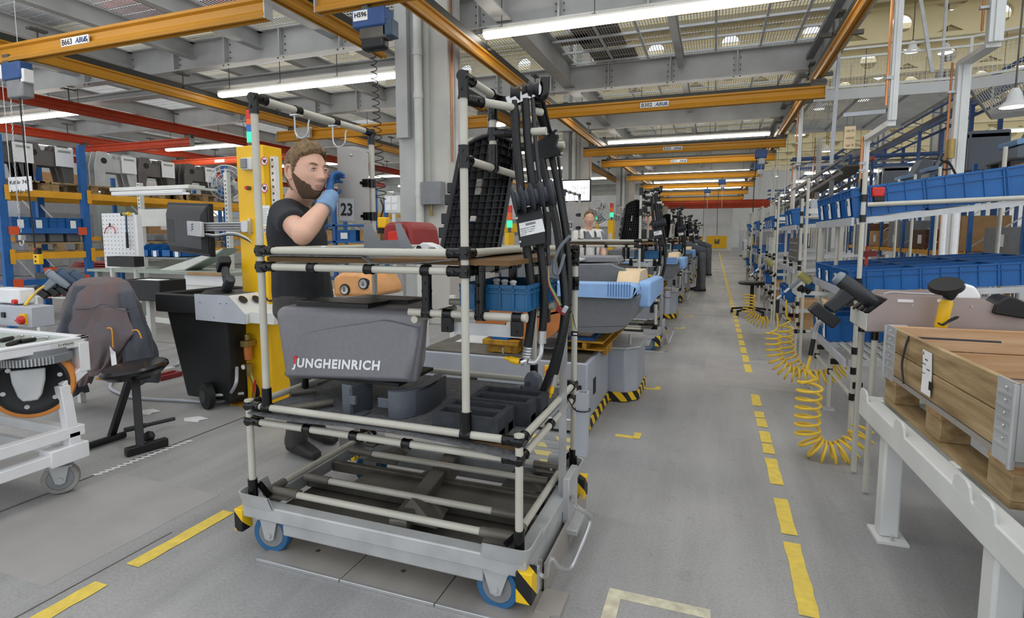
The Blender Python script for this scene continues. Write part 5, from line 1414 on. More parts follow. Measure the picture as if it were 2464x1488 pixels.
for px, py in ((481, 728), (530, 731), (545, 731), (515, 764)): c = A(px, py, 3.021); G().cyl(c, c - V((0, .003, 0)), .0035, 8).obj('screw', 'galv_dark', tt)
# --- cordless tool builder (screwdriver): nose along +x, handle down
def cordless(name, label, cat, loc, M, body='drill', bat='black', sc=1., cap=None, accent='red', group=None):
    t = thing(name, label, cat, loc, group)
    T_ = Matrix.Translation(V(loc)) @ M @ Matrix.Scale(sc, 4)
    def fin(g, nm, mm, par=t, **k):
        g.v = [tuple(T_ @ V(v)) for v in g.v]; return g.obj(nm, mm, par, **k)
    mo_ = fin(G().lathe([(.024, -.085), (.032, -.07), (.034, -.01), (.032, .05), (.027, .075), (.024, .10)], (0, 0, 0), X1, 18), 'motor_housing', body)
    fin(G().lathe([(.012, -.1), (.026, -.098), (.031, -.085), (.031, -.078)], (0, 0, 0), X1, 18), 'rear_cap', cap or body, mo_)
    fin(G().lathe([(.022, .1), (.022, .125), (.014, .15), (.008, .155)], (0, 0, 0), X1, 14), 'chuck', 'black', mo_)
    fin(G().prism([(-.05, -.02), (.02, -.02), (.012, -.06), (.0, -.13), (-.055, -.13), (-.048, -.07)], X1, Z1, (0, .02, 0), -.04 if False else .04), 'handle', body, bevel=.01)
    b_ = fin(G().box(-.085, .035, -.036, .036, -.185, -.132), 'battery', bat, bevel=.008)
    fin(G().box(.03, .0385, -.018, .018, -.175, -.148), 'battery_clip', accent, b_)
    fin(G().prism([(.018, -.04), (.032, -.05), (.026, -.072), (.012, -.075)], X1, Z1, (0, .01, 0), .02), 'trigger', 'black')
    return t
RY, RZ, RX = (lambda a: Matrix.Rotation(a, 4, 'Y')), (lambda a: Matrix.Rotation(a, 4, 'Z')), (lambda a: Matrix.Rotation(a, 4, 'X'))
cordless('cordless_screwdriver', 'black cordless screwdriver lying upside down on the grey tool tray', 'drill', A(548, 690, 3.15), RZ(-.5) @ RY(2.5), sc=1.15)
t = thing('battery_charger', 'black battery charger cushion under the upside-down screwdriver on the tool tray', 'charger', A(520, 708, 3.15))
c = A(525, 706, 3.15); G().lathe([(.05, -.02), (.11, -.016), (.12, 0), (.09, .025), (.03, .035)], c, Z1, 20).obj('body', 'rubber', t)
# --- sit-stand stool and jacket
so = thing('standing_stool', 'black sit-stand stool with padded seat and A-shaped legs under the jacket', 'stool', (-3.45, 2.4, 0))
sc_ = A(324, 887, 2.38)
G().lathe([(.02, -.045), (.15, -.04), (.185, -.01), (.185, .008), (.17, .022), (.02, .03)], sc_, V((-.07, -.1, 1)), 32).obj('seat', 'joint', so)
st_ = sc_ - V((0, 0, .05)); f1, f2 = AZ(268, 1050, .03), AZ(338, 1078, .035)
G().bar(st_ + V((-.04, 0, 0)), f1, .04, .03).obj('leg', 'black', so, bevel=.003); G().bar(st_ + V((0, .0, .0)), f2, .045, .03).obj('leg', 'black', so, bevel=.003)
G().box(st_.x - .09, st_.x + .06, st_.y - .06, st_.y + .06, st_.z - .02, st_.z + .03).obj('pivot', 'black', so, bevel=.006)
G().cyl(AZ(196, 1079, .025), AZ(300, 1046, .025), .022, 12).obj('rear_foot', 'black', so)
G().bar(AZ(302, 1090, .028), AZ(402, 1062, .028), .05, .05).obj('front_foot', 'black', so, bevel=.006)
G().cyl(A(300, 1036, 2.42), A(420, 1008, 2.72), .013, 12).cyl(A(300, 1036, 2.42), A(350, 1024, 2.54), .017, 12).obj('foot_rest', 'drill', so)
c = A(360, 1050, 2.4); G().lathe([(.012, 0), (.035, .004), (.035, .02), (.02, .028)], c, V((.5, -.8, .1)), 8).obj('clamp_knob', 'black', so)
G().bar(A(276, 890, 2.6), A(255, 700, 2.84), .03, .018).obj('backrest_post', 'steel', so)
G().box(A(220, 720, 2.84).x, A(280, 720, 2.84).x, 2.82, 2.87, A(240, 790, 2.84).z, A(240, 690, 2.84).z).obj('backrest', 'black', so, bevel=.02)
jk = thing('work_jacket', 'worn grey-brown work jacket with orange cords hung over the stool backrest', 'jacket', A(255, 900, 2.58))
def drape(rows, Y, dep, m, name, amp=.02, nf=5, ph=0., n=64):
    """A hanging cloth tube: rows of (y pixel, left x, right x) at distance Y, oval section with folds that deepen downward."""
    R_ = []
    for i in range(len(rows) - 1):
        for k in range(7):
            t = k / 7; R_.append([rows[i][j] * (1 - t) + rows[i + 1][j] * t for j in range(3)] + [(i + t) / (len(rows) - 1)])
    R_.append([*rows[-1], 1.])
    g = G(); vs = []
    for y, x0, x1, t in R_:
        a, b = A(x0, y, Y), A(x1, y, Y); c = (a + b) / 2; r = (b.x - a.x) / 2
        for k in range(n):
            q = 2 * PI * k / n; fo = 1 + amp / max(r, .03) * (.15 + t) * (1.7 * abs(math.sin(nf * q * .5 + ph + t * 1.6)) - 1 + .45 * math.sin((nf * 2 + 1) * q + 1.3 * ph - t * 4))
            wr = 1 - 2.6 * abs(noise.noise(V((c.x * 6 + math.cos(q) * 1.3 + ph * 3, math.sin(q) * 1.3, c.z * 5.5 + math.cos(q) * 1.5))))
            fo += (.03 + .16 * t) * wr * (r > .03)
            vs.append(V((c.x + math.cos(q) * r * (1 + (fo - 1) * .6), Y + math.sin(q) * dep * fo * min(1, .25 + t * 1.6), c.z + (b.z - a.z) / 2 * math.cos(q) + .012 * t * math.sin(nf * q + ph))))
    N = len(R_)
    g.add(vs, [(i * n + (k + 1) % n, i * n + k, (i + 1) * n + k, (i + 1) * n + (k + 1) % n) for i in range(N - 1) for k in range(n)] + [tuple(range(n))])
    return g.obj(name, m, jk, sharp=3)
drape([(667, 225, 264), (670, 204, 286), (680, 190, 300), (705, 180, 312), (745, 172, 325), (795, 166, 338), (840, 172, 338), (870, 195, 325), (890, 215, 308)], 2.82, .15, 'jacket', 'body', .036, 7, .6)
drape([(742, 205, 300), (775, 196, 312), (805, 190, 322), (835, 205, 305), (862, 228, 282), (884, 248, 266)], 2.70, .06, 'jacket', 'hood', .03, 6, 1.9)
drape([(688, 180, 212), (730, 168, 208), (790, 152, 198), (850, 143, 192), (905, 148, 188), (950, 157, 187)], 2.72, .09, 'jacket_dark', 'sleeve', .022, 3, .3)
drape([(700, 290, 318), (760, 300, 338), (820, 310, 356), (870, 316, 364), (905, 320, 363), (925, 326, 358)], 2.76, .09, 'jacket_dark', 'sleeve', .022, 3, 2.)
drape([(815, 205, 250), (850, 195, 245), (890, 190, 232), (925, 186, 212)], 2.70, .04, 'jacket', 'front_flap', .01, 3, 1.)
for pts in (((258, 790), (268, 792), (271, 815), (272, 836)), ((318, 796), (330, 795), (337, 805), (340, 815))):
    G().tube(smooth([A(x, y, 2.635) for x, y in pts], 5), .0045, 7).obj('drawstring', 'cord_orange', jk)
G().tube(smooth([A(x, y, 2.655) for x, y in ((182, 745), (222, 742), (250, 732), (280, 745), (318, 752))], 6), .003, 6).obj('seam', 'jacket_dark', jk)
t = thing('floor_wedge', 'dark red plastic wedge lying on the floor behind the stool', 'wedge', AZ(405, 910, 0))
a, b = AZ(362, 915, 0), AZ(446, 903, 0)
G().box(a.x, b.x, a.y, a.y + .22, 0, .045).box(a.x + .1, b.x - .06, a.y + .03, a.y + .18, .045, .06).obj('block', 'red_dark', t, bevel=.006)
t = thing('wheel_chock', 'yellow floor stand peeking out below the jacket', 'floor stand', AZ(250, 915, 0))
a = AZ(240, 915, 0); G().box(a.x - .05, a.x + .16, a.y, a.y + .2, 0, .02).prism([(0, .02), (.13, .02), (.1, .17), (.05, .19)], X1, Z1, (a.x, a.y + .12, 0), .06).obj('block', 'yellow_worn', t, bevel=.004)

# --- white cart with the drive wheel
ct = thing('assembly_cart', 'white steel cart on grey castors holding the orange drive wheel at the left edge', 'cart', (-3.5, 1.5, 0))
Xc = -3.08
def fb(p, q, w=.045, name='frame_tube', h=None): return G().bar(p, q, w, h or w).obj(name, 'cart_white', ct, bevel=.004)
ztop = .78
fb((Xc, 1.9, ztop), (Xc, .8, ztop)); fb((Xc, 1.9, ztop), (-4.2, 1.9, ztop)); fb((Xc, 1.35, ztop), (-4.2, 1.35, ztop))
G().box(-4.2, Xc - .02, .8, 1.88, ztop + .002, ztop + .012).obj('table_top', 'bench_green', ct)
G().box(Xc - .022, Xc + .026, .8, 1.92, ztop + .018, ztop + .03).box(-4.2, Xc + .026, 1.876, 1.92, ztop + .018, ztop + .03).obj('rim', 'cart_white', ct, bevel=.003)
b1_, b2_, b3_ = AX(199, 888, Xc), AX(150, 932, Xc), AX(173, 1052, Xc)
b0_ = V((Xc, b1_.y, ztop))
fb(b0_, b1_ + V((0, 0, -.01)), .05); fb(b1_ + V((0, 0, .0)), b2_, .045); fb(b2_ + V((0, 0, .01)), b3_, .05)
zl, zl2 = b3_.z + .03, .215
yl_ = b3_.y
for z in (zl, zl2):
    fb((Xc, yl_ + .05, z), (Xc, .8, z), .055); fb((Xc, yl_, z), (-4.2, yl_, z), .05); fb((Xc - .75, yl_ + .03, z), (Xc - .75, .8, z), .05)
fb((Xc, yl_, zl), (Xc, yl_, zl2), .055); fb((-3.6, yl_ - .2, zl), (-4.2, yl_ - .2, zl), .05); fb((-4.2, 1.9, ztop), (-4.2, 1.9, zl), .05)
for x in (Xc, -4.2): fb((x, .82, ztop), (x, .82, zl2), .05)
for z in (zl, zl2, ztop): fb((Xc, .82, z), (-4.2, .82, z), .05)
for z in (zl, zl2): fb((-4.2, yl_, z), (-4.2, .82, z), .05)
G().box(Xc - .06, Xc + .035, yl_ - .12, yl_ + .06, .175, .262).obj('corner_block', 'cart_white', ct, bevel=.006)
castor(Xc - .06, yl_ - .03, r=.082, par=ct, tyre='grey_tyre', turn=.9); castor(-4.16, yl_ - .06, r=.082, par=ct, tyre='grey_tyre', turn=.4); castor(-4.16, .88, r=.082, par=ct, tyre='grey_tyre', turn=.2); castor(Xc - .05, .88, r=.082, par=ct, tyre='grey_tyre', turn=.4)
lb_ = AX(122, 826, Xc + .024); la = AX(175, 814, Xc + .024)
s_ = G().box(Xc + .0235, Xc + .0255, lb_.y, la.y, ztop - .016, ztop + .016).obj('label', 'offwhite', ct)
text('label_number', '51490690', .018, (Xc + .027, lb_.y + .03, ztop - .002), Y1, Z1, 'galv_dark', s_, ext=.0002)
dw_ = thing('drive_unit', 'drive unit with orange-tyred wheel, ring gear and grey fork in the white cart', 'drive wheel', A(70, 905, 1.62))
wc = A(80, 921, 1.72); R_ = .172
axw = V((-.8, .6, 0))
G().lathe([(R_ * .87, -.04), (R_ * .97, -.04), (R_, -.03), (R_, .03), (R_ * .97, .04), (R_ * .87, .04)], wc, axw, 48, ring=True).obj('tyre', 'orange_tyre', dw_)
hb = G().lathe([(.03, -.03), (R_ * .68, -.03), (R_ * .8, -.044), (R_ * .87, -.042), (R_ * .87, .04), (.03, .04)], wc, axw, 40).obj('hub', 'black', dw_)
an = axw.normalized(); uu = an.cross(Z1).normalized()
uu = uu if uu.x > 0 else -uu
for k in range(6):
    q = 2 * PI * k / 6 + .3; c = wc - an * .03 + uu * (.115 * math.cos(q)) + Z1 * (.115 * math.sin(q)); G().cyl(c, c - an * .008, .011, 10).obj('wheel_bolt', 'steel', hb)
fk = [(-.066, .09), (-.062, .03), (-.045, -.04), (-.028, -.066), (.028, -.066), (.045, -.04), (.062, .03), (.066, .09)]
ff = G().prism([(a * 1.0, b) for a, b in fk], uu, Z1, wc - an * .095, .02).obj('fork_plate', 'galv', dw_, bevel=.006)
c = wc - an * .105 + V((0, 0, -.035)); G().lathe([(.02, .03), (.032, .02), (.034, 0), (.014, -.006)], c, an, 18).obj('axle_cap', 'chrome', ff)
gc_ = V((wc.x, wc.y + .02, A(70, 862, 1.72).z))
gr_ = G().lathe([(.08, -.018), (.15, -.018), (.15, .02), (.14, .024), (.14, .05), (.08, .05)], gc_, Z1, 48, ring=True).obj('ring_gear', 'grey_mid', dw_)
for k in range(72):
    q = 2 * PI * k / 72; c = gc_ + V((0.154 * math.cos(q), 0.154 * math.sin(q), .001)); G().cbox(c, 0.012, .006, .036, rz=q).obj('gear_tooth', 'galv', gr_) if PI * .6 < q < PI * 1.98 else None
# tools on the cart and the control box behind
for k, (pp, lab) in enumerate((([(2, 820), (52, 808)], 'ratchet wrench farthest left on the white cart'), ([(18, 830), (78, 812)], 'black-handled screwdriver in the middle of the tools on the cart'), ([(50, 822), (112, 812)], 'long open spanner nearest the cart corner'))):
    t = thing('hand_tool', lab, 'tool', AZ(*pp[0], .8)); a, b = AZ(*pp[0], .803), AZ(*pp[1], .803)
    m_ = a.lerp(b, .55); G().tube([a, a.lerp(b, .1), m_], [.009, .012, .01], 10).obj('grip', 'black', t); G().cyl(m_, b, .0055, 8).lathe([(.008, -.006), (.014, 0), (.008, .006)], b, Z1, 12).obj('shaft', 'steel', t)
cb = thing('control_box', 'grey control box with red-yellow main switch standing behind the white cart', 'control box', A(40, 790, 2.05))
at_box(-30, 733, 78, 790, 2.02, .12).obj('housing', 'grey_box', cb, bevel=.004)
at_box(-20, 693, 46, 733, 2.05, .09).obj('upper_housing', 'cart_white', cb, bevel=.01)
c = A(60, 770, 2.02); G().box(c.x - .03, c.x + .022, 2.008, 2.02, c.z - .025, c.z + .035).obj('switch_plate', 'yellow', cb); kb = G().lathe([(.026, 0), (.026, .012), (.02, .022)], c - V((0, .012, 0)), -Y1, 20).obj('rotary_switch', 'red', cb); G().bar(c - V((.018, .036, 0)), c + V((.018, -.036, 0)), .012, .01).obj('switch_grip', 'red', kb)
c = A(40, 726, 2.05); G().cyl(c, c - V((0, .02, 0)), .014, 14).obj('stop_button', 'red', cb); c = A(10, 758, 2.02); G().cbox(c, .032, .02, .032).obj('key_switch', 'black', cb, bevel=.003)
G().tube(smooth([A(60, 735, 2.05), A(75, 715, 2.1), A(90, 700, 2.2), A(105, 690, 2.3)], 5), .008, 8).obj('yellow_cable', 'hose_yellow', cb)
sh_ = thing('tool_shelf', 'white narrow tool shelf with handwriting strip behind the cart carrying the screwdrivers', 'shelf', A(150, 720, 2.75))
at_box(75, 713, 200, 722, 2.75, .25).obj('board', 'offwhite', sh_); x_ = A(100, 720, 2.9).x
for px in (100, 185): x_ = A(px, 720, 2.9).x; G().box(x_ - .02, x_ + .02, 2.86, 2.9, 0, A(px, 722, 2.75).z).obj('leg', 'offwhite', sh_)
for k, (px, py, lab) in enumerate(((140, 672, 'grey-blue cordless screwdriver leftmost of the three behind the cart'), (165, 668, 'blue-grey cordless screwdriver in the middle of the three behind the cart'), (195, 672, 'blue cordless screwdriver partly hidden by the jacket'))):
    cordless('cordless_screwdriver', lab, 'drill', A(px, py, 2.8 + .05 * k), RZ(.5) @ RY(.7), body='drill_blue' if k else 'drill_grey', sc=.95)
# ================================================================== RACKS, BENCHES AND HOISTS IN THE LEFT BACKGROUND
def rack(name, label, x, dx, ys, h, levels, m_up='rack_blue', m_b='rack_yellow', group=None, bh=.1):
    """Pallet rack along Y: uprights in pairs, beams at each level, diagonal bracing."""
    t = thing(name, label, 'pallet rack', (x, ys[0], 0), group)
    for y in ys:
        for xx in (x, x + dx):
            g = G().box(xx - .035, xx + .035, y - .05, y + .05, 0, h)
            g.obj('upright', m_up, t)
        z = .2
        while z + .9 < h:
            G().bar((x, y, z), (x + dx, y, z + .8), .03, .03).obj('brace', 'galv', t); z += .85
    for a, b in zip(ys[:-1], ys[1:]):
        for z in levels:
            for xx in (x + .0, x + dx):
                bm = G().box(xx - .03, xx + .03, a + .05, b - .05, z - bh, z).obj('beam', m_b, t)
            G().box(x + .045 if dx < 0 else x - .055, x + .055 if dx < 0 else x - .045, a + .02, a + .08, z - bh - .06, z + .05).obj('beam_end', m_b, t)
    return t
def pallet(loc, label, group=None, rz=0, sx=1.2, sy=.8, m='wood'):
    if len(label.split()) > 16: label = ' '.join(label.split()[:16])
    t = thing('wooden_pallet', label, 'pallet', loc, group, 0)
    x, y, z = loc
    for i in range(5): G().box(x - sx / 2, x + sx / 2, y - sy / 2 + i * sy * .212, y - sy / 2 + i * sy * .212 + sy * .15, z + .122, z + .144).obj('deck_board', m, t)
    for a in (-1, 0, 1):
        for b in (-1, 0, 1): G().box(x + a * (sx / 2 - .07) - .05, x + a * (sx / 2 - .07) + .05, y + b * (sy / 2 - .06) - .06, y + b * (sy / 2 - .06) + .06, z + .022, z + .122).obj('block', m, t)
    for b in (-1, 0, 1): G().box(x - sx / 2, x + sx / 2, y + b * (sy / 2 - .06) - .05, y + b * (sy / 2 - .06) + .05, z, z + .022).obj('runner', m, t)
    return t
LX = -9.5
rk = rack('pallet_rack', 'blue and yellow pallet rack behind the workbenches on the left', LX, -1.1, (4.95, 6.05, 8.8, 11.5, 14.2, 17), 2.75, (2.0, 1.08))
for z, a, b in ((1.44, 5.0, 6.0), (.68, 5.0, 6.0)):
    G().box(LX - 1.1, LX + .02, a, b, z - .07, z - .045).box(LX - .0, LX + .05, a, b, z - .08, z + .0).obj('shelf_plate', 'rack_blue', rk)
    G().box(LX + .04, LX + .06, a - .02, a + .1, z - .1, z + .02).obj('shelf_clip', 'orange_rail', rk); G().box(LX + .04, LX + .06, b - .1, b + .02, z - .1, z + .02).obj('shelf_clip', 'orange_rail', rk)
for k in range(4):
    y0 = 5.06 + k * .235
    t = thing('storage_bin', ('blue storage bin with paper tag, nearest on the left rack shelf', 'blue storage bin second from the near end of the left rack shelf', 'blue storage bin third from the near end of the left rack shelf', 'blue storage bin at the far end of the left rack shelf')[k], 'bin', (LX - .25, y0 + .1, 1.40), 'blue bins on the left rack')
    ribbed_bin(t, LX - .55, LX + .0, y0, y0 + .21, 1.402, 1.6, 'bin_blue', .11)
    if k != 2: G().box(LX + .009, LX + .012, y0 + .05, y0 + .13, 1.43, 1.56).obj('paper_tag', 'paper', t)
t = thing('toolbox', 'orange-red toolbox on the lower blue shelf of the left rack', 'toolbox', (LX - .1, 5.6, .65))
G().box(LX - .25, LX, 5.42, 5.72, .64, .76).obj('body', 'galv_dark', t); G().box(LX - .2, LX - .05, 5.5, 5.64, .76, .84).obj('lid', 'orange_rail', t, bevel=.02)
def cut_panel(x, y, z, label, w=.75, h=.55, m='grey_panel'):
    """Grey sheet panel with cut-outs standing on a pallet, paper sheet clipped on."""
    pallet((x - .35, y, z), label.replace('grey cut-out steel panel', 'wooden pallet').replace('standing on its pallet', 'under a grey cut-out panel'), 'pallets on the left rack', sx=.8, sy=1.0)
    t = thing('steel_panel', label, 'steel panel', (x, y, z + .144), 'steel panels on the left rack'); z += .144
    o = [(-w / 2, 0), (-w / 2 + .12, 0), (-w / 2 + .17, .25), (w / 2 - .17, .25), (w / 2 - .12, 0), (w / 2, 0), (w / 2, h * .6), (w / 2 - .06, h), (w * .2, h), (w * .14, h - .1), (-w * .14, h - .1), (-w * .2, h), (-w / 2 + .06, h), (-w / 2, h * .6)]
    for k in range(3): G().prism(o, Y1, Z1, (x - .08 - k * .14, y, z), .02).obj('sheet', m, t)
    for s_ in (-.2, .16): G().cyl((x - .075, y + s_, z + h * .75), (x - .055, y + s_, z + h * .75), .05, 14).obj('stud', 'ink', t)
    p = G().box(x - .04, x - .035, y + .08, y + .34, z + h * .45, z + h * .95).obj('paper_sheet', 'paper', t)
    G().box(x - .035, x - .033, y + .12, y + .3, z + h * .82, z + h * .88).obj('heading', 'bench_green', p)
names = ('nearest', 'second', 'third', 'fourth', 'fifth')
for k, px in enumerate((25, 128, 288, 385, 490)):
    y = AX(px, 440, LX - .1).y
    cut_panel(LX - .1, y, 2.0, 'grey cut-out steel panel standing on its pallet, %s on the left rack top' % names[k], w=.66 + .02 * k, h=.58, m='grey_panel' if k != 2 else 'galv')
for k, px in enumerate((140, 330, 440, 520)):
    y = AX(px, 600, LX - .1).y
    t = thing('goods_crate', 'low wooden crate with grey castings, %s on the middle level of the left rack' % names[k], 'crate', (LX - .4, y, 1.08), 'goods on the middle rack level')
    for e in (-.3, 0, .3): G().box(LX - .7, LX - .02, y + e - .1, y + e + .1, 1.08, 1.1).obj('deck_board', 'wood', t)
    for e in (-.32, 0, .32): G().box(LX - .14, LX - .02, y + e - .05, y + e + .05, 1.1, 1.2).obj('block', 'wood', t)
    G().box(LX - .7, LX - .02, y - .4, y + .4, 1.2, 1.225).obj('top_board', 'wood', t)
    for e in range(3): G().box(LX - .5, LX - .1, y - .35 + e * .25, y - .15 + e * .25, 1.226, 1.36).obj('casting', 'grey_mid', t, bevel=.02)
# second rack run farther left
rk2 = rack('pallet_rack', 'farther blue and yellow pallet rack along the left wall', -15.5, -1.1, (6, 8.7, 11.4, 14.1, 16.8, 19.5), 3.0, (2.3, 1.3))
rnd = random.Random(5)
for k in range(10):
    y = 6.8 + (k % 5) * 2.7; z = 2.3 if k < 5 else 1.3
    t = thing('storage_box', 'large %s box on the %s level of the far left rack, %s bay' % (('grey', 'brown', 'white')[k % 3], ('upper', 'lower')[k // 5], names[k % 5]), 'box', (-16, y, z), 'boxes on the far left rack')
    G().box(-16.5, -15.55, y - .6, y + .6, z, z + .6).obj('body', ('grey_mid', 'cardboard', 'offwhite')[k % 3], t, bevel=.02); G().box(-15.55, -15.545, y - .2, y + .2, z + .2, z + .45).obj('label', 'paper', t)
for k in range(7):
    y = 8 + k * 3.4
    t = thing('machine_housing', 'pale machine housing along the left wall, %s of the row' % ('first', 'second', 'third', 'fourth', 'fifth', 'sixth', 'last')[k], 'machine', (-22, y, 0), 'machine housings by the left wall')
    G().box(-23, -21, y, y + 2.4, 0, 2.2 + (k % 3) * .4).obj('cabinet', ('offwhite', 'grey_box', 'bench_green')[k % 3], t, bevel=.03)
    G().box(-20.99, -20.95, y + .3, y + 1.3, .3, 1.9).obj('panel', 'galv', t); G().box(-20.95, -20.9, y + 1.6, y + 2.1, 1.2, 1.7).obj('control_panel', 'drill', t)
# red sheets lying behind the pegboard
t = thing('sheet_stack', 'stack of dark red sheet parts behind the pegboard', 'sheet stack', A(225, 640, 7.6))
c = A(225, 645, 7.6)
for k in range(3): G().box(c.x - .55 + k * .06, c.x + .6 - k * .05, 7.5, 8.2, c.z + k * .045, c.z + .03 + k * .045).obj('red_sheet', 'red_dark', t, bevel=.01)
for x in (c.x - .5, c.x + .5): G().box(x - .03, x + .03, 7.8, 7.86, 0, c.z).obj('stand_leg', 'rack_blue', t)
# pegboard stand with hammer and pliers
pg = thing('pegboard_stand', 'white perforated tool board on legs behind the jacket', 'tool board', (A(290, 640, 4.2).x, 4.2, 0))
a, b = A(244, 514, 4.2), A(328, 640, 4.2)
bd = G().box(a.x, b.x, 4.2, 4.22, b.z - .03, a.z).obj('board', 'white_paint', pg)
g = G()
for i in range(9):
    for j in range(13):
        x = a.x + .02 + i * (b.x - a.x - .04) / 8; z = b.z + .0 + j * (a.z - b.z - .03) / 12
        g.box(x - .0035, x + .0035, 4.197, 4.2, z - .0035, z + .0035)
stuff(g.obj('hole', 'ink', bd))
G().box(b.x + .005, b.x + .05, 4.2, 4.26, b.z - .04, a.z - .02).obj('side_profile', 'white_paint', pg)
for px in (268, 325): x = A(px, 640, 4.25).x; G().box(x - .016, x + .016, 4.24, 4.27, 0, b.z).obj('leg', 'offwhite', pg)
G().tray(A(262, 630, 4.1).x, A(327, 630, 4.1).x, 4.08, 4.19, A(262, 641, 4.1).z, A(262, 617, 4.1).z, .008).obj('tool_tray', 'black', pg)
hm = thing('hammer', 'plastic hammer with yellow face hanging on the white tool board', 'hammer', A(305, 550, 4.16))
c = A(303, 515, 4.16); G().cyl(c - V((.045, 0, .0)), c + V((.03, 0, 0)), .014, 14).obj('head', 'olive', hm); G().cyl(c + V((.03, 0, 0)), c + V((.05, 0, 0)), .02, 14).obj('yellow_face', 'yellow', hm); G().cyl(c - V((.065, 0, .005)), c - V((.045, 0, 0)), .017, 12).obj('black_face', 'black', hm)
e = A(307, 597, 4.17); G().tube([c, c.lerp(e, .5), e], [.009, .01, .012], 10).obj('shaft', 'drill_blue', hm); G().tube([c.lerp(e, .55), e], [.0125, .014], 10).obj('grip', 'black', hm)
pr = thing('pliers', 'red-handled pliers hanging on the white tool board', 'pliers', A(265, 545, 4.18))
for s_ in (-1, 1): G().tube(smooth([A(265, 545, 4.18), A(265 + s_ * 8, 548, 4.18), A(265 + s_ * 12, 556, 4.18), A(265 + s_ * 13, 563, 4.18)], 4), .0045, 8).obj('handle', 'red', pr)
G().prism([(-.012, 0), (.012, 0), (.006, .03), (0, .038), (-.006, .03)], X1, Z1, A(265, 545, 4.18), .008).obj('jaw', 'drill', pr)
tb = thing('parts_tub', 'black plastic tub with a white sheet on a post right of the jacket', 'tub', (A(345, 720, 3.7).x, 3.8, 0))
a, b = A(300, 722, 3.7), A(383, 676, 3.7)
G().tray(a.x, b.x, 3.7, 3.98, a.z, b.z, .02).obj('tub', 'black', tb, bevel=.008); G().box(a.x + .08, b.x - .12, 3.72, 3.9, b.z - .01, b.z - .006).obj('paper_sheet', 'paper', tb); G().box(a.x + .12, a.x + .17, 3.82, 3.87, 0, a.z).box(a.x + .02, a.x + .3, 3.74, 3.95, 0, .02).obj('post', 'offwhite', tb)
# workbench with drawer unit, bins, lamp
wbn = thing('workbench', 'grey-green workbench with wood-edged top behind the monitor', 'workbench', (-6, 5.2, 0))
a, b = A(215, 650, 5.0), A(545, 652, 5.0); zt_ = A(445, 655, 5.0).z
G().box(-7.9, b.x, 5.0, 5.75, zt_ - .03, zt_).obj('top', 'bench_green', wbn); G().box(b.x - .62, b.x + .005, 4.992, 5.0, zt_ - .032, zt_ + .001).obj('wood_edge', 'cardboard', wbn)
G().box(A(445, 690, 5.03).x, b.x - .02, 5.03, 5.7, .42, zt_ - .03).obj('drawer_unit', 'offwhite', wbn); G().box(A(447, 690, 5.03).x, b.x - .03, 5.022, 5.03, zt_ - .16, zt_ - .04).obj('drawer', 'white_paint', wbn)
for x in (-7.8, -7.0, b.x - .05): G().box(x - .03, x + .03, 5.05, 5.11, 0, zt_ - .03).obj('leg', 'bench_green', wbn)
G().bar(A(340, 765, 4.6), A(445, 778, 4.6), .05, .05).obj('foot_rail', 'offwhite', wbn)
q = [A(x, y, 5.2) for x, y in ((372, 655), (440, 652), (520, 612), (535, 600), (500, 605), (440, 640))]
pb = thing('document_tray', 'slanted grey-green document tray on the workbench', 'tray', q[0]); G().prism([(p.x, p.z) for p in q], X1, Z1, (0, 5.22, 0), -.25).obj('tray', 'bench_green', pb); G().prism([(p.x, p.z + .012) for p in q[:4]], X1, Z1, (0, 5.215, 0), -.2).obj('sheet', 'offwhite', pb)
for k in range(4):
    x0 = A(338 + k * 26, 600, 5.45).x; z0 = zt_ + .16
    t = thing('open_bin', 'blue open-front bin on the bench shelf, %s from the left' % ('first', 'second', 'third', 'fourth')[k], 'bin', (x0, 5.45, z0), 'open-front bins on the workbench')
    g = G().prism([(0, 0), (.3, 0), (.3, .17), (.1, .17), (0, .09)], Y1, Z1, (x0 + .006, 5.44, z0), -.006).prism([(0, 0), (.3, 0), (.3, .17), (.1, .17), (0, .09)], Y1, Z1, (x0 + .16, 5.44, z0), -.006).box(x0, x0 + .16, 5.44, 5.446, z0, z0 + .09).box(x0, x0 + .16, 5.44, 5.74, z0, z0 + .006).box(x0, x0 + .16, 5.734, 5.74, z0, z0 + .17)
    g.obj('shell', 'bin_blue', t); G().box(x0 + .05, x0 + .11, 5.434, 5.439, z0 + .0, z0 + .08).obj('paper_tag', 'paper', t) if k % 2 else None
G().box(A(330, 620, 5.4).x, A(450, 620, 5.4).x, 5.4, 5.78, zt_ + .13, zt_ + .155).obj('bin_shelf', 'grey_mid', wbn)
for px in (335, 545, 600):
    x = A(px, 500, 5.8).x; s_ = G().box(x - .03, x + .03, 5.8, 5.86, 0, A(px, 415 if px > 400 else 440, 5.8).z).obj('perforated_post', 'offwhite', wbn)
    g = G()
    for k in range(22): g.box(x - .01, x + .01, 5.797, 5.8, .9 + k * .055, .92 + k * .055)
    stuff(g.obj('slot', 'galv_dark', s_))
a, b = A(335, 545, 5.78), A(470, 510, 5.78); G().box(a.x, b.x, 5.78, 5.8, a.z, b.z + .05).obj('back_panel', 'offwhite', wbn)
lf = thing('bench_lamp', 'white twin bench lamp hung over the workbench', 'lamp', A(365, 460, 5.2))
a, b = A(272, 462, 5.2), A(462, 452, 5.2); G().box(a.x, b.x, 5.15, 5.4, a.z - .0, a.z + .05).obj('housing', 'offwhite', lf, bevel=.01); G().box(a.x + .1, b.x - .05, 5.1, 5.16, a.z - .06, a.z - .01).obj('reflector', 'white_paint', lf, bevel=.01)
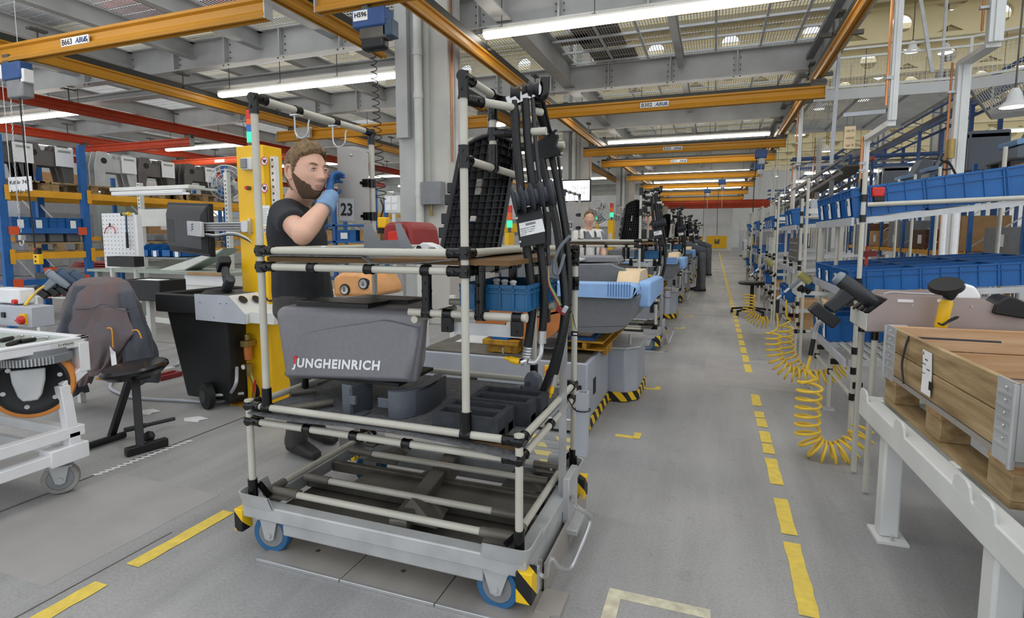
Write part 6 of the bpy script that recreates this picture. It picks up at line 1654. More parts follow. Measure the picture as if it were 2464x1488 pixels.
G().cyl(A(280, 470, 5.12) , A(455, 466, 5.12), .014, 10).obj('tube', 'paper', lf); G().box(b.x - .3, b.x - .24, 5.4, 5.8, a.z + .02, a.z + .05).obj('bracket', 'offwhite', lf)
fan = thing('wall_fan', 'grey cage fan above the monitor arm', 'fan', A(545, 440, 5.9))
def cage_fan(t, c, d, r):
    d = V(d).normalized(); a = d.cross(Z1).normalized(); b = a.cross(d); g = G()
    for k in range(4): g.tube([c + d * (.05 - .015 * k) * (1 - (k / 3) ** 2) + (a * math.cos(q) + b * math.sin(q)) * r * (.25 + .25 * k) for q in [2 * PI * i / 24 for i in range(24)]], .006, 5, closed=True)
    for k in range(16): q = 2 * PI * k / 16; e = (a * math.cos(q) + b * math.sin(q)); g.tube([c + d * .06, c + d * .05 + e * r * .5, c + e * r], .0035, 4)
    stuff(g.obj('cage', 'steel', t)); G().lathe([(.02, .02), (.07, -.02), (.07, -.15), (.03, -.17)], c, d, 14).obj('motor', 'offwhite', t)
    for k in range(3): q = 2 * PI * k / 3; e = a * math.cos(q) + b * math.sin(q); f_ = e.cross(d); G().add([c + f_ * .03, c + e * r * .85 + f_ * .09 - d * .03, c + e * r * .85 - f_ * .07 + d * .02, c - f_ * .03], [(0, 1, 2, 3)]).obj('blade', 'grey_mid', t)
cage_fan(fan, A(545, 440, 5.9), (.5, -1, 0), .24); G().bar(A(545, 440, 6.05), A(545, 415, 6.05) + V((0, 0, .05)), .04, .04).obj('bracket', 'offwhite', fan)
# ---- chain hoists
hl = thing('chain_hoist', 'chain hoist with grey chain bag at the left end of bridge B663', 'hoist', A(30, 150, 4.78))
a = A(30, 168, 4.78)
at_box(0, 152, 48, 188, 4.66, .16).obj('motor_housing', 'truss_blue', hl, bevel=.02); at_box(-20, 160, 4, 190, 4.66, .16).obj('gear_housing', 'white_paint', hl, bevel=.015); at_box(44, 165, 58, 196, 4.68, .12).obj('end_cover', 'white_paint', hl, bevel=.01)
at_box(12, 186, 55, 232, 4.68, .14).obj('chain_bag', 'grey_mid', hl, bevel=.02); at_box(4, 132, 20, 156, 4.72, .06).obj('trolley', 'galv_dark', hl)
def chain(pts, t, name='chain', m='steel', link=.028):
    g = G(); P_ = smooth(pts, 4); L = 0; k = 0
    for p, q in zip(P_[:-1], P_[1:]):
        n = max(1, int((q - p).length / link))
        for i in range(n):
            c = p.lerp(q, (i + .5) / n); d = (q - p).normalized(); s_ = X1 if k % 2 else Y1; k += 1
            g.tube([c + d * (.016 * math.cos(w_)) + s_ * (.008 * math.sin(w_)) for w_ in [2 * PI * j / 8 for j in range(8)]], .0032, 4, closed=True)
    return stuff(g.obj(name, m, t))
chain([A(26, 235, 4.75), A(32, 340, 4.75), A(42, 480, 4.75), A(51, 560, 4.75)], hl)
hk = A(53, 575, 4.75); G().tube(smooth([hk, hk + V((.03, 0, -.04)), hk + V((.01, 0, -.09)), hk + V((-.04, 0, -.08)), hk + V((-.045, 0, -.04))], 4), .011, 8).box(hk.x - .03, hk.x + .03, 4.72, 4.78, hk.z - .02, hk.z + .05).obj('hook', 'steel', hl, bevel=.004)
G().tube(smooth([A(47, 235, 4.72), A(56, 330, 4.72), A(68, 450, 4.72), A(80, 560, 4.72), A(84, 600, 4.72)], 5), .009, 8).obj('pendant_cable', 'black', hl)
pd = at_box(78, 612, 94, 637, 4.69, .06).obj('pendant', 'yellow', hl, bevel=.01); at_box(80, 597, 91, 612, 4.7, .05).obj('pendant_top', 'black', hl, bevel=.005)
for py in (618, 629): c = A(86, py, 4.69); G().cyl(c, c - V((0, .008, 0)), .012, 10).obj('push_button', 'black', pd)
c = A(85, 600, 4.7); G().cyl(c, c - V((0, .012, 0)), .014, 12).obj('stop_button', 'red', hl)
h5_ = thing('chain_hoist', 'blue chain hoist with number plate H596 at the top of the picture', 'hoist', A(890, 60, 4.85))
b_ = at_box(845, 24, 925, 58, 4.74, .18).obj('motor_housing', 'truss_blue', h5_, bevel=.02); at_box(918, 44, 942, 84, 4.76, .14).obj('end_cover', 'drill_blue', h5_, bevel=.015); at_box(862, 56, 930, 88, 4.76, .14).obj('gear_housing', 'galv_dark', h5_, bevel=.02); at_box(866, 84, 922, 114, 4.77, .12).obj('chain_bag', 'black', h5_, bevel=.03)
at_box(870, -2, 884, 26, 4.82, .05).obj('suspension', 'galv_dark', h5_)
p = at_box(849, 28, 884, 47, 4.735, .004).obj('number_plate', 'paper', b_); a = A(852, 43, 4.732); text('hoist_number', 'H596', .062, a, X1, Z1, 'ink', p, bold=.0015, fit=A(881, 43, 4.732).x - a.x)
ch = thing('spiral_cable', 'black spiral pendant cable hanging in front of the concrete column', 'cable', A(905, 600, 4.6)); pts = []
p0, p1 = A(897, 115, 4.8), A(916, 480, 4.6); N = 22 * 14
for i in range(N + 1):
    t_ = i / N; c = p0.lerp(p1, t_); r_ = .028 + .03 * t_ ** 1.5; q = 2 * PI * i / 14; pts.append(c + V((r_ * math.cos(q), r_ * math.sin(q), .0)))
G().tube(pts, .0045, 5).obj('coil', 'black', ch)
pd = thing('pendant_control', 'yellow crane pendant hanging right of plate 23', 'pendant', A(918, 540, 4.6)); at_box(907, 523, 928, 549, 4.56, .08).obj('body', 'yellow', pd, bevel=.012); at_box(908, 549, 920, 562, 4.57, .06).obj('base', 'black', pd); G().tube(smooth([A(916, 480, 4.6), A(922, 500, 4.6), A(916, 523, 4.6)], 4), .008, 6).obj('cable', 'black', pd)
# ---- things seen between the worker and the near column
t = thing('red_bonnet', 'dark red moulded bonnet on the line behind the grey bracket', 'bonnet', A(955, 600, 4.2)); q = [A(x, y, 4.2) for x, y in ((918, 602), (922, 545), (932, 535), (975, 533), (988, 545), (998, 602))]; G().prism([(p.x, p.z) for p in q], X1, Z1, (0, 4.2, 0), -.5).obj('shell', 'red_dark', t, bevel=.04); q = [A(x, y, 4.18) for x, y in ((932, 598), (934, 558), (975, 552), (985, 598))]; G().prism([(p.x, p.z) for p in q], X1, Z1, (0, 4.19, 0), .02).obj('recess', 'red', t, bevel=.02)
x_ = A(958, 600, 4.4).x; G().box(x_ - .03, x_ + .03, 4.42, 4.48, 0, A(955, 603, 4.3).z).box(x_ - .2, x_ + .2, 4.25, 4.65, 0, .03).obj('stand', 'galv', t)
mat('orange_light', '#e0a56c', .5, 0, .08, 10)
t = thing('orange_bonnet', 'orange bonnet with two round chrome emblems behind the worker', 'bonnet', A(855, 710, 3.7))
q = [A(x, y, 3.7) for x, y in ((800, 715), (800, 668), (818, 657), (862, 656), (880, 664), (896, 690), (898, 715))]; G().prism([(p.x, p.z) for p in q], X1, Z1, (0, 3.7, 0), -.45).obj('shell', 'orange_light', t, bevel=.03)
for px, py, r_ in ((831, 697, .04), (876, 683, .04)):
    c = A(px, py, 3.7); e = G().cyl(c + V((0, .02, 0)), c - V((0, .012, 0)), r_ * 1.15, 20).obj('emblem_ring', 'black', t); G().cyl(c - V((0, .012, 0)), c - V((0, .016, 0)), r_ * .9, 20).obj('emblem', 'chrome', e); G().prism([(-.012, -.014), (.012, -.014), (0, .018)], X1, Z1, c - V((0, .0165, 0)), .001).obj('arrow_mark', 'galv_dark', e)
x_ = A(850, 700, 3.95).x; G().box(x_ - .35, x_ + .35, 3.72, 4.18, A(850, 716, 3.7).z - .03, A(850, 716, 3.7).z + .01).box(x_ - .05, x_ + .05, 3.9, 4.0, 0, A(850, 716, 3.7).z).obj('stand', 'offwhite', t)
wp = [(1088, 835), (1022, 858)]
for k, (px, py) in enumerate(wp):
    c = AZ(px, py, 0)
    t = thing('guard_post', 'short white guard post seen %s of the front trolley post' % ('just left', 'far left')[k], 'guard post', c, 'white guard posts'); G().box(c.x - .03, c.x + .03, c.y, c.y + .05, .01, .62).obj('post', 'white_paint', t); G().box(c.x - .08, c.x + .08, c.y - .05, c.y + .1, 0, .012).obj('foot_plate', 'white_paint', t)
t = thing('supply_rack', 'blue small-parts rack in the background behind plate 23', 'rack', (-6.9, 8.5, 0))
for z in (.5, .85, 1.2, 1.5): G().box(-7.7, -5.5, 8.5, 9.1, z, z + .03).obj('shelf', 'rack_blue', t)
for x in (-7.7, -6.6, -5.5): G().box(x - .03, x + .03, 8.5, 8.56, 0, 2.0).obj('upright', 'rack_blue', t)
for k in range(8):
    x = -7.6 + (k % 4) * .52; z = .88 if k < 4 else 1.23
    b_ = thing('storage_bin', '%s bin on the %s shelf of the rack behind plate 23, %s from left' % (('blue', 'brown card')[k % 2], ('lower', 'upper')[k // 4], names[k % 4].replace('nearest', 'first')), 'bin', (x + .2, 8.8, z), 'bins behind plate 23')
    ribbed_bin(b_, x, x + .42, 8.52, 9.0, z, z + .2, ('bin_blue', 'cardboard')[k % 2], .14); G().box(x + .1, x + .25, 8.505, 8.51, z + .04, z + .15).obj('paper_tag', 'paper', b_)
t = thing('info_board', 'white information board with sheets near the concrete column', 'board', A(945, 490, 6.6)); a, b = A(926, 512, 6.6), A(962, 470, 6.6); bd = G().box(a.x, b.x, 6.6, 6.62, a.z, b.z).box((a.x + b.x) / 2 - .02, (a.x + b.x) / 2 + .02, 6.62, 6.66, 0, b.z).obj('board', 'offwhite', t)
for k in range(4): G().box(a.x + .02 + (k % 2) * .1, a.x + .1 + (k % 2) * .1, 6.594, 6.6, a.z + .03 + (k // 2) * .1, a.z + .11 + (k // 2) * .1).obj('sheet', 'paper', bd)
t = thing('hanging_sign', 'white order sign with blurred digits hung before the left rack', 'sign', A(47, 445, 5.0)); a, b = A(22, 462, 5.0), A(74, 424, 5.0); s_ = G().box(a.x, b.x, 5.0, 5.01, a.z, b.z).box(a.x + .05, a.x + .056, 5.0, 5.006, b.z, 4.64).box(b.x - .056, b.x - .05, 5.0, 5.006, b.z, 4.64).obj('plate', 'paper', t)
for k, tx in enumerate(('KdNr  747', 'ArtNr  01')): text('sign_text', tx.replace('  ', ' '), .075, (a.x + .03, 4.996, b.z - .1 - k * .13), X1, Z1, 'ink', s_, ext=.0003, fit=b.x - a.x - .08)

def small_hoist(x, y, z, label):
    t = thing('chain_hoist', label, 'hoist', (x, y, z), 'chain hoists on the aisle bridges')
    G().box(x - .14, x + .14, y - .1, y + .1, z - .2, z).obj('motor_housing', 'truss_blue', t, bevel=.02); G().box(x - .05, x + .1, y - .1, y + .06, z - .36, z - .2).obj('chain_bag', 'grey_box', t, bevel=.02); G().box(x - .03, x + .03, y - .03, y + .03, z, z + .08).obj('trolley', 'galv_dark', t)
    G().cyl((x + .02, y, z - .36), (x + .02, y, z - 1.1), .008, 6).obj('chain', 'galv', t); G().tube(smooth([(x - .1, y, z - .2), (x - .13, y, z - 1.1), (x - .12, y, z - 2.2)], 4), .01, 6).obj('pendant_cable', 'black', t); G().box(x - .15, x - .09, y - .03, y + .03, z - 2.42, z - 2.2).obj('pendant', 'yellow', t, bevel=.01)
for (x, y, w_) in ((1.05, 15.9, 'bridge B303'), (1.2, 18.6, 'bridge B311'), (.2, 23.5, 'the fourth aisle bridge'), (-.4, 28, 'the fifth aisle bridge')): small_hoist(x, y, 3.52, 'blue chain hoist with grey chain bag hanging from %s' % w_)
# ================================================================== CONVEYOR LINE: CARRIERS WITH CHASSIS, AND THE FARTHER TROLLEYS
agv = thing('line_carrier', 'grey automated line carrier with hazard-striped skirt right behind the near trolley', 'carrier', (-1.3, 4.2, 0))
def add(g, nm, mm, **k): return g.obj(nm, mm, agv, **k)
add(G().prism([(-2.05, 3.56), (-.765, 3.56), (-.765, 4.34), (-2.05, 4.34)], X1, Y1, (0, 0, .075), .405), 'front_body', 'agv', bevel=.01)
add(G().prism([(-1.0, 4.36), (-.64, 4.36), (-.547, 4.47), (-.547, 4.95), (-.64, 5.06), (-1.0, 5.06)], X1, Y1, (0, 0, .07), .36), 'side_pod', 'agv', bevel=.008)
add(G().prism([(-2.05, 4.36), (-1.0, 4.36), (-1.0, 5.5), (-2.05, 5.5)], X1, Y1, (0, 0, .075), .38), 'rear_body', 'agv', bevel=.01)
add(G().prism([(-1.02, 4.34), (-.63, 4.34), (-.53, 4.46), (-.53, 4.96), (-.63, 5.08), (-1.02, 5.08)], X1, Y1, (0, 0, .431), .016), 'pod_lid', 'galv', bevel=.003)
def skirt(pts, nm='hazard_skirt'):
    g = G()
    for (ax_, ay), (bx_, by) in zip(pts[:-1], pts[1:]): g.bar((ax_, ay, .045), (bx_, by, .045), .012, .07)
    return add(g, nm, 'hazard')
skirt([(-.76, 3.60), (-.76, 4.34)]); skirt([(-.98, 4.352), (-.636, 4.352)]); skirt([(-.636, 4.352), (-.54, 4.466)]); skirt([(-.54, 4.466), (-.54, 4.954)])
add(G().box(-.86, -.75, 3.50, 3.60, .03, .11), 'bumper', 'steel', bevel=.008); add(G().box(-2.0, -.86, 3.52, 3.56, .02, .10), 'bumper_bar', 'steel', bevel=.008)
add(G().box(-2.02, -.79, 3.58, 4.32, .481, .49), 'deck_plate', 'galv_dark'); add(G().box(-1.9, -1.1, 3.9, 4.3, .491, .497), 'white_sheet', 'white_paint')
for x in (-1.62, -1.05, -.86): add(G().box(x, x + .055, 3.552, 3.56, .2, .33), 'slot', 'ink')
add(G().box(-.766, -.759, 3.75, 3.82, .22, .33), 'slot', 'ink')
eb = add(G().box(-1.06, -.96, 3.545, 3.57, .37, .45), 'stop_plate', 'yellow', bevel=.004); G().cyl((-1.02, 3.545, .41), (-1.02, 3.52, .41), .024, 16).obj('stop_button', 'red', eb)
for px, py in ((-.95, 4.4), (-.62, 4.5), (-1.4, 3.65), (-1.15, 3.7)): add(G().cyl((px, py, .44), (px, py, .53), .012, 10), 'locating_pin', 'steel')
for x, y in ((-1.0, 3.95), (-1.45, 3.7)): add(G().tube([(x + .04 * math.cos(q), y, .53 + .04 * math.sin(q)) for q in [2 * PI * k / 16 for k in range(16)]], .011, 8, closed=True), 'lifting_eye', 'galv_dark')
for k, (x0, x1, y0, y1) in enumerate(((-1.55, -1.28, 3.62, 3.95), (-.96, -.66, 4.0, 5.0))):
    if k == 0:
        s_ = add(G().box(x0, x1, y0, y1, .64, .665).box(x0, x1, y0, y0 + .02, .60, .64), 'support_beam', 'yellow_worn', bevel=.003)
        for x in (x0 + .04, x1 - .04): G().box(x - .02, x + .02, y0 + .04, y0 + .16, .49, .64).obj('support_leg', 'yellow_worn', s_)
        G().box(x0 + .06, x1 - .06, y0 + .02, y0 + .1, .5, .6).obj('support_web', 'yellow_worn', s_); G().box(x0 + .06, x1 - .08, y0 + .02, y0 + .12, .665, .7).obj('blue_pad', 'bin_blue', s_)
    else:
        s_ = add(G().box(x0 - .02, x1 - .05, y0 - .2, y1, .64, .665).box(x0 + .1, x0 + .13, y0 - .2, y1, .56, .64).box(x0 - .02, x1 - .05, y0 - .2, y1, .545, .56), 'support_beam', 'yellow_worn', bevel=.003)
        for x in (x0, x1 - .09): G().box(x, x + .03, y0 + .0, y0 + .25, .45, .545).obj('support_leg', 'yellow_worn', s_)
        G().box(x0, x1 - .1, y0 + .02, y0 + .05, .46, .53).obj('support_web', 'yellow_worn', s_); G().box(x0 + .0, x1 - .12, y0 - .18, y0 + .1, .665, .70).obj('blue_pad', 'bin_blue', s_); G().box(x0 + .05, x1 - .16, y0 - .1, y0 + .05, .70, .745).obj('foam_block', 'cream_foam', s_)
for o in list(KIDS(agv)):
    for q_ in [o] + list(KIDS(o)):
        if q_.name.split('.')[0] in ('support_beam', 'support_leg', 'support_web', 'blue_pad', 'foam_block'):
            for v in q_.data.vertices:
                if v.co.z > .49: v.co.z = .49 + (v.co.z - .49) * .55
chs = thing('truck_chassis', 'grey truck chassis with light blue foam edge guards on the first line carrier', 'chassis', (-1.1, 4.3, .7))
def addc(g, nm, mm, par=chs, **k): return g.obj(nm, mm, par, **k)
pr_ = rounded([(-1.62, .70), (-.60, .745), (-.50, .84), (-.47, 1.0), (-1.62, 1.0)], [.02, .08, .06, .02, .02], 5)
addc(G().prism(pr_, X1, Z1, (0, 3.74, 0), -1.25), 'hull', 'hull', bevel=.015)
for x in (-.92, -1.0):
    for z in (.88, .93): addc(G().cyl((x, 3.74, z), (x, 3.73, z), .01, 10), 'hull_bolt', 'black')
def pad(pts, w, h, m='blue_foam', nm='foam_guard'):
    return addc(G().tube(pts, [h] * len(pts), 12), nm, m)
fg = G().prism(rounded([(-1.62, .99), (-.52, .99), (-.475, 1.01), (-.47, 1.045), (-.50, 1.085), (-1.62, 1.075)], [.01, .02, .03, .03, .035, .02], 5), X1, Z1, (0, 3.70, 0), -.22)
f_ = addc(fg, 'foam_guard', 'blue_foam', bevel=.02)
g = G()
for k in range(9): g.box(-.52 - k * .018, -.517 - k * .018, 3.696, 3.70, 1.0, 1.1)
stuff(g.obj('foam_groove', 'bin_blue', f_))
addc(G().prism(rounded([(3.95, .90), (4.95, .93), (4.95, 1.06), (3.95, 1.09)], [.03, .04, .05, .04], 5), Y1, Z1, (-.50, 0, 0), .09), 'foam_guard', 'blue_foam', bevel=.015)
addc(G().prism(rounded([(4.0, 1.06), (4.6, 1.06), (4.5, 1.15), (4.1, 1.15)], [.02, .02, .04, .04], 4), Y1, Z1, (-.66, 0, 0), .16), 'foam_block', 'cream_foam', bevel=.01)
addc(G().prism(rounded([(-1.6, 1.0), (-.62, 1.0), (-.60, 1.16), (-.68, 1.18), (-.72, 1.2), (-1.6, 1.18)], [0, .02, .04, .02, .02, .02], 4), X1, Z1, (0, 4.12, 0), -.06), 'rear_wall', 'hull', bevel=.008)
addc(G().prism([(-1.62, 1.18), (-1.1, 1.18), (-1.05, 1.24), (-.74, 1.24), (-.72, 1.19), (-1.62, 1.14)], X1, Z1, (0, 4.5, 0), -.3), 'cover_plate', 'grey_mid', bevel=.01)
for k in range(2): addc(G().box(-1.5 + k * .3, -1.3 + k * .3, 4.3, 4.5, 1.205, 1.225), 'bracket_plate', 'offwhite', bevel=.003)
addc(G().prism(rounded([(-1.62, .72), (-1.1, .66), (-.95, .80), (-1.0, .9), (-1.62, .9)], [.02, .1, .1, .02, .02], 6), X1, Z1, (0, 3.66, 0), -.08), 'transport_guard', 'orange_foam', bevel=.01)
addc(G().box(-1.6, -.62, 3.8, 4.95, 1.0, 1.01), 'floor_plate', 'galv_dark')
chs.location.z -= .08
# repeats down the line
nth = ('second', 'third', 'fourth', 'fifth', 'sixth', 'seventh')
for k in range(1, 7):
    dy = V((0, 4.72 * k, 0)); n_ = nth[k - 1]
    dup(trolley, trolley.location + dy, label='%s pipe-frame trolley along the line, counted from the camera' % n_)
    dup(skid, skid.location + dy, label='steel skid under the %s pipe-frame trolley' % n_)
    dup(agv, agv.location + dy, label='grey line carrier behind the %s pipe-frame trolley' % n_)
    dup(chs, chs.location + dy, label='grey truck chassis with blue foam guards behind the %s trolley' % n_)
    if k > 4: continue
    dup(hood, hood.location + dy, label='grey machine cover carried on the %s pipe-frame trolley' % n_)
    dup(panel, panel.location + dy, label='black ribbed chassis panel standing on the %s pipe-frame trolley' % n_)
    dup(crate, crate.location + dy, label='blue parts crate hung in the %s pipe-frame trolley' % n_)
    for h_, w_ in zip(hoses[:8], ('leftmost front', 'second front', 'thin grey front', 'short thick upper', 'short thin upper', 'thick rear', 'yellow-capped rear', 'thinnest rear')):
        dup(h_, h_.location + dy, label='%s hose of the bundle on the %s pipe-frame trolley' % (w_, n_), group='black hoses on the %s trolley' % n_)
    for nm, lb in (('hose_pulley_bracket', 'black hose pulley with white label on the %s pipe-frame trolley'), ('hose_plate', 'black angled hose plate on the %s pipe-frame trolley'), ('folded_bracket', 'grey folded bracket on the %s pipe-frame trolley')):
        o = bpy.data.objects[nm]; dup(o, o.location + dy, label=lb % n_)
# wall screen, fans and yellow posts along the line
sc_ = thing('wall_screen', 'large lit screen with pale figures hanging before the second concrete column', 'screen', A(1382, 460, 9.4))
a, b = A(1346, 484, 9.4), A(1419, 434, 9.4)
G().box(a.x - .02, b.x + .02, 9.4, 9.46, a.z - .02, b.z + .02).obj('bezel', 'black', sc_); p = G().box(a.x, b.x, 9.392, 9.4, a.z, b.z).obj('display', 'screen_lit', sc_)
for k, (tx, u0, v0) in enumerate((('762', .55, .55), ('583', .85, .55), ('14', .6, .3), ('76', .86, .3))): text('figure', tx, .09, (a.x + (b.x - a.x) * u0 - .08, 9.388, a.z + (b.z - a.z) * v0), X1, Z1, 'paper_lines', p, ext=.0003)
G().box((a.x + b.x) / 2 - .02, (a.x + b.x) / 2 + .02, 9.42, 9.46, 0, a.z).obj('stand_pole', 'galv', sc_)
for k, (px, py, Y, lab) in enumerate(((1440, 513, 10, 'silver cage fan right of the man in white'), (1495, 525, 11.5, 'silver cage fan on the second concrete column'), (1545, 530, 13, 'silver cage fan half hidden by the second trolley hoses'))):
    t = thing('cage_fan', lab, 'fan', A(px, py, Y)); cage_fan(t, A(px, py, Y), (.7, -.8, -.1), .22); c = A(px, py, Y); G().box(c.x - .25, c.x - .18, Y + .1, Y + .2, 0, c.z + .1).obj('stand_pole', 'offwhite', t)
for k, (px, px1, py, Y) in enumerate(((1463, 1476, 530, 10.6), (1516, 1526, 542, 13.5), (1432, 1438, 535, 12.5), (1214, 1224, 560, 6.2))):
    a, b = A(px, py, Y), A(px1, py, Y)
    t = thing('service_post', 'yellow service post with signal lamp, %s' % ('between the two workers by the column', 'beside the second trolley', 'thin one behind the man in white', 'seen behind the hose bundle')[k], 'post', (a.x, Y, 0))
    G().box(a.x, b.x, Y, Y + .2, 0, a.z).obj('column', 'yellow', t); s_ = G().cyl(((a.x + b.x) / 2, Y + .1, a.z), ((a.x + b.x) / 2, Y + .1, a.z + .06), .02, 10).obj('lamp_stem', 'galv_dark', t); G().box(a.x + .02, b.x - .02, Y - .03, Y, a.z - .4, a.z - .25).obj('switch_box', 'offwhite', t)
    for j, mm in enumerate(('green_lamp', 'orange_lamp', 'red_lamp')): G().cyl(((a.x + b.x) / 2, Y + .1, a.z + .06 + j * .09), ((a.x + b.x) / 2, Y + .1, a.z + .145 + j * .09), .035, 12).obj('signal_lamp', mm, s_)
rnd = random.Random(11)
mach = ('tall pale control cabinet', 'white test station', 'grey press frame', 'pale tool cabinet', 'white supply locker')
for k in range(14):     # cabinets and stations on the far side of the line
    x = -6.4 - (k % 2) * 1.5; y = 12.5 + k * 1.9; w, h = rnd.uniform(.8, 1.5), rnd.uniform(1.3, 2.2)
    t = thing('station_cabinet', '%s beyond the conveyor line, %s counted down the hall' % (mach[k % 5], (ORD + ('twelfth', 'thirteenth', 'fourteenth'))[k]), 'cabinet', (x, y, 0), 'cabinets beyond the line')
    G().box(x, x + w, y, y + .7, .1, h).obj('body', ('offwhite', 'white_paint', 'grey_mid', 'bench_green', 'offwhite')[k % 5], t, bevel=.02); G().box(x + .05, x + w - .05, y - .012, y, .2, h - .5).obj('door', 'grey_box', t)
    G().box(x + .1, x + w - .1, y - .015, y, h - .4, h - .12).obj('panel', ('bin_blue', 'black', 'yellow', 'paper', 'galv')[k % 5], t); G().box(x, x + w, y + .02, y + .68, 0, .1).obj('plinth', 'galv_dark', t)
    G().box(x + w * .4, x + w * .4 + .05, y + .3, y + .35, h, 2.7).obj('pole', 'offwhite', t)
gt = thing('far_gate', 'white sliding gate with yellow lower panel at the far end of the aisle', 'gate', (.3, 52, 0)); G().box(-.9, 1.4, 52, 52.1, 0, 4.2).obj('leaf', 'white_wall', gt); G().box(-.7, 1.0, 51.95, 52, .2, 1.3).obj('lower_panel', 'yellow', gt); G().box(.0, .4, 51.93, 51.95, .6, 1.0).obj('hatch', 'galv_dark', gt)
for k in range(4): bridge_x(-6, 4, (43.4, 45.0, 48.4, 50.4)[k], 3.62, 'red_rail', 'red crane bridge at the far end of the hall, %s row' % ('first', 'second', 'third', 'fourth')[k], dark=False, s=1.6)
# ================================================================== RIGHT SIDE: FLOW RACKS
proto_bin = thing('storage_bin', 'proto', 'bin', (0, 0, 0), 'blue bins in the flow racks')
ribbed_bin(proto_bin, 0, .37, 0, .27, 0, .19, 'bin_blue', .09, t=.005)
G().box(-.0125, -.0085, .06, .13, .02, .13).obj('paper_tag', 'paper', proto_bin)
G().box(-.016, -.008, .1, .17, .085, .12).obj('grip', 'bin_teal', proto_bin)
pcs = {'top': 'top', 'mid': 'middle', 'low': 'lowest'}
used_proto = [False]
ordw = ('first', 'second', 'third', 'fourth', 'fifth', 'sixth')
def put_bin(loc, tilt, label, sx=1., sz=1.):
    r = proto_bin if not used_proto[0] else dup(proto_bin)
    used_proto[0] = True
    r.location = loc; r.rotation_euler = (0, -tilt, 0); r.scale = (sx, 1, sz); r['label'] = label
    return r
def flow_rack(y0, k, name_, full=True):
    """Pipe rack along the aisle: four posts in front, slanted roller shelves running away from the aisle."""
    t = thing('flow_rack', 'pale pipe flow rack, %s on the right of the aisle' % name_, 'flow rack', (1.2, y0, 0))
    x0, x1 = .86, 2.05; L = 1.3
    pr = lambda p, q, r=.0142: G().cyl(p, q, r, 12).obj('pipe', 'pipe', t)
    ys = (y0, y0 + .72, y0 + L)
    for y in ys:
        pr((x0, y, .015), (x0, y, 1.72 if y == y0 else 1.50)); pr((x1, y, .015), (x1, y, 2.0))
        for z in (.30, .47, .60, .98, 1.04, 1.435, 1.56): G().cyl((x0, y, z - .022), (x0, y, z + .022), .0188, 12).obj('joint', 'joint', t)
        for x in (x0, x1): G().box(x - .04, x + .04, y - .04, y + .04, 0, .012).obj('foot_plate', 'galv', t)
        G().box(x0 - .005, x0 + .05, y - .03, y - .005, .36, .40).obj('bracket', 'joint', t)
    for z in (.30, ):
        pr((x0, y0, z), (x1, y0, z)); pr((x0, y0, z), (x0, y0 + L, z)); G().cyl((x0 + .02, y0, z), (x0 + .09, y0, z), .0185, 12).obj('joint', 'joint', t)
    for lv, zf, th in (('top', 1.43, .13), ('mid', .965, .08), ('low', .53, .06)):
        zr = zf + th * (x1 - x0)
        for y in (y0 - .0, y0 + L): pr((x0 + .02, y, zf + .09), (x1, y, zr + .09 - th * .9)) if lv == 'top' else None
        for y in (y0 + .02, y0 + L * .5, y0 + L - .02):
            G().bar((x0 - .03, y, zf - .015), (x1, y, zr - .015), .03, .035).obj('roller_rail', 'galv', t)
        G().box(x0 - .06, x0 - .045, y0, y0 + L, zf - .04, zf + .012).obj('label_strip', 'grey_box', t)
        if lv == 'low':
            g = G()
            for i in range(14):
                for j in range(16): g.box(x0 + .02 + i * .055, x0 + .055 + i * .055, y0 + .02 + j * .045, y0 + .032 + j * .045, zf + i * .055 * th, zf + .004 + i * .055 * th).box(x0 + .02 + i * .055, x0 + .032 + i * .055, y0 + .02 + j * .045, y0 + .055 + j * .045, zf + i * .055 * th, zf + .004 + i * .055 * th)
            stuff(g.obj('grid_mat', 'offwhite', t))
        rows = {'top': range(4) if k in (0, 2) else range(1, 3), 'mid': range(4) if k in (0, 3) else (), 'low': range(2, 4)}[lv]
        for i in rows:
            for j in range(3 if lv != 'low' else 1):
                if k and j > 1: continue
                yb = y0 + .03 + i * .318; xb = x0 - .035 + j * .385
                put_bin((xb, yb, zf + .006 + th * (xb - x0 + .04)), math.atan(th), 'blue bin, %s shelf of the %s flow rack, %s column, %s row' % (pcs[lv], name_.split(' ')[0], ordw[i], ('front', 'middle', 'rear')[j]), 1., 1. if lv != 'mid' else .72)
    if k:
        G().box(x0 + .02, x0 + .04, y0 + .05, y0 + L - .05, .66, 1.0).obj('grey_panel', ('grey_mid', 'offwhite')[k % 2], t)
        b_ = G().box(x0 - .02, x0 + .01, y0 + .05, y0 + L * .6, 1.04, 1.3).obj('tool_panel', ('offwhite', 'grey_panel')[k % 2], t)
        g = G()
        for i in range(7):
            for j in range(3): g.box(x0 - .0215, x0 - .02, y0 + .1 + i * .1, y0 + .112 + i * .1, 1.08 + j * .08, 1.092 + j * .08)
        stuff(g.obj('hole', 'paper', b_))
        pr((x0, y0 - .35, .0), (x0, y0 - .35, 1.9)); pr((x0, y0 - .35, 1.88), (x0, y0 + .9, 1.88)); pr((x0, y0 + .9, 1.5), (x0, y0 + .9, 1.9))
        G().box(x0 + .02, x1 - .2, y0 - .3, y0 - .26, 1.55, 1.6).obj('light_bar', 'offwhite', t)
        for j in range(2):
            bx_ = thing('cardboard_box', 'brown cardboard box low in the %s flow rack, %s of two' % (name_.split(' ')[0], ('near', 'far')[j]), 'box', (1.1, y0 + .3 + j * .6, .31), 'cardboard boxes in the flow racks'); G().box(.9, 1.4, y0 + .1 + j * .6, y0 + .55 + j * .6, .312, .62 - .06 * j).obj('carton', 'cardboard', bx_, bevel=.006); G().box(1.12, 1.18, y0 + .098 + j * .6, y0 + .552 + j * .6, .5 - .06 * j, .623 - .06 * j).obj('tape', 'cream_foam', bx_)
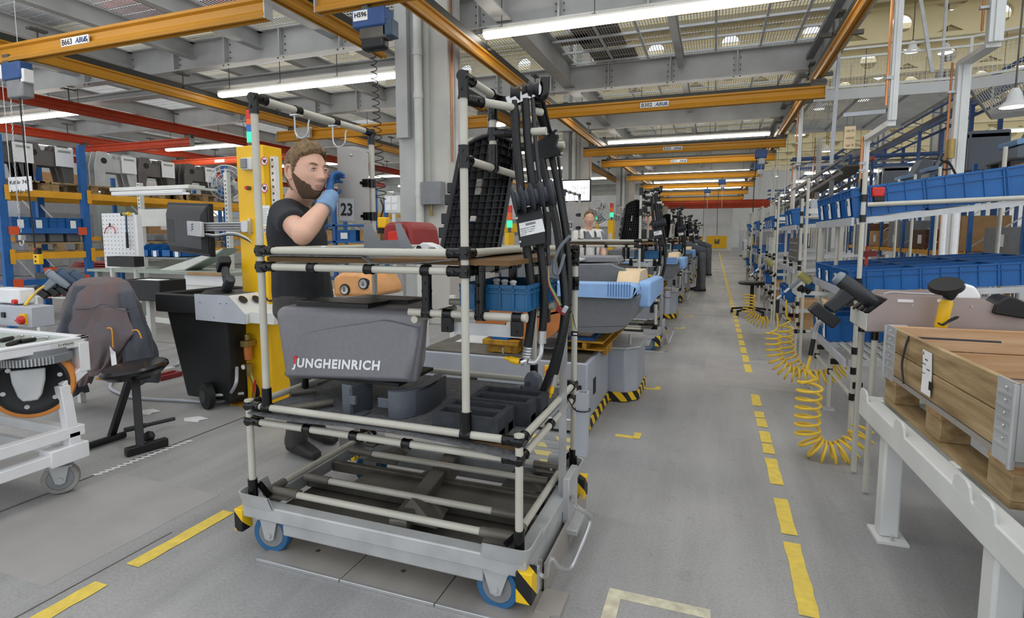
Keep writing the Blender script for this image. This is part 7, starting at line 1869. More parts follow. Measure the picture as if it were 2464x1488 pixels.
    return t
names_r = ('nearest', 'second', 'third', 'fourth', 'fifth', 'sixth', 'seventh')
YR_ = [4.0, 6.6, 9.3, 12.2, 15.2, 18.5, 22.0]
for k, y in enumerate(YR_[:5]): flow_rack(y, k, names_r[k] + ' one', k < 2)
# sheet-metal tool holder in front of the first rack
th = thing('tool_holder', 'brownish sheet-metal tool holder with slots in front of the nearest flow rack', 'tool holder', (1.1, 3.3, .85))
q = [A(x, y, 3.15) for x, y in ((2087, 758), (2150, 712), (2364, 719), (2470, 770), (2470, 800), (2087, 797))]
mat('sheet_warm', '#a89a96', .4, .35, .08, 3)
fp = G().prism([(p.x, p.z) for p in q], X1, Z1, (0, 3.155, 0), .005).obj('front_panel', 'sheet_warm', th)
G().prism([(p.x, p.z) for p in q], X1, Z1, (0, 3.50, 0), .005).obj('rear_panel', 'sheet_warm', th)
for k in range(4): z1_ = q[0].z - .001 - k * .0; y_ = 3.16 + k * .085; G().box(q[0].x, q[0].x + .2, y_, y_ + .045, q[5].z + .02, q[0].z + .0).obj('slot_plate', 'offwhite', th)
G().box(q[0].x - .002, q[0].x + .003, 3.155, 3.5, q[5].z, q[0].z).obj('end_panel', 'offwhite', th); G().box(q[1].x, q[2].x + .2, 3.16, 3.49, q[1].z - .03, q[1].z - .024).obj('top_plate', 'sheet_warm', th); G().box(q[0].x, q[3].x, 3.16, 3.5, q[5].z - .004, q[5].z).obj('bottom_plate', 'sheet_warm', th)
for px in (2160, 2255): a, b = A(px, 727, 3.148), A(px + 38, 722, 3.148); G().box(a.x, b.x, 3.146, 3.15, a.z, b.z).obj('label', 'paper', fp)
for px, py in ((2195, 735), (2338, 738)): c = A(px, py, 3.149); G().cyl(c, c - V((0, .004, 0)), .005, 8).obj('screw', 'steel', fp)
G().cyl(A(2105, 790, 3.3), A(2480, 790, 3.3), .014, 10).obj('pipe', 'pipe', th)
for y in (3.2, 3.46): G().cyl((q[0].x + .05, y, .015), (q[0].x + .05, y, q[5].z), .0142, 12).obj('leg', 'pipe', th); G().cyl((q[0].x + .05, y, q[5].z - .05), (q[0].x + .05, y, q[5].z), .0188, 12).obj('joint', 'joint', th)
for k in range(3): c = A(2068 + k * 12, 738 + k * 6, 3.42 - k * .08); G().lathe([(.02, -.02), (.032, -.014), (.032, .014), (.02, .02)], c, V((.6, 0, -.6)), 16).obj('socket', 'black', th)
t = thing('bent_wire', 'bent steel wire lying on the tool holder', 'wire', A(2180, 708, 3.3)); G().tube(smooth([A(2125, 707, 3.3), A(2150, 703, 3.32), (A(2200, 706, 3.35)), A(2260, 708, 3.35)], 5), .003, 6).obj('wire', 'steel', t)
cordless('cordless_drill', 'large black cordless drill stuck nose-down in the slots of the tool holder', 'drill', A(2060, 700, 3.32), Matrix.Rotation(.66, 4, 'Y') @ RX(0), sc=1.22, cap='drill_grey')
ag = thing('angle_grinder', 'yellow-handled angle grinder with black guard hanging on the tool holder', 'angle grinder', A(2270, 740, 3.05))
c = A(2284, 700, 3.06); e = A(2262, 792, 3.06); m_ = A(2279, 722, 3.06)
G().tube([m_, m_.lerp(e, .1), m_.lerp(e, .9), e], [.02, .026, .026, .022], 12).obj('grip', 'yellow', ag); G().tube([m_ + (m_ - e).normalized() * .02, m_], [.016, .02], 12).obj('collar', 'grey_mid', ag)
G().tube(smooth([m_ + (m_ - e).normalized() * .015, A(2287, 706, 3.05), A(2296, 694, 3.04), A(2300, 685, 3.02)], 4), .026, 12).ell(A(2298, 692, 3.04), .034, .034, .03, 14, 10).obj('gear_head', 'black', ag)
n_ = V((-.22, -.42, .86)).normalized(); c = A(2277, 686, 3.0)
G().lathe([(.01, 0), (.062, .0), (.064, .004), (.01, .006)], c, n_, 30).obj('cutting_disc', 'black', ag)
a_ = n_.cross(Z1).normalized(); b_ = a_.cross(n_); gp = [c + (a_ * math.cos(q_) + b_ * math.sin(q_)) * .068 for q_ in [PI + PI * k / 14 for k in range(15)]]
g = G(); g.add([p + n_ * d for p in gp for d in (-.012, .012)], [(2 * i, 2 * i + 2, 2 * i + 3, 2 * i + 1) for i in range(14)]); g.add(gp + [c], [tuple(range(15))]); g.obj('guard', 'black', ag)
G().tube(smooth([A(2258, 778, 3.02), A(2268, 782, 3.0), A(2285, 772, 3.0), A(2308, 762, 3.0)], 4), [.004] * 4 + [.006] * 4 + [.007] * 4 + [.002], 8).obj('paddle_lever', 'black', ag)
t = thing('battery_pack', 'black battery pack at the right end of the tool holder', 'battery', A(2430, 745, 3.2)); a, b = A(2392, 756, 3.12), A(2480, 722, 3.12)
G().prism(rounded([(a.x, a.z), (b.x, a.z - .02), (b.x, b.z - .02), (a.x + .05, b.z + .02), (a.x + .01, b.z - .02)], [.01, .01, .02, .03, .02], 4), X1, Z1, (0, 3.12, 0), -.14).obj('body', 'black', t, bevel=.006)
t = thing('plastic_cover', 'white plastic cover behind the angle grinder', 'cover', A(2335, 700, 3.35)); q2 = [A(x, y, 3.35) for x, y in ((2300, 722), (2300, 690), (2320, 682), (2348, 690), (2362, 712), (2362, 722))]; G().prism([(p.x, p.z) for p in q2], X1, Z1, (0, 3.35, 0), -.12).obj('body', 'paper', t, bevel=.012)
# --- coiled air hoses
def coil_hose(path, Y, r, turns, label, lead=None, wire=.0078, k=12, seg=14):
    pts = smooth([A(x, y, Y if not isinstance(Y, (list, tuple)) else Y[i]) for i, (x, y) in enumerate(path)], k)
    L = [0.]
    for p, q_ in zip(pts[:-1], pts[1:]): L.append(L[-1] + (q_ - p).length)
    N = turns * seg; out = []; a = None; j = 0
    for i in range(N + 1):
        s_ = L[-1] * i / N
        while j < len(L) - 2 and L[j + 1] < s_: j += 1
        f_ = (s_ - L[j]) / max(1e-6, L[j + 1] - L[j]); c = pts[j].lerp(pts[j + 1], f_); d = (pts[min(j + 2, len(pts) - 1)] - pts[max(0, j - 1)]).normalized()
        if a is None: a = d.cross(X1).normalized()
        a = (a - d * a.dot(d)).normalized(); b = d.cross(a); w_ = 2 * PI * i / seg
        out.append(c + (a * math.cos(w_) + b * math.sin(w_)) * r)
    t = thing('coiled_hose', label, 'hose', (pts[-1].x, pts[-1].y, 0.0), 'yellow coiled air hoses')
    if lead:
        ld = smooth([A(x, y, lead[1]) for x, y in lead[0]], 5); out = ld[:-1] + [ld[-1].lerp(out[2], .5)] + out[2:]
    G().tube(out, wire, 7).obj('coil', 'hose_yellow', t)
    return t
h = coil_hose([(1950, 918), (1946, 960), (1943, 1010), (1946, 1055), (1968, 1082), (2000, 1093), (2035, 1085), (2062, 1062), (2084, 1035)], [3.62, 3.62, 3.62, 3.62, 3.62, 3.62, 3.64, 3.66, 3.68], .066, 15, 'nearest yellow coiled hose hanging from the black drill down to the floor', ([(1952, 852), (1945, 878), (1942, 893), (1955, 905), (1968, 915)], 3.6), wire=.0085)
G().cyl(A(1958, 815, 3.6), A(1950, 855, 3.6), .013, 10).obj('bend_guard', 'black', h); G().tube(smooth([A(1985, 768, 3.55), A(1968, 780, 3.58), A(1962, 795, 3.6), A(1958, 816, 3.6)], 4), .014, 10).obj('air_fitting', 'steel', h)
h = coil_hose([(1862, 800), (1862, 840), (1868, 870), (1890, 893), (1915, 903), (1960, 910), (1995, 905), (2034, 885)], 5.0, .06, 18, 'second yellow coiled hose, left of the pair under the middle screwdriver', ([(1870, 753), (1872, 785), (1866, 797)], 5.0))
G().cyl(A(1872, 722, 5.0), A(1870, 753, 5.0), .014, 8).obj('bend_guard', 'black', h)
h = coil_hose([(1890, 782), (1891, 820), (1896, 850), (1912, 880), (1935, 900)], 5.3, .06, 10, 'third yellow coiled hose, right of the pair behind the second one', ([(1892, 722), (1893, 760), (1902, 772), (1890, 780)], 5.3))
h = coil_hose([(1804, 708), (1803, 740), (1800, 755), (1815, 768), (1832, 776), (1848, 776)], 8.0, .075, 14, 'farthest yellow coiled hose beside the office chair', None)
for k, (px, py, Y, lab) in enumerate(((1918, 672, 5.0, 'olive-tipped pneumatic screwdriver held in the second rack above the coiled hoses'), (1838, 632, 7.6, 'olive-tipped pneumatic screwdriver farther down by the third rack'))):
    t = thing('air_screwdriver', lab, 'screwdriver', A(px, py, Y)); s_ = Y / 5.
    G().cyl(A(px + 6, py - 13 / s_, Y), A(px + 32 / s_, py + 8, Y), .032, 14).obj('motor', 'olive', t); G().bar(A(px + 12 / s_, py - 4, Y), A(px - 18 / s_, py + 22 / s_, Y), .035, .03).obj('handle', 'drill_grey', t, bevel=.006); G().cyl(A(px - 18 / s_, py + 22 / s_, Y), A(px - 48 / s_, py + 48 / s_, Y), .012, 10).obj('air_fitting', 'steel', t); G().cyl(A(px - 30 / s_, py + 32 / s_, Y), A(px - 38 / s_, py + 39 / s_, Y), .014, 10).obj('blue_ring', 'bin_blue', t)
    a_ = A(px + 14, py + 20, Y); G().box(a_.x, .9, a_.y - .02, a_.y + .02, a_.z - .06, a_.z - .03).obj('holder_arm', 'offwhite', t)
    for e in range(3): G().lathe([(.02, -.016), (.03, -.01), (.03, .01), (.02, .016)], A(px + 8 + e * 9, py + 22 + e * 4, Y), V((1, 0, -.8)), 12).obj('rubber_holder', 'rubber', t)
# --- white table with crates
p0, p1 = AZ(2068, 952, .55), AZ(2464, 1332, .55)
vv = (p1 - p0).normalized(); uu_ = Z1.cross(vv); TM = Matrix((uu_, vv, Z1)).transposed().to_4x4(); TM.translation = V((p0.x, p0.y, 0))
# local axes: x to the right, y towards the camera along the table edge
TI = TM.inverted()
def loc(px, py, z): p = TI @ AZ(px, py, z); return p
tw = thing('pallet_table', 'white steel pallet table with square legs at the lower right', 'table', p0 * 1 - V((0, 0, .55)))
def tbx(x0, x1, y0, y1, z0, z1, nm, mm, par=tw, bevel=0, **k): return G().box(x0, x1, y0, y1, z0, z1, 0, TM).obj(nm, mm, par, bevel=bevel, **k)
tbx(0, .07, 0, 2.6, .46, .552, 'edge_beam', 'table_white', bevel=.006); tbx(.07, 1.3, 0, .07, .46, .55, 'edge_beam', 'table_white', bevel=.006); tbx(1.23, 1.3, .07, 2.6, .46, .55, 'edge_beam', 'table_white', bevel=.006)
for y in (.8, 1.55, 2.3): tbx(.07, 1.23, y, y + .06, .46, .55, 'cross_beam', 'table_white', bevel=.006)
for y in (.0, .48, 1.02, 1.16): 
    g = G().prism([(y, .55), (y + .12, .55), (y + .105, .585), (y + .085, .597), (y + .03, .597), (y + .012, .585)], Y1, Z1, (0.0, 0, 0), .008); g.v = [tuple(TM @ V(v)) for v in g.v]; g.obj('stop_tab', 'table_white', tw)
l1 = loc(2100, 1285, 0); l2 = loc(2352, 1500, 0)
for (x, y) in ((.02, l1.y), (.02, 1.22), (.02, 2.2), (1.15, l1.y), (1.15, 1.45)):
    lg = tbx(x, x + .075, y - .04, y + .04, .012, .46, 'leg', 'table_white', bevel=.01); tbx(x - .02, x + .1, y - .065, y + .085, 0, .012, 'foot_plate', 'table_white'); 
    c = TM @ V((x + .04, y + .065, .012)); G().cyl(c, c + V((0, 0, .02)), .008, 6).obj('anchor_bolt', 'steel', lg)
tbx(.002, .004, .42, .47, .47, .53, 'name_plate', 'brass'); 
def collar_crate(y0, y1, label, first, zt=.55):
    """Wooden pallet with a hinged board collar on it."""
    P_ = thing('wooden_pallet', ('wooden pallet under the empty collar crate with the paper label' if first else 'wooden pallet with dark blocks under the nearest collar crate'), 'pallet', TM @ V((.1, y0, zt)), 'pallets on the white table')
    X0, X1_ = .085, 1.27; L = y1 - y0
    for x in (X0, X0 + .42, X1_ - .1): tbx(x, x + .1, y0, y1, zt, zt + .02, 'runner', 'wood', P_)
    for x in (X0, X0 + .42, X1_ - .1):
        for y in (y0, y0 + L / 2 - .07, y1 - .14): tbx(x + .002, x + .098, y + .002, y + .138, zt + .02, zt + .105, 'block', 'wood' if first else 'wood_dark', P_, bevel=.003)
    for y in (y0, y0 + L / 2 - .07, y1 - .14): tbx(X0, X1_, y, y + .14, zt + .105, zt + .125, 'stringer', 'wood_x', P_)
    n = 6
    for i in range(n): x = X0 + (X1_ - X0) * i / n; tbx(x, x + (X1_ - X0) / n - .012, y0, y1, zt + .125, zt + .145, 'deck_board', 'plate_steel' if first else 'wood', P_)
    c = thing('collar_crate', label, 'crate', TM @ V((.1, y0, zt + .145)), 'collar crates on the white table')
    z0 = zt + .147; h = .215
    for k in range(2):
        za, zb_ = z0 + k * h / 2 + .0015, z0 + (k + 1) * h / 2 - .0015
        tbx(X0, X0 + .02, y0 + .02, y1 - .02, za, zb_, 'side_board', 'wood', c, bevel=.004); tbx(X1_ - .02, X1_, y0 + .02, y1 - .02, za, zb_, 'side_board', 'wood', c, bevel=.004)
        tbx(X0, X1_, y0, y0 + .02, za, zb_, 'end_board', 'wood_in', c, bevel=.004); tbx(X0 + .02, X1_, y1 - .02, y1, za, zb_, 'end_board', 'wood_in', c, bevel=.004)
    for (x, y, s1, s2) in ((X0, y0, -1, -1), (X0, y1, -1, 1), (X1_, y0, 1, -1), (X1_, y1, 1, 1)):
        xa, xb = (x - .004, x + .001) if s1 < 0 else (x - .001, x + .004); ya, yb = (y - .004, y + .11) if s2 < 0 else (y - .11, y + .004)
        hg = tbx(xa, xb, ya, yb, z0 - .03, z0 + h + .003, 'corner_hinge', 'galv', c); tbx(x - .004 if s1 < 0 else x - .075, x + .075 if s1 < 0 else x + .004, y - .004 if s2 < 0 else y - .001, y + .001 if s2 < 0 else y + .004, z0 - .005, z0 + h + .003, 'corner_hinge', 'galv', c)
        a = TM @ V((xa - .004, y, z0 - .03)); b = TM @ V((xa - .004, y, z0 + h)); G().cyl(a, b, .008, 10).obj('hinge_pin', 'galv', hg)
        for q_ in range(5):
            zz = z0 + .02 + q_ * .038; tbx(xa - .004 if s1 < 0 else xb, xa if s1 < 0 else xb + .004, ya + .01, yb - .01, zz, zz + .008, 'bead', 'galv', hg)
            e = TM @ V(((xa - .003) if s1 < 0 else xb + .003, (ya + yb) / 2, zz + .024)); G().ell(e, .005, .005, .005, 8, 5).obj('rivet', 'steel', hg)
    return c
cA = collar_crate(.06, 1.16, 'empty wooden collar crate with white paper label, farther one on the white table', True)
lb = G()
n_ = 6; vs = []
for i in range(n_ + 1):
    t_ = i / n_; z = .882 - .165 * t_; o_ = .0815 - .014 * max(0, t_ - .45) ** 1.5
    vs += [TM @ V((o_, .485 + .025 * t_, z)), TM @ V((o_, .575 + .025 * t_, z))]
lb.add(vs + [v - uu_ * .0008 for v in vs], [(2 * i, 2 * i + 1, 2 * i + 3, 2 * i + 2) for i in range(n_)] + [(2 * i + 2 + 14, 2 * i + 3 + 14, 2 * i + 1 + 14, 2 * i + 14) for i in range(n_)])
lo_ = lb.obj('paper_label', 'paper', cA)
for k, (tx, s_, dy_, dz_) in enumerate((('A', .02, .006, .862), ('5030816', .008, .03, .845), ('Palette 24 St', .007, .006, .826), ('51146680', .008, .05, .81), ('Lieferung 0924', .006, .006, .79))):
    text('label_text', tx, s_, TM @ V((.0800, .485 + dy_, dz_)), vv, Z1, 'ink', lo_, ext=.0002)
g = G()
for k in range(14): g.box(.0770, .0776, .575 + k * .0022, .5762 + k * .0022, .735, .775, 0, TM)
stuff(g.obj('barcode', 'ink', lo_))
sp = G().tube(smooth([TM @ V((.4, .33, .90)), TM @ V((.11, .325, .901)), TM @ V((.084, .325, .9)), TM @ V((.074, .32, .85)), TM @ V((.068, .315, .78)), TM @ V((.074, .33, .70))], 5), .0045, 6).obj('strap', 'drill', cA)
collar_crate(1.34, 2.44, 'wooden collar crate with dark pallet blocks at the right edge, nearest to the camera', False)
# --- office chair far down by the racks
oc = thing('office_chair', 'black office chair without armrests beside the yellow floor line', 'chair', (.62, 10.1, 0))
c = V((.62, 10.1, 0))
G().lathe([(.05, .0), (.21, .01), (.23, .035), (.2, .06), (.02, .065)], c + V((0, 0, .50)), Z1, 20).obj('seat', 'black', oc); G().cyl(c + V((0, 0, .12)), c + V((0, 0, .5)), .028, 10).obj('gas_column', 'black', oc)
for k in range(5):
    q_ = 2 * PI * k / 5 + .2; e = c + V((.33 * math.cos(q_), .33 * math.sin(q_), .075)); lg = G().bar(c + V((0, 0, .12)), e, .04, .03).obj('leg', 'black', oc); G().cyl(e + V((-.02, 0, -.045)), e + V((.02, 0, -.045)), .03, 10).obj('castor', 'black', lg)
# ================================================================== RIGHT-HAND HALL
mat('seat_grey', '#77808c', .5, 0, .06, 20)
hr = rack('pallet_rack', 'long blue and yellow pallet rack with grey bodies on top, right of the aisle', 5.5, 1.1, tuple(8.4 + 2.4 * i for i in range(10)), 2.95, (.93, 2.7), bh=.12)
hr2 = rack('pallet_rack', 'second blue and yellow pallet rack behind the first, farther right', 9.5, 1.1, tuple(9.6 + 2.6 * i for i in range(8)), 4.4, (1.4, 2.9, 4.1), bh=.12)
G().box(5.45, 5.5, 8, 30, .3, .36).obj('guard_rail', 'offwhite', hr)
words_ = ('first', 'second', 'third', 'fourth', 'fifth', 'sixth', 'seventh', 'eighth', 'ninth')
for k in range(9):
    y = 8.7 + 2.4 * k
    t = thing('seat_body', 'grey plastic seat body on dark pallet, top of the right rack, %s bay' % words_[k], 'seat body', (5.9, y + .9, 2.7), 'grey bodies on the right rack')
    for b in (-1, 0, 1): G().box(5.5, 6.5, y + .9 + b * .5 - .07, y + .9 + b * .5 + .07, 2.7, 2.82).obj('pallet_foot', 'cover_dark', t)
    G().box(5.48, 6.52, y + .3, y + 1.5, 2.82, 2.86).obj('pallet_deck', 'cover_dark', t)
    w_ = k % 3
    if w_ == 0:
        for e in (0, .55): G().box(5.6, 6.4, y + .4 + e, y + .55 + e, 2.86, 3.75).obj('side_frame', 'seat_grey', t, bevel=.03)
        G().box(5.6, 6.4, y + .4, y + 1.1, 3.6, 3.8).obj('top_frame', 'seat_grey', t, bevel=.04)
    else:
        G().prism(rounded([(5.6, 2.86), (6.4, 2.86), (6.4, 3.7), (6.1, 3.75), (5.85, 3.2), (5.6, 3.1)], [.03] * 6, 3), X1, Z1, (0, y + 1.2, 0), .7).obj('shell', 'seat_grey', t, bevel=.02)
        G().prism(rounded([(5.58, 3.12), (5.9, 3.2), (5.9, 3.28), (5.56, 3.24)], [.03] * 4, 3), X1, Z1, (0, y + 1.25, 0), .8).obj('cushion', 'blue_foam', t, bevel=.03)
    t = thing('goods_crate', 'brown crate of goods in the lower level of the right rack, %s bay' % words_[k], 'crate', (6, y + 1, .93), 'crates in the right rack')
    G().box(5.55, 6.5, y + .3, y + 1.5, .95, 1.5 + .3 * (k % 2)).obj('body', ('cardboard', 'wood_dark', 'grey_mid')[k % 3], t, bevel=.01); G().box(5.54, 5.55, y + .6, y + .9, 1.1, 1.35).obj('label', 'paper', t)
    for b in (-1, 0, 1): G().box(5.55, 6.5, y + .9 + b * .5 - .07, y + .9 + b * .5 + .07, .93, .95).obj('runner', 'wood', t)
    pallet((6.05, y + .95, 0.0), 'wooden pallet on the floor under the right rack, %s bay' % words_[k], 'pallets under the right rack', sx=1.0, sy=1.2)
    t = thing('pallet_load', 'load on the floor pallet under the right rack, %s bay' % words_[k], 'crate', (6.05, y + .95, .146), 'loads under the right rack')
    G().box(5.6, 6.5, y + .4, y + 1.5, .146, .34 + .2 * (k % 2)).obj('collar', 'wood', t, bevel=.01); G().box(5.62, 6.48, y + .42, y + 1.48, .34 + .2 * (k % 2), .36 + .2 * (k % 2)).obj('lid', 'cardboard', t)
for yy in (18.5, 28, 37.5): column(yy, 8.3, 9.1)
# white service columns with copper lines
def service_drop(segs, label, copper=True, w=.13, arm=None):
    t = thing('service_column', label, 'service column', (segs[0][0], segs[0][1], min(s_[2] for s_ in segs)))
    for i, (x, y, z0, z1, ww) in enumerate(segs):
        p = G().box(x - ww / 2, x + ww / 2, y - ww * .35, y + ww * .35, z0, z1).box(x - ww * .18, x + ww * .18, y - ww * .45, y - ww * .35, z0, z1).obj('profile', 'table_white', t, bevel=.006)
        if copper:
            G().cyl((x - ww * .85, y, z0 + .15), (x - ww * .85, y, z1), .014, 8).obj('copper_pipe', 'copper', t)
            for z in (z0 + .4, z1 - .4): G().box(x - ww * 1.1, x, y - .03, y + .03, z, z + .03).obj('pipe_clip', 'galv', t)
        if i: x0_, y0_ = segs[i - 1][0], segs[i - 1][1]; G().bar((x0_, y0_, z0 - .02), (x, y, z0 - .02), ww, .06).obj('offset_plate', 'offwhite', t)
    return t
sv = service_drop([(3.02, 9.15, 0, 3.62, .15), (3.05, 8.4, 3.62, 5.6, .15)], 'white service column with copper pipe and cable coil before the right pallet rack')
G().cyl((2.9, 9.02, 2.35), (2.9, 9.02, 2.6), .05, 12).obj('pressure_valve', 'brass', sv)
G().tube(smooth([A(2270, 370, 8.9), A(2265, 385, 8.9), A(2285, 395, 8.9), A(2290, 405, 8.9), A(2270, 408, 8.9), A(2262, 398, 8.9), A(2280, 388, 8.9), A(2300, 420, 8.9), A(2310, 435, 8.9)], 6), .014, 6).obj('cable_coil', 'black', sv)
for px in (2278, 2306): G().cyl(A(px, 440, 8.95), A(px - 14, 640, 8.95), .035, 8).obj('conduit', 'paper', sv)
service_drop([(1.62, 7.55, 1.75, 2.47, .055), (1.62, 6.6, 2.47, 4.95, .07)], 'white service drop with copper pipe above the nearest flow rack')
service_drop([(1.66, 14.2, 1.6, 2.9, .06), (1.66, 13.6, 2.9, 4.95, .08)], 'white service drop with copper pipe farther down, above the third flow rack')
service_drop([(3.0, 20, 0, 4.4, .14)], 'white service column in the middle distance right of the racks')
service_drop([(2.6, 30, 0, 4.6, .14)], 'white service column far down the hall', False)
t = thing('profile_arm', 'grey profile post hanging from the platform over the second flow rack', 'post', (1.65, 9.2, 1.9)); a, b = AX(2018, 150, 1.75), AX(2000, 395, 1.75)
G().bar(a, b, .05, .05, up=(1, 0, 0)).obj('post', 'grey_box', t); G().bar(b, AX(1945, 398, 1.75), .04, .04).obj('arm', 'grey_box', t); G().bar(a, a + V((0, 0, .4)), .04, .04, up=(1, 0, 0)).obj('hanger', 'galv', t)
t = thing('hanging_sign', 'cream order sign hanging by wires above the flow racks', 'sign', A(2044, 330, 6.9)); a, b = A(2030, 358, 6.9), A(2060, 303, 6.9)
s_ = G().box(a.x, b.x, 6.9, 6.91, a.z, b.z).obj('plate', 'cream_foam', t)
for e in (a.x + .02, b.x - .02): G().cyl((e, 6.905, b.z), (e, 6.905, b.z + .12), .003, 5).obj('wire', 'galv_dark', t)
G().bar((a.x - .02, 6.905, b.z + .12), (1.62, 6.85, b.z + .12), .04, .04).obj('arm', 'grey_box', t)
for k, tx in enumerate(('KdNr 7471', 'ArtNr 018', 'Lager 20')): text('sign_text', tx, .035, (a.x + .015, 6.898, b.z - .06 - k * .075), X1, Z1, 'galv_dark', s_, ext=.0002, fit=b.x - a.x - .03)
# tools and panels standing in the first racks
t = thing('blue_tool_case', 'blue wedge-shaped tool housing with red buttons on the nearest flow rack post', 'tool housing', A(2090, 470, 4.1)); q = [A(x, y, 4.0) for x, y in ((2066, 472), (2072, 446), (2105, 443), (2098, 455), (2086, 472))]; G().prism([(p.x, p.z) for p in q], X1, Z1, (0, 4.05, 0), -.12).obj('housing', 'truss_blue', t, bevel=.006); G().cbox(A(2110, 463, 4.05), .07, .08, .06).obj('motor', 'red', t, bevel=.01); G().cbox(A(2112, 477, 4.05), .06, .07, .05).obj('base', 'black', t, bevel=.006); G().box(.84, .88, 4.02, 4.08, 1.6, 1.68).obj('clamp', 'joint', t)
t = thing('tilted_panel', 'grey-white slanted sheet cabinet behind the nearest flow rack', 'panel', A(1990, 500, 6.9)); q = [A(x, y, 6.9) for x, y in ((1950, 528), (1952, 480), (2020, 480), (2030, 492), (1985, 528))]; G().prism([(p.x, p.z) for p in q], X1, Z1, (0, 6.9, 0), -.3).obj('sheet', 'grey_box', t, bevel=.01); x_ = q[0].x; G().box(x_ + .1, x_ + .15, 7.0, 7.05, 0, q[0].z).box(x_ + .3, x_ + .35, 7.0, 7.05, 0, q[4].z).obj('stand', 'pipe', t)
t = thing('red_stand', 'orange-red upright bracket inside the nearest flow rack', 'bracket', A(2085, 630, 4.6)); a, b = A(2080, 668, 4.6), A(2092, 592, 4.6); G().box(a.x, b.x, 4.6, 4.64, a.z, b.z).obj('post', 'orange_rail', t, bevel=.01); G().bar(A(2078, 612, 4.6), A(2108, 610, 4.6), .04, .04).obj('arm', 'red_dark', t); G().box(a.x - .05, b.x + .05, 4.55, 4.7, a.z - .02, a.z).obj('foot', 'galv', t)
for k in range(6):
    y = 5.6 + k * 2.9
    t = thing('mesh_box', 'grey wire mesh box with brown wrapped parts behind the flow racks, %s of the row' % words_[k], 'mesh box', (2.5, y, 0), 'mesh boxes behind the flow racks')
    for xx in (2.15, 2.85):
        g = G()
        for i in range(11): g.box(xx - .003, xx + .003, y + i * .12 - .003, y + i * .12 + .003, .15, .95)
        for i in range(8): g.box(xx - .003, xx + .003, y, y + 1.2, .15 + i * .11, .155 + i * .11)
        stuff(g.obj('mesh', 'galv', t))
    for yy in (y, y + 1.2):
        g = G()
        for i in range(10): g.box(2.15 + i * .077 - .003, 2.15 + i * .077 + .003, yy - .003, yy + .003, .15, .95)
        for i in range(8): g.box(2.15, 2.85, yy - .003, yy + .003, .15 + i * .11, .155 + i * .11)
        stuff(g.obj('mesh', 'galv', t))
    for xx in (2.15, 2.85):
        for yy in (y, y + 1.2): G().box(xx - .025, xx + .025, yy - .025, yy + .025, 0, 1.0).obj('corner_post', 'galv', t)
    G().box(2.15, 2.85, y, y + 1.2, .12, .15).obj('floor', 'galv', t); G().box(2.22, 2.78, y + .1, y + 1.1, .15, .6).obj('wrapped_part', 'cardboard', t, bevel=.08)
# catwalk with railing
cw = thing('catwalk', 'grey grated catwalk with mesh railing under the cream roof at the right', 'catwalk', (3.4, 13.8, 4.3))
WD = 4.0
path = [V((1.9, 13.8, 4.32)), V((4.65, 13.8, 4.32)), V((8.2, 12.1, 4.32))]
for a, b in zip(path[:-1], path[1:]):
    d = (b - a).normalized(); s_ = V((-d.y, d.x, 0)); L = (b - a).length
    G().bar(a + s_ * -.02, b + s_ * -.02, .03, .22).obj('side_beam', 'girder_light', cw); G().bar(a + s_ * WD, b + s_ * WD, .03, .22).obj('side_beam', 'girder_light', cw)
    g = G()
    for i in range(int(L / .045)): p = a + d * (i * .045); g.bar(p + V((0, 0, .0)), p + s_ * WD, .006, .03)
    stuff(g.obj('grating', 'grate', cw))
    for i in range(int(L / .9) + 1): p = a + d * (i * .9); G().bar(p + V((0, 0, -.05)), p + s_ * WD + V((0, 0, -.05)), .04, .05).obj('cross_bearer', 'girder', cw)
    for off in (-.02, WD):
        n = max(2, round(L / 1.1))
        for i in range(n + 1): p = a + s_ * off + d * (L * i / n); G().bar(p, p + V((0, 0, .92)), .04, .04, up=(1, 0, 0)).obj('railing_post', 'offwhite', cw)
        for z in (.92, .15, .75): G().bar(a + s_ * off + V((0, 0, z)), b + s_ * off + V((0, 0, z)), .03, .04).obj('hand_rail', 'offwhite', cw)
        g = G()
        for i in range(int(L / .07)): p = a + s_ * off + d * (i * .07); g.bar(p + V((0, 0, .17)), p + V((0, 0, .73)), .006, .006, up=(1, 0, 0))
        for j in range(8): g.bar(a + s_ * off + V((0, 0, .18 + j * .07)), b + s_ * off + V((0, 0, .18 + j * .07)), .006, .006)
        stuff(g.obj('railing_mesh', 'offwhite', cw))
for x, y in ((2.4, 14.5), (4.4, 14.5), (7.4, 13.2)):
    G().bar((x, y, 4.3), (x, y, 7.8), .05, .05, up=(1, 0, 0)).obj('hanger_rod', 'galv', cw)
G().bar((4.0, 13.7, 4.6), (3.4, 13.7, 7.7), .04, .06).obj('brace', 'galv', cw)
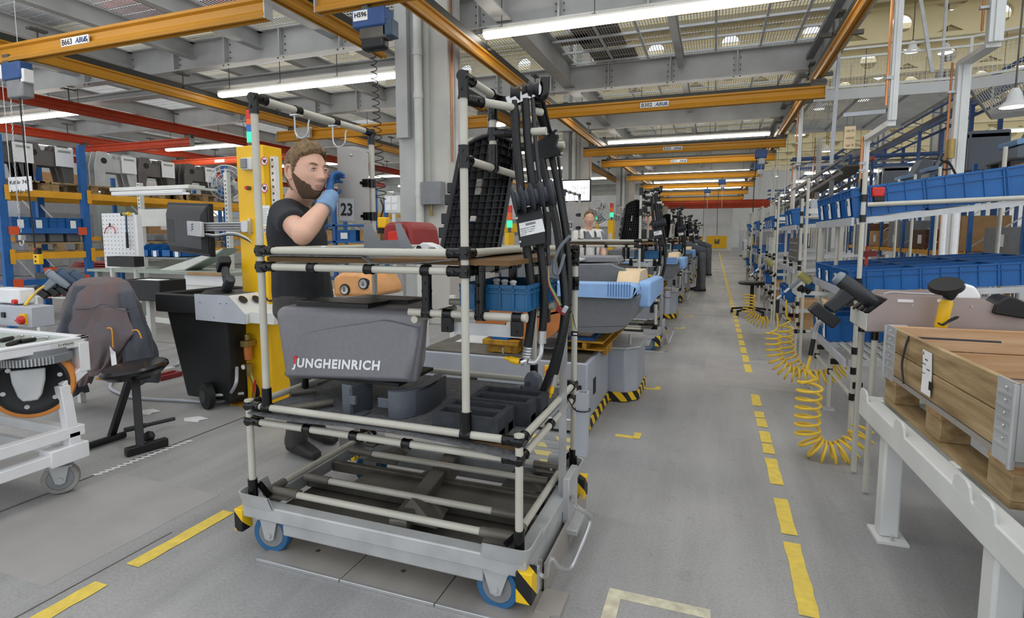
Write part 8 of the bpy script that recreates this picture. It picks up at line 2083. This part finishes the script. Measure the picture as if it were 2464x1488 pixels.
# blue conveyor trusses and their posts
def truss(p, q, h, label, m='truss_blue', n=10, red=False, posts=()):
    p, q = V(p), V(q); t = thing('conveyor_truss', label, 'conveyor', p, None); d = (q - p).normalized(); s_ = V((-d.y, d.x, 0)).normalized() * .35; up = V((0, 0, h))
    for e in (-1, 1):
        G().bar(p + s_ * e, q + s_ * e, .06, .08).obj('chord', m, t); G().bar(p + s_ * e + up, q + s_ * e + up, .06, .08).obj('chord', 'red_rail' if red and e < 0 else m, t)
        for i in range(n):
            a = p.lerp(q, i / n); b = p.lerp(q, (i + 1) / n); G().bar(a + s_ * e, b + s_ * e + up if i % 2 else a.lerp(b, 1) + s_ * e + up, .03, .03).obj('diagonal', m, t)
    G().bar(p + up * .5, q + up * .5, .55, .04).obj('belt', 'galv_dark', t)
    for (f_, z) in posts:
        c = p.lerp(q, f_)
        for e in (-1, 1): G().box(c.x + s_.x * e - .05, c.x + s_.x * e + .05, c.y + s_.y * e - .05, c.y + s_.y * e + .05, z, c.z).obj('post', m, t)
    return t
truss((7.4, 16, 5.2), (7.4, 52, 5.2), .5, 'long blue conveyor truss high over the right pallet racks', n=18, posts=[(i / 8, 0) for i in range(9)])
truss((5.0, 24, 4.3), (5.0, 54, 4.3), .4, 'blue conveyor truss above the flow racks in the distance', n=16, posts=[(i / 6, 0) for i in range(7)])
truss(AX(2062, 415, 3.3), AX(1890, 512, 2.5), .35, 'sloping grey conveyor with red edge in the distance over the racks', m='grey_mid', red=True, n=12, posts=((.1, 0), (.5, 0), (.9, 0)))
truss((3, 27, 4.2), (16, 27, 4.2), .4, 'blue cross conveyor truss behind the catwalk', n=10, posts=((.2, 0), (.6, 0)))
truss((7.9, 14, 6.2), (12.5, 9.5, 6.2), .4, 'dark blue diagonal truss under the cream roof at the upper right', n=8)
truss((3, 38, 3.6), (18, 38, 3.6), .5, 'farther blue cross conveyor at the back of the right hall', n=10, posts=((.1, 0), (.5, 0), (.9, 0)))
# lamps of the right hall
bell = [(2275, 128, 22), (2195, 125, 20), (2078, 242, 25), (1971, 263, 24), (1925, 326, 27), (1988, 365, 30), (2440, 258, 11.8), (2080, 300, 30), (1990, 415, 40), (2120, 415, 34), (1865, 425, 44)]
for k, (px, py, Y) in enumerate(sorted(bell, key=lambda q: q[2])):
    Y += 3.2 - (Y - 8) % 4.2 if (Y - 8) % 4.2 > 3 else 0; Y = Y + 1.1 if (Y - 8) % 4.2 > 3 else Y
    c = A(px, py, Y); t = thing('bell_lamp', 'white bell-shaped high-bay lamp under the cream roof, %s counted from the camera' % ORD[k], 'lamp', c, 'high-bay lamps of the right hall')
    G().lathe([(.05, .32), (.09, .25), (.12, .12), (.22, .02), (.24, 0), (.21, .0), (.1, .1)], c, Z1, 20).obj('shade', 'white_paint', t); G().lathe([(.01, .0), (.2, .005), (.15, .05), (.01, .06)], c, Z1, 16).obj('bulb', 'lamp_lit', t); G().cyl(c + V((0, 0, .32)), V((c.x, c.y, 8.92)), .015, 6).obj('cord', 'galv_dark', t)
for k, (x0, x1, y, z) in enumerate(((3.2, 7.2, 24.5, 3.75), (3.2, 7.4, 27.5, 3.7), (8, 13, 22, 4.6), (3.4, 8, 31, 3.6), (3.4, 8, 35, 3.6), (8, 13, 30, 4.6), (3.4, 8, 40, 3.6))):
    strip_light(x0, x1, y, z, 'fluorescent strip light hung low in the right hall, %s counted from the catwalk' % ORD[k], 'strip lights of the right hall', 4)
# cabinets and stands farther down the right side
for k in range(10):
    y = 17.2 + k * 2.6; x = 1.5 + (k % 2) * .5
    t = thing('station_cabinet', '%s machine stand right of the aisle, %s beyond the flow racks' % (('white', 'blue', 'pale grey')[k % 3], (words_ + ('tenth',))[k]), 'cabinet', (x, y, 0), 'stands right of the aisle')
    G().box(x, x + .8, y, y + 1.1, .08, 1.1 + .3 * (k % 3)).obj('body', ('offwhite', 'truss_blue', 'grey_box')[k % 3], t, bevel=.02); G().box(x - .01, x, y + .1, y + 1.0, .5, 1.0).obj('panel', ('bin_blue', 'offwhite', 'galv')[k % 3], t); G().box(x + .05, x + .75, y + .05, y + 1.05, 0, .08).obj('plinth', 'galv_dark', t)
    for dy in (.1, 1.0): G().cyl((x + .05, y + dy, 1.0), (x + .05, y + dy, 2.3), .02, 8).obj('post', 'pipe', t)
    G().cyl((x + .05, y + .1, 2.25), (x + .05, y + 1.0, 2.25), .02, 8).obj('post_bar', 'pipe', t); G().box(x + .1, x + .5, y + .2, y + .9, 1.7, 1.74).obj('shelf', 'offwhite', t)
fn = thing('mesh_fence', 'white mesh platform fence above the far flow racks', 'fence', (2.2, 26, 3.0))
for i in range(4):
    G().box(2.2 + i * .5 - .02, 2.2 + i * .5 + .02, 26, 26.04, 0 if i in (0, 3) else 2.9, 4.3).obj('fence_post', 'white_paint', fn)
g = G()
for i in range(16): g.box(2.2 + i * .1, 2.205 + i * .1, 26.01, 26.02, 2.95, 4.25)
for j in range(13): g.box(2.2, 3.7, 26.01, 26.02, 2.95 + j * .1, 2.96 + j * .1)
stuff(g.obj('fence_mesh', 'white_paint', fn)); G().box(2.2, 3.7, 26, 27.2, 2.86, 2.92).obj('platform', 'truss_blue', fn)
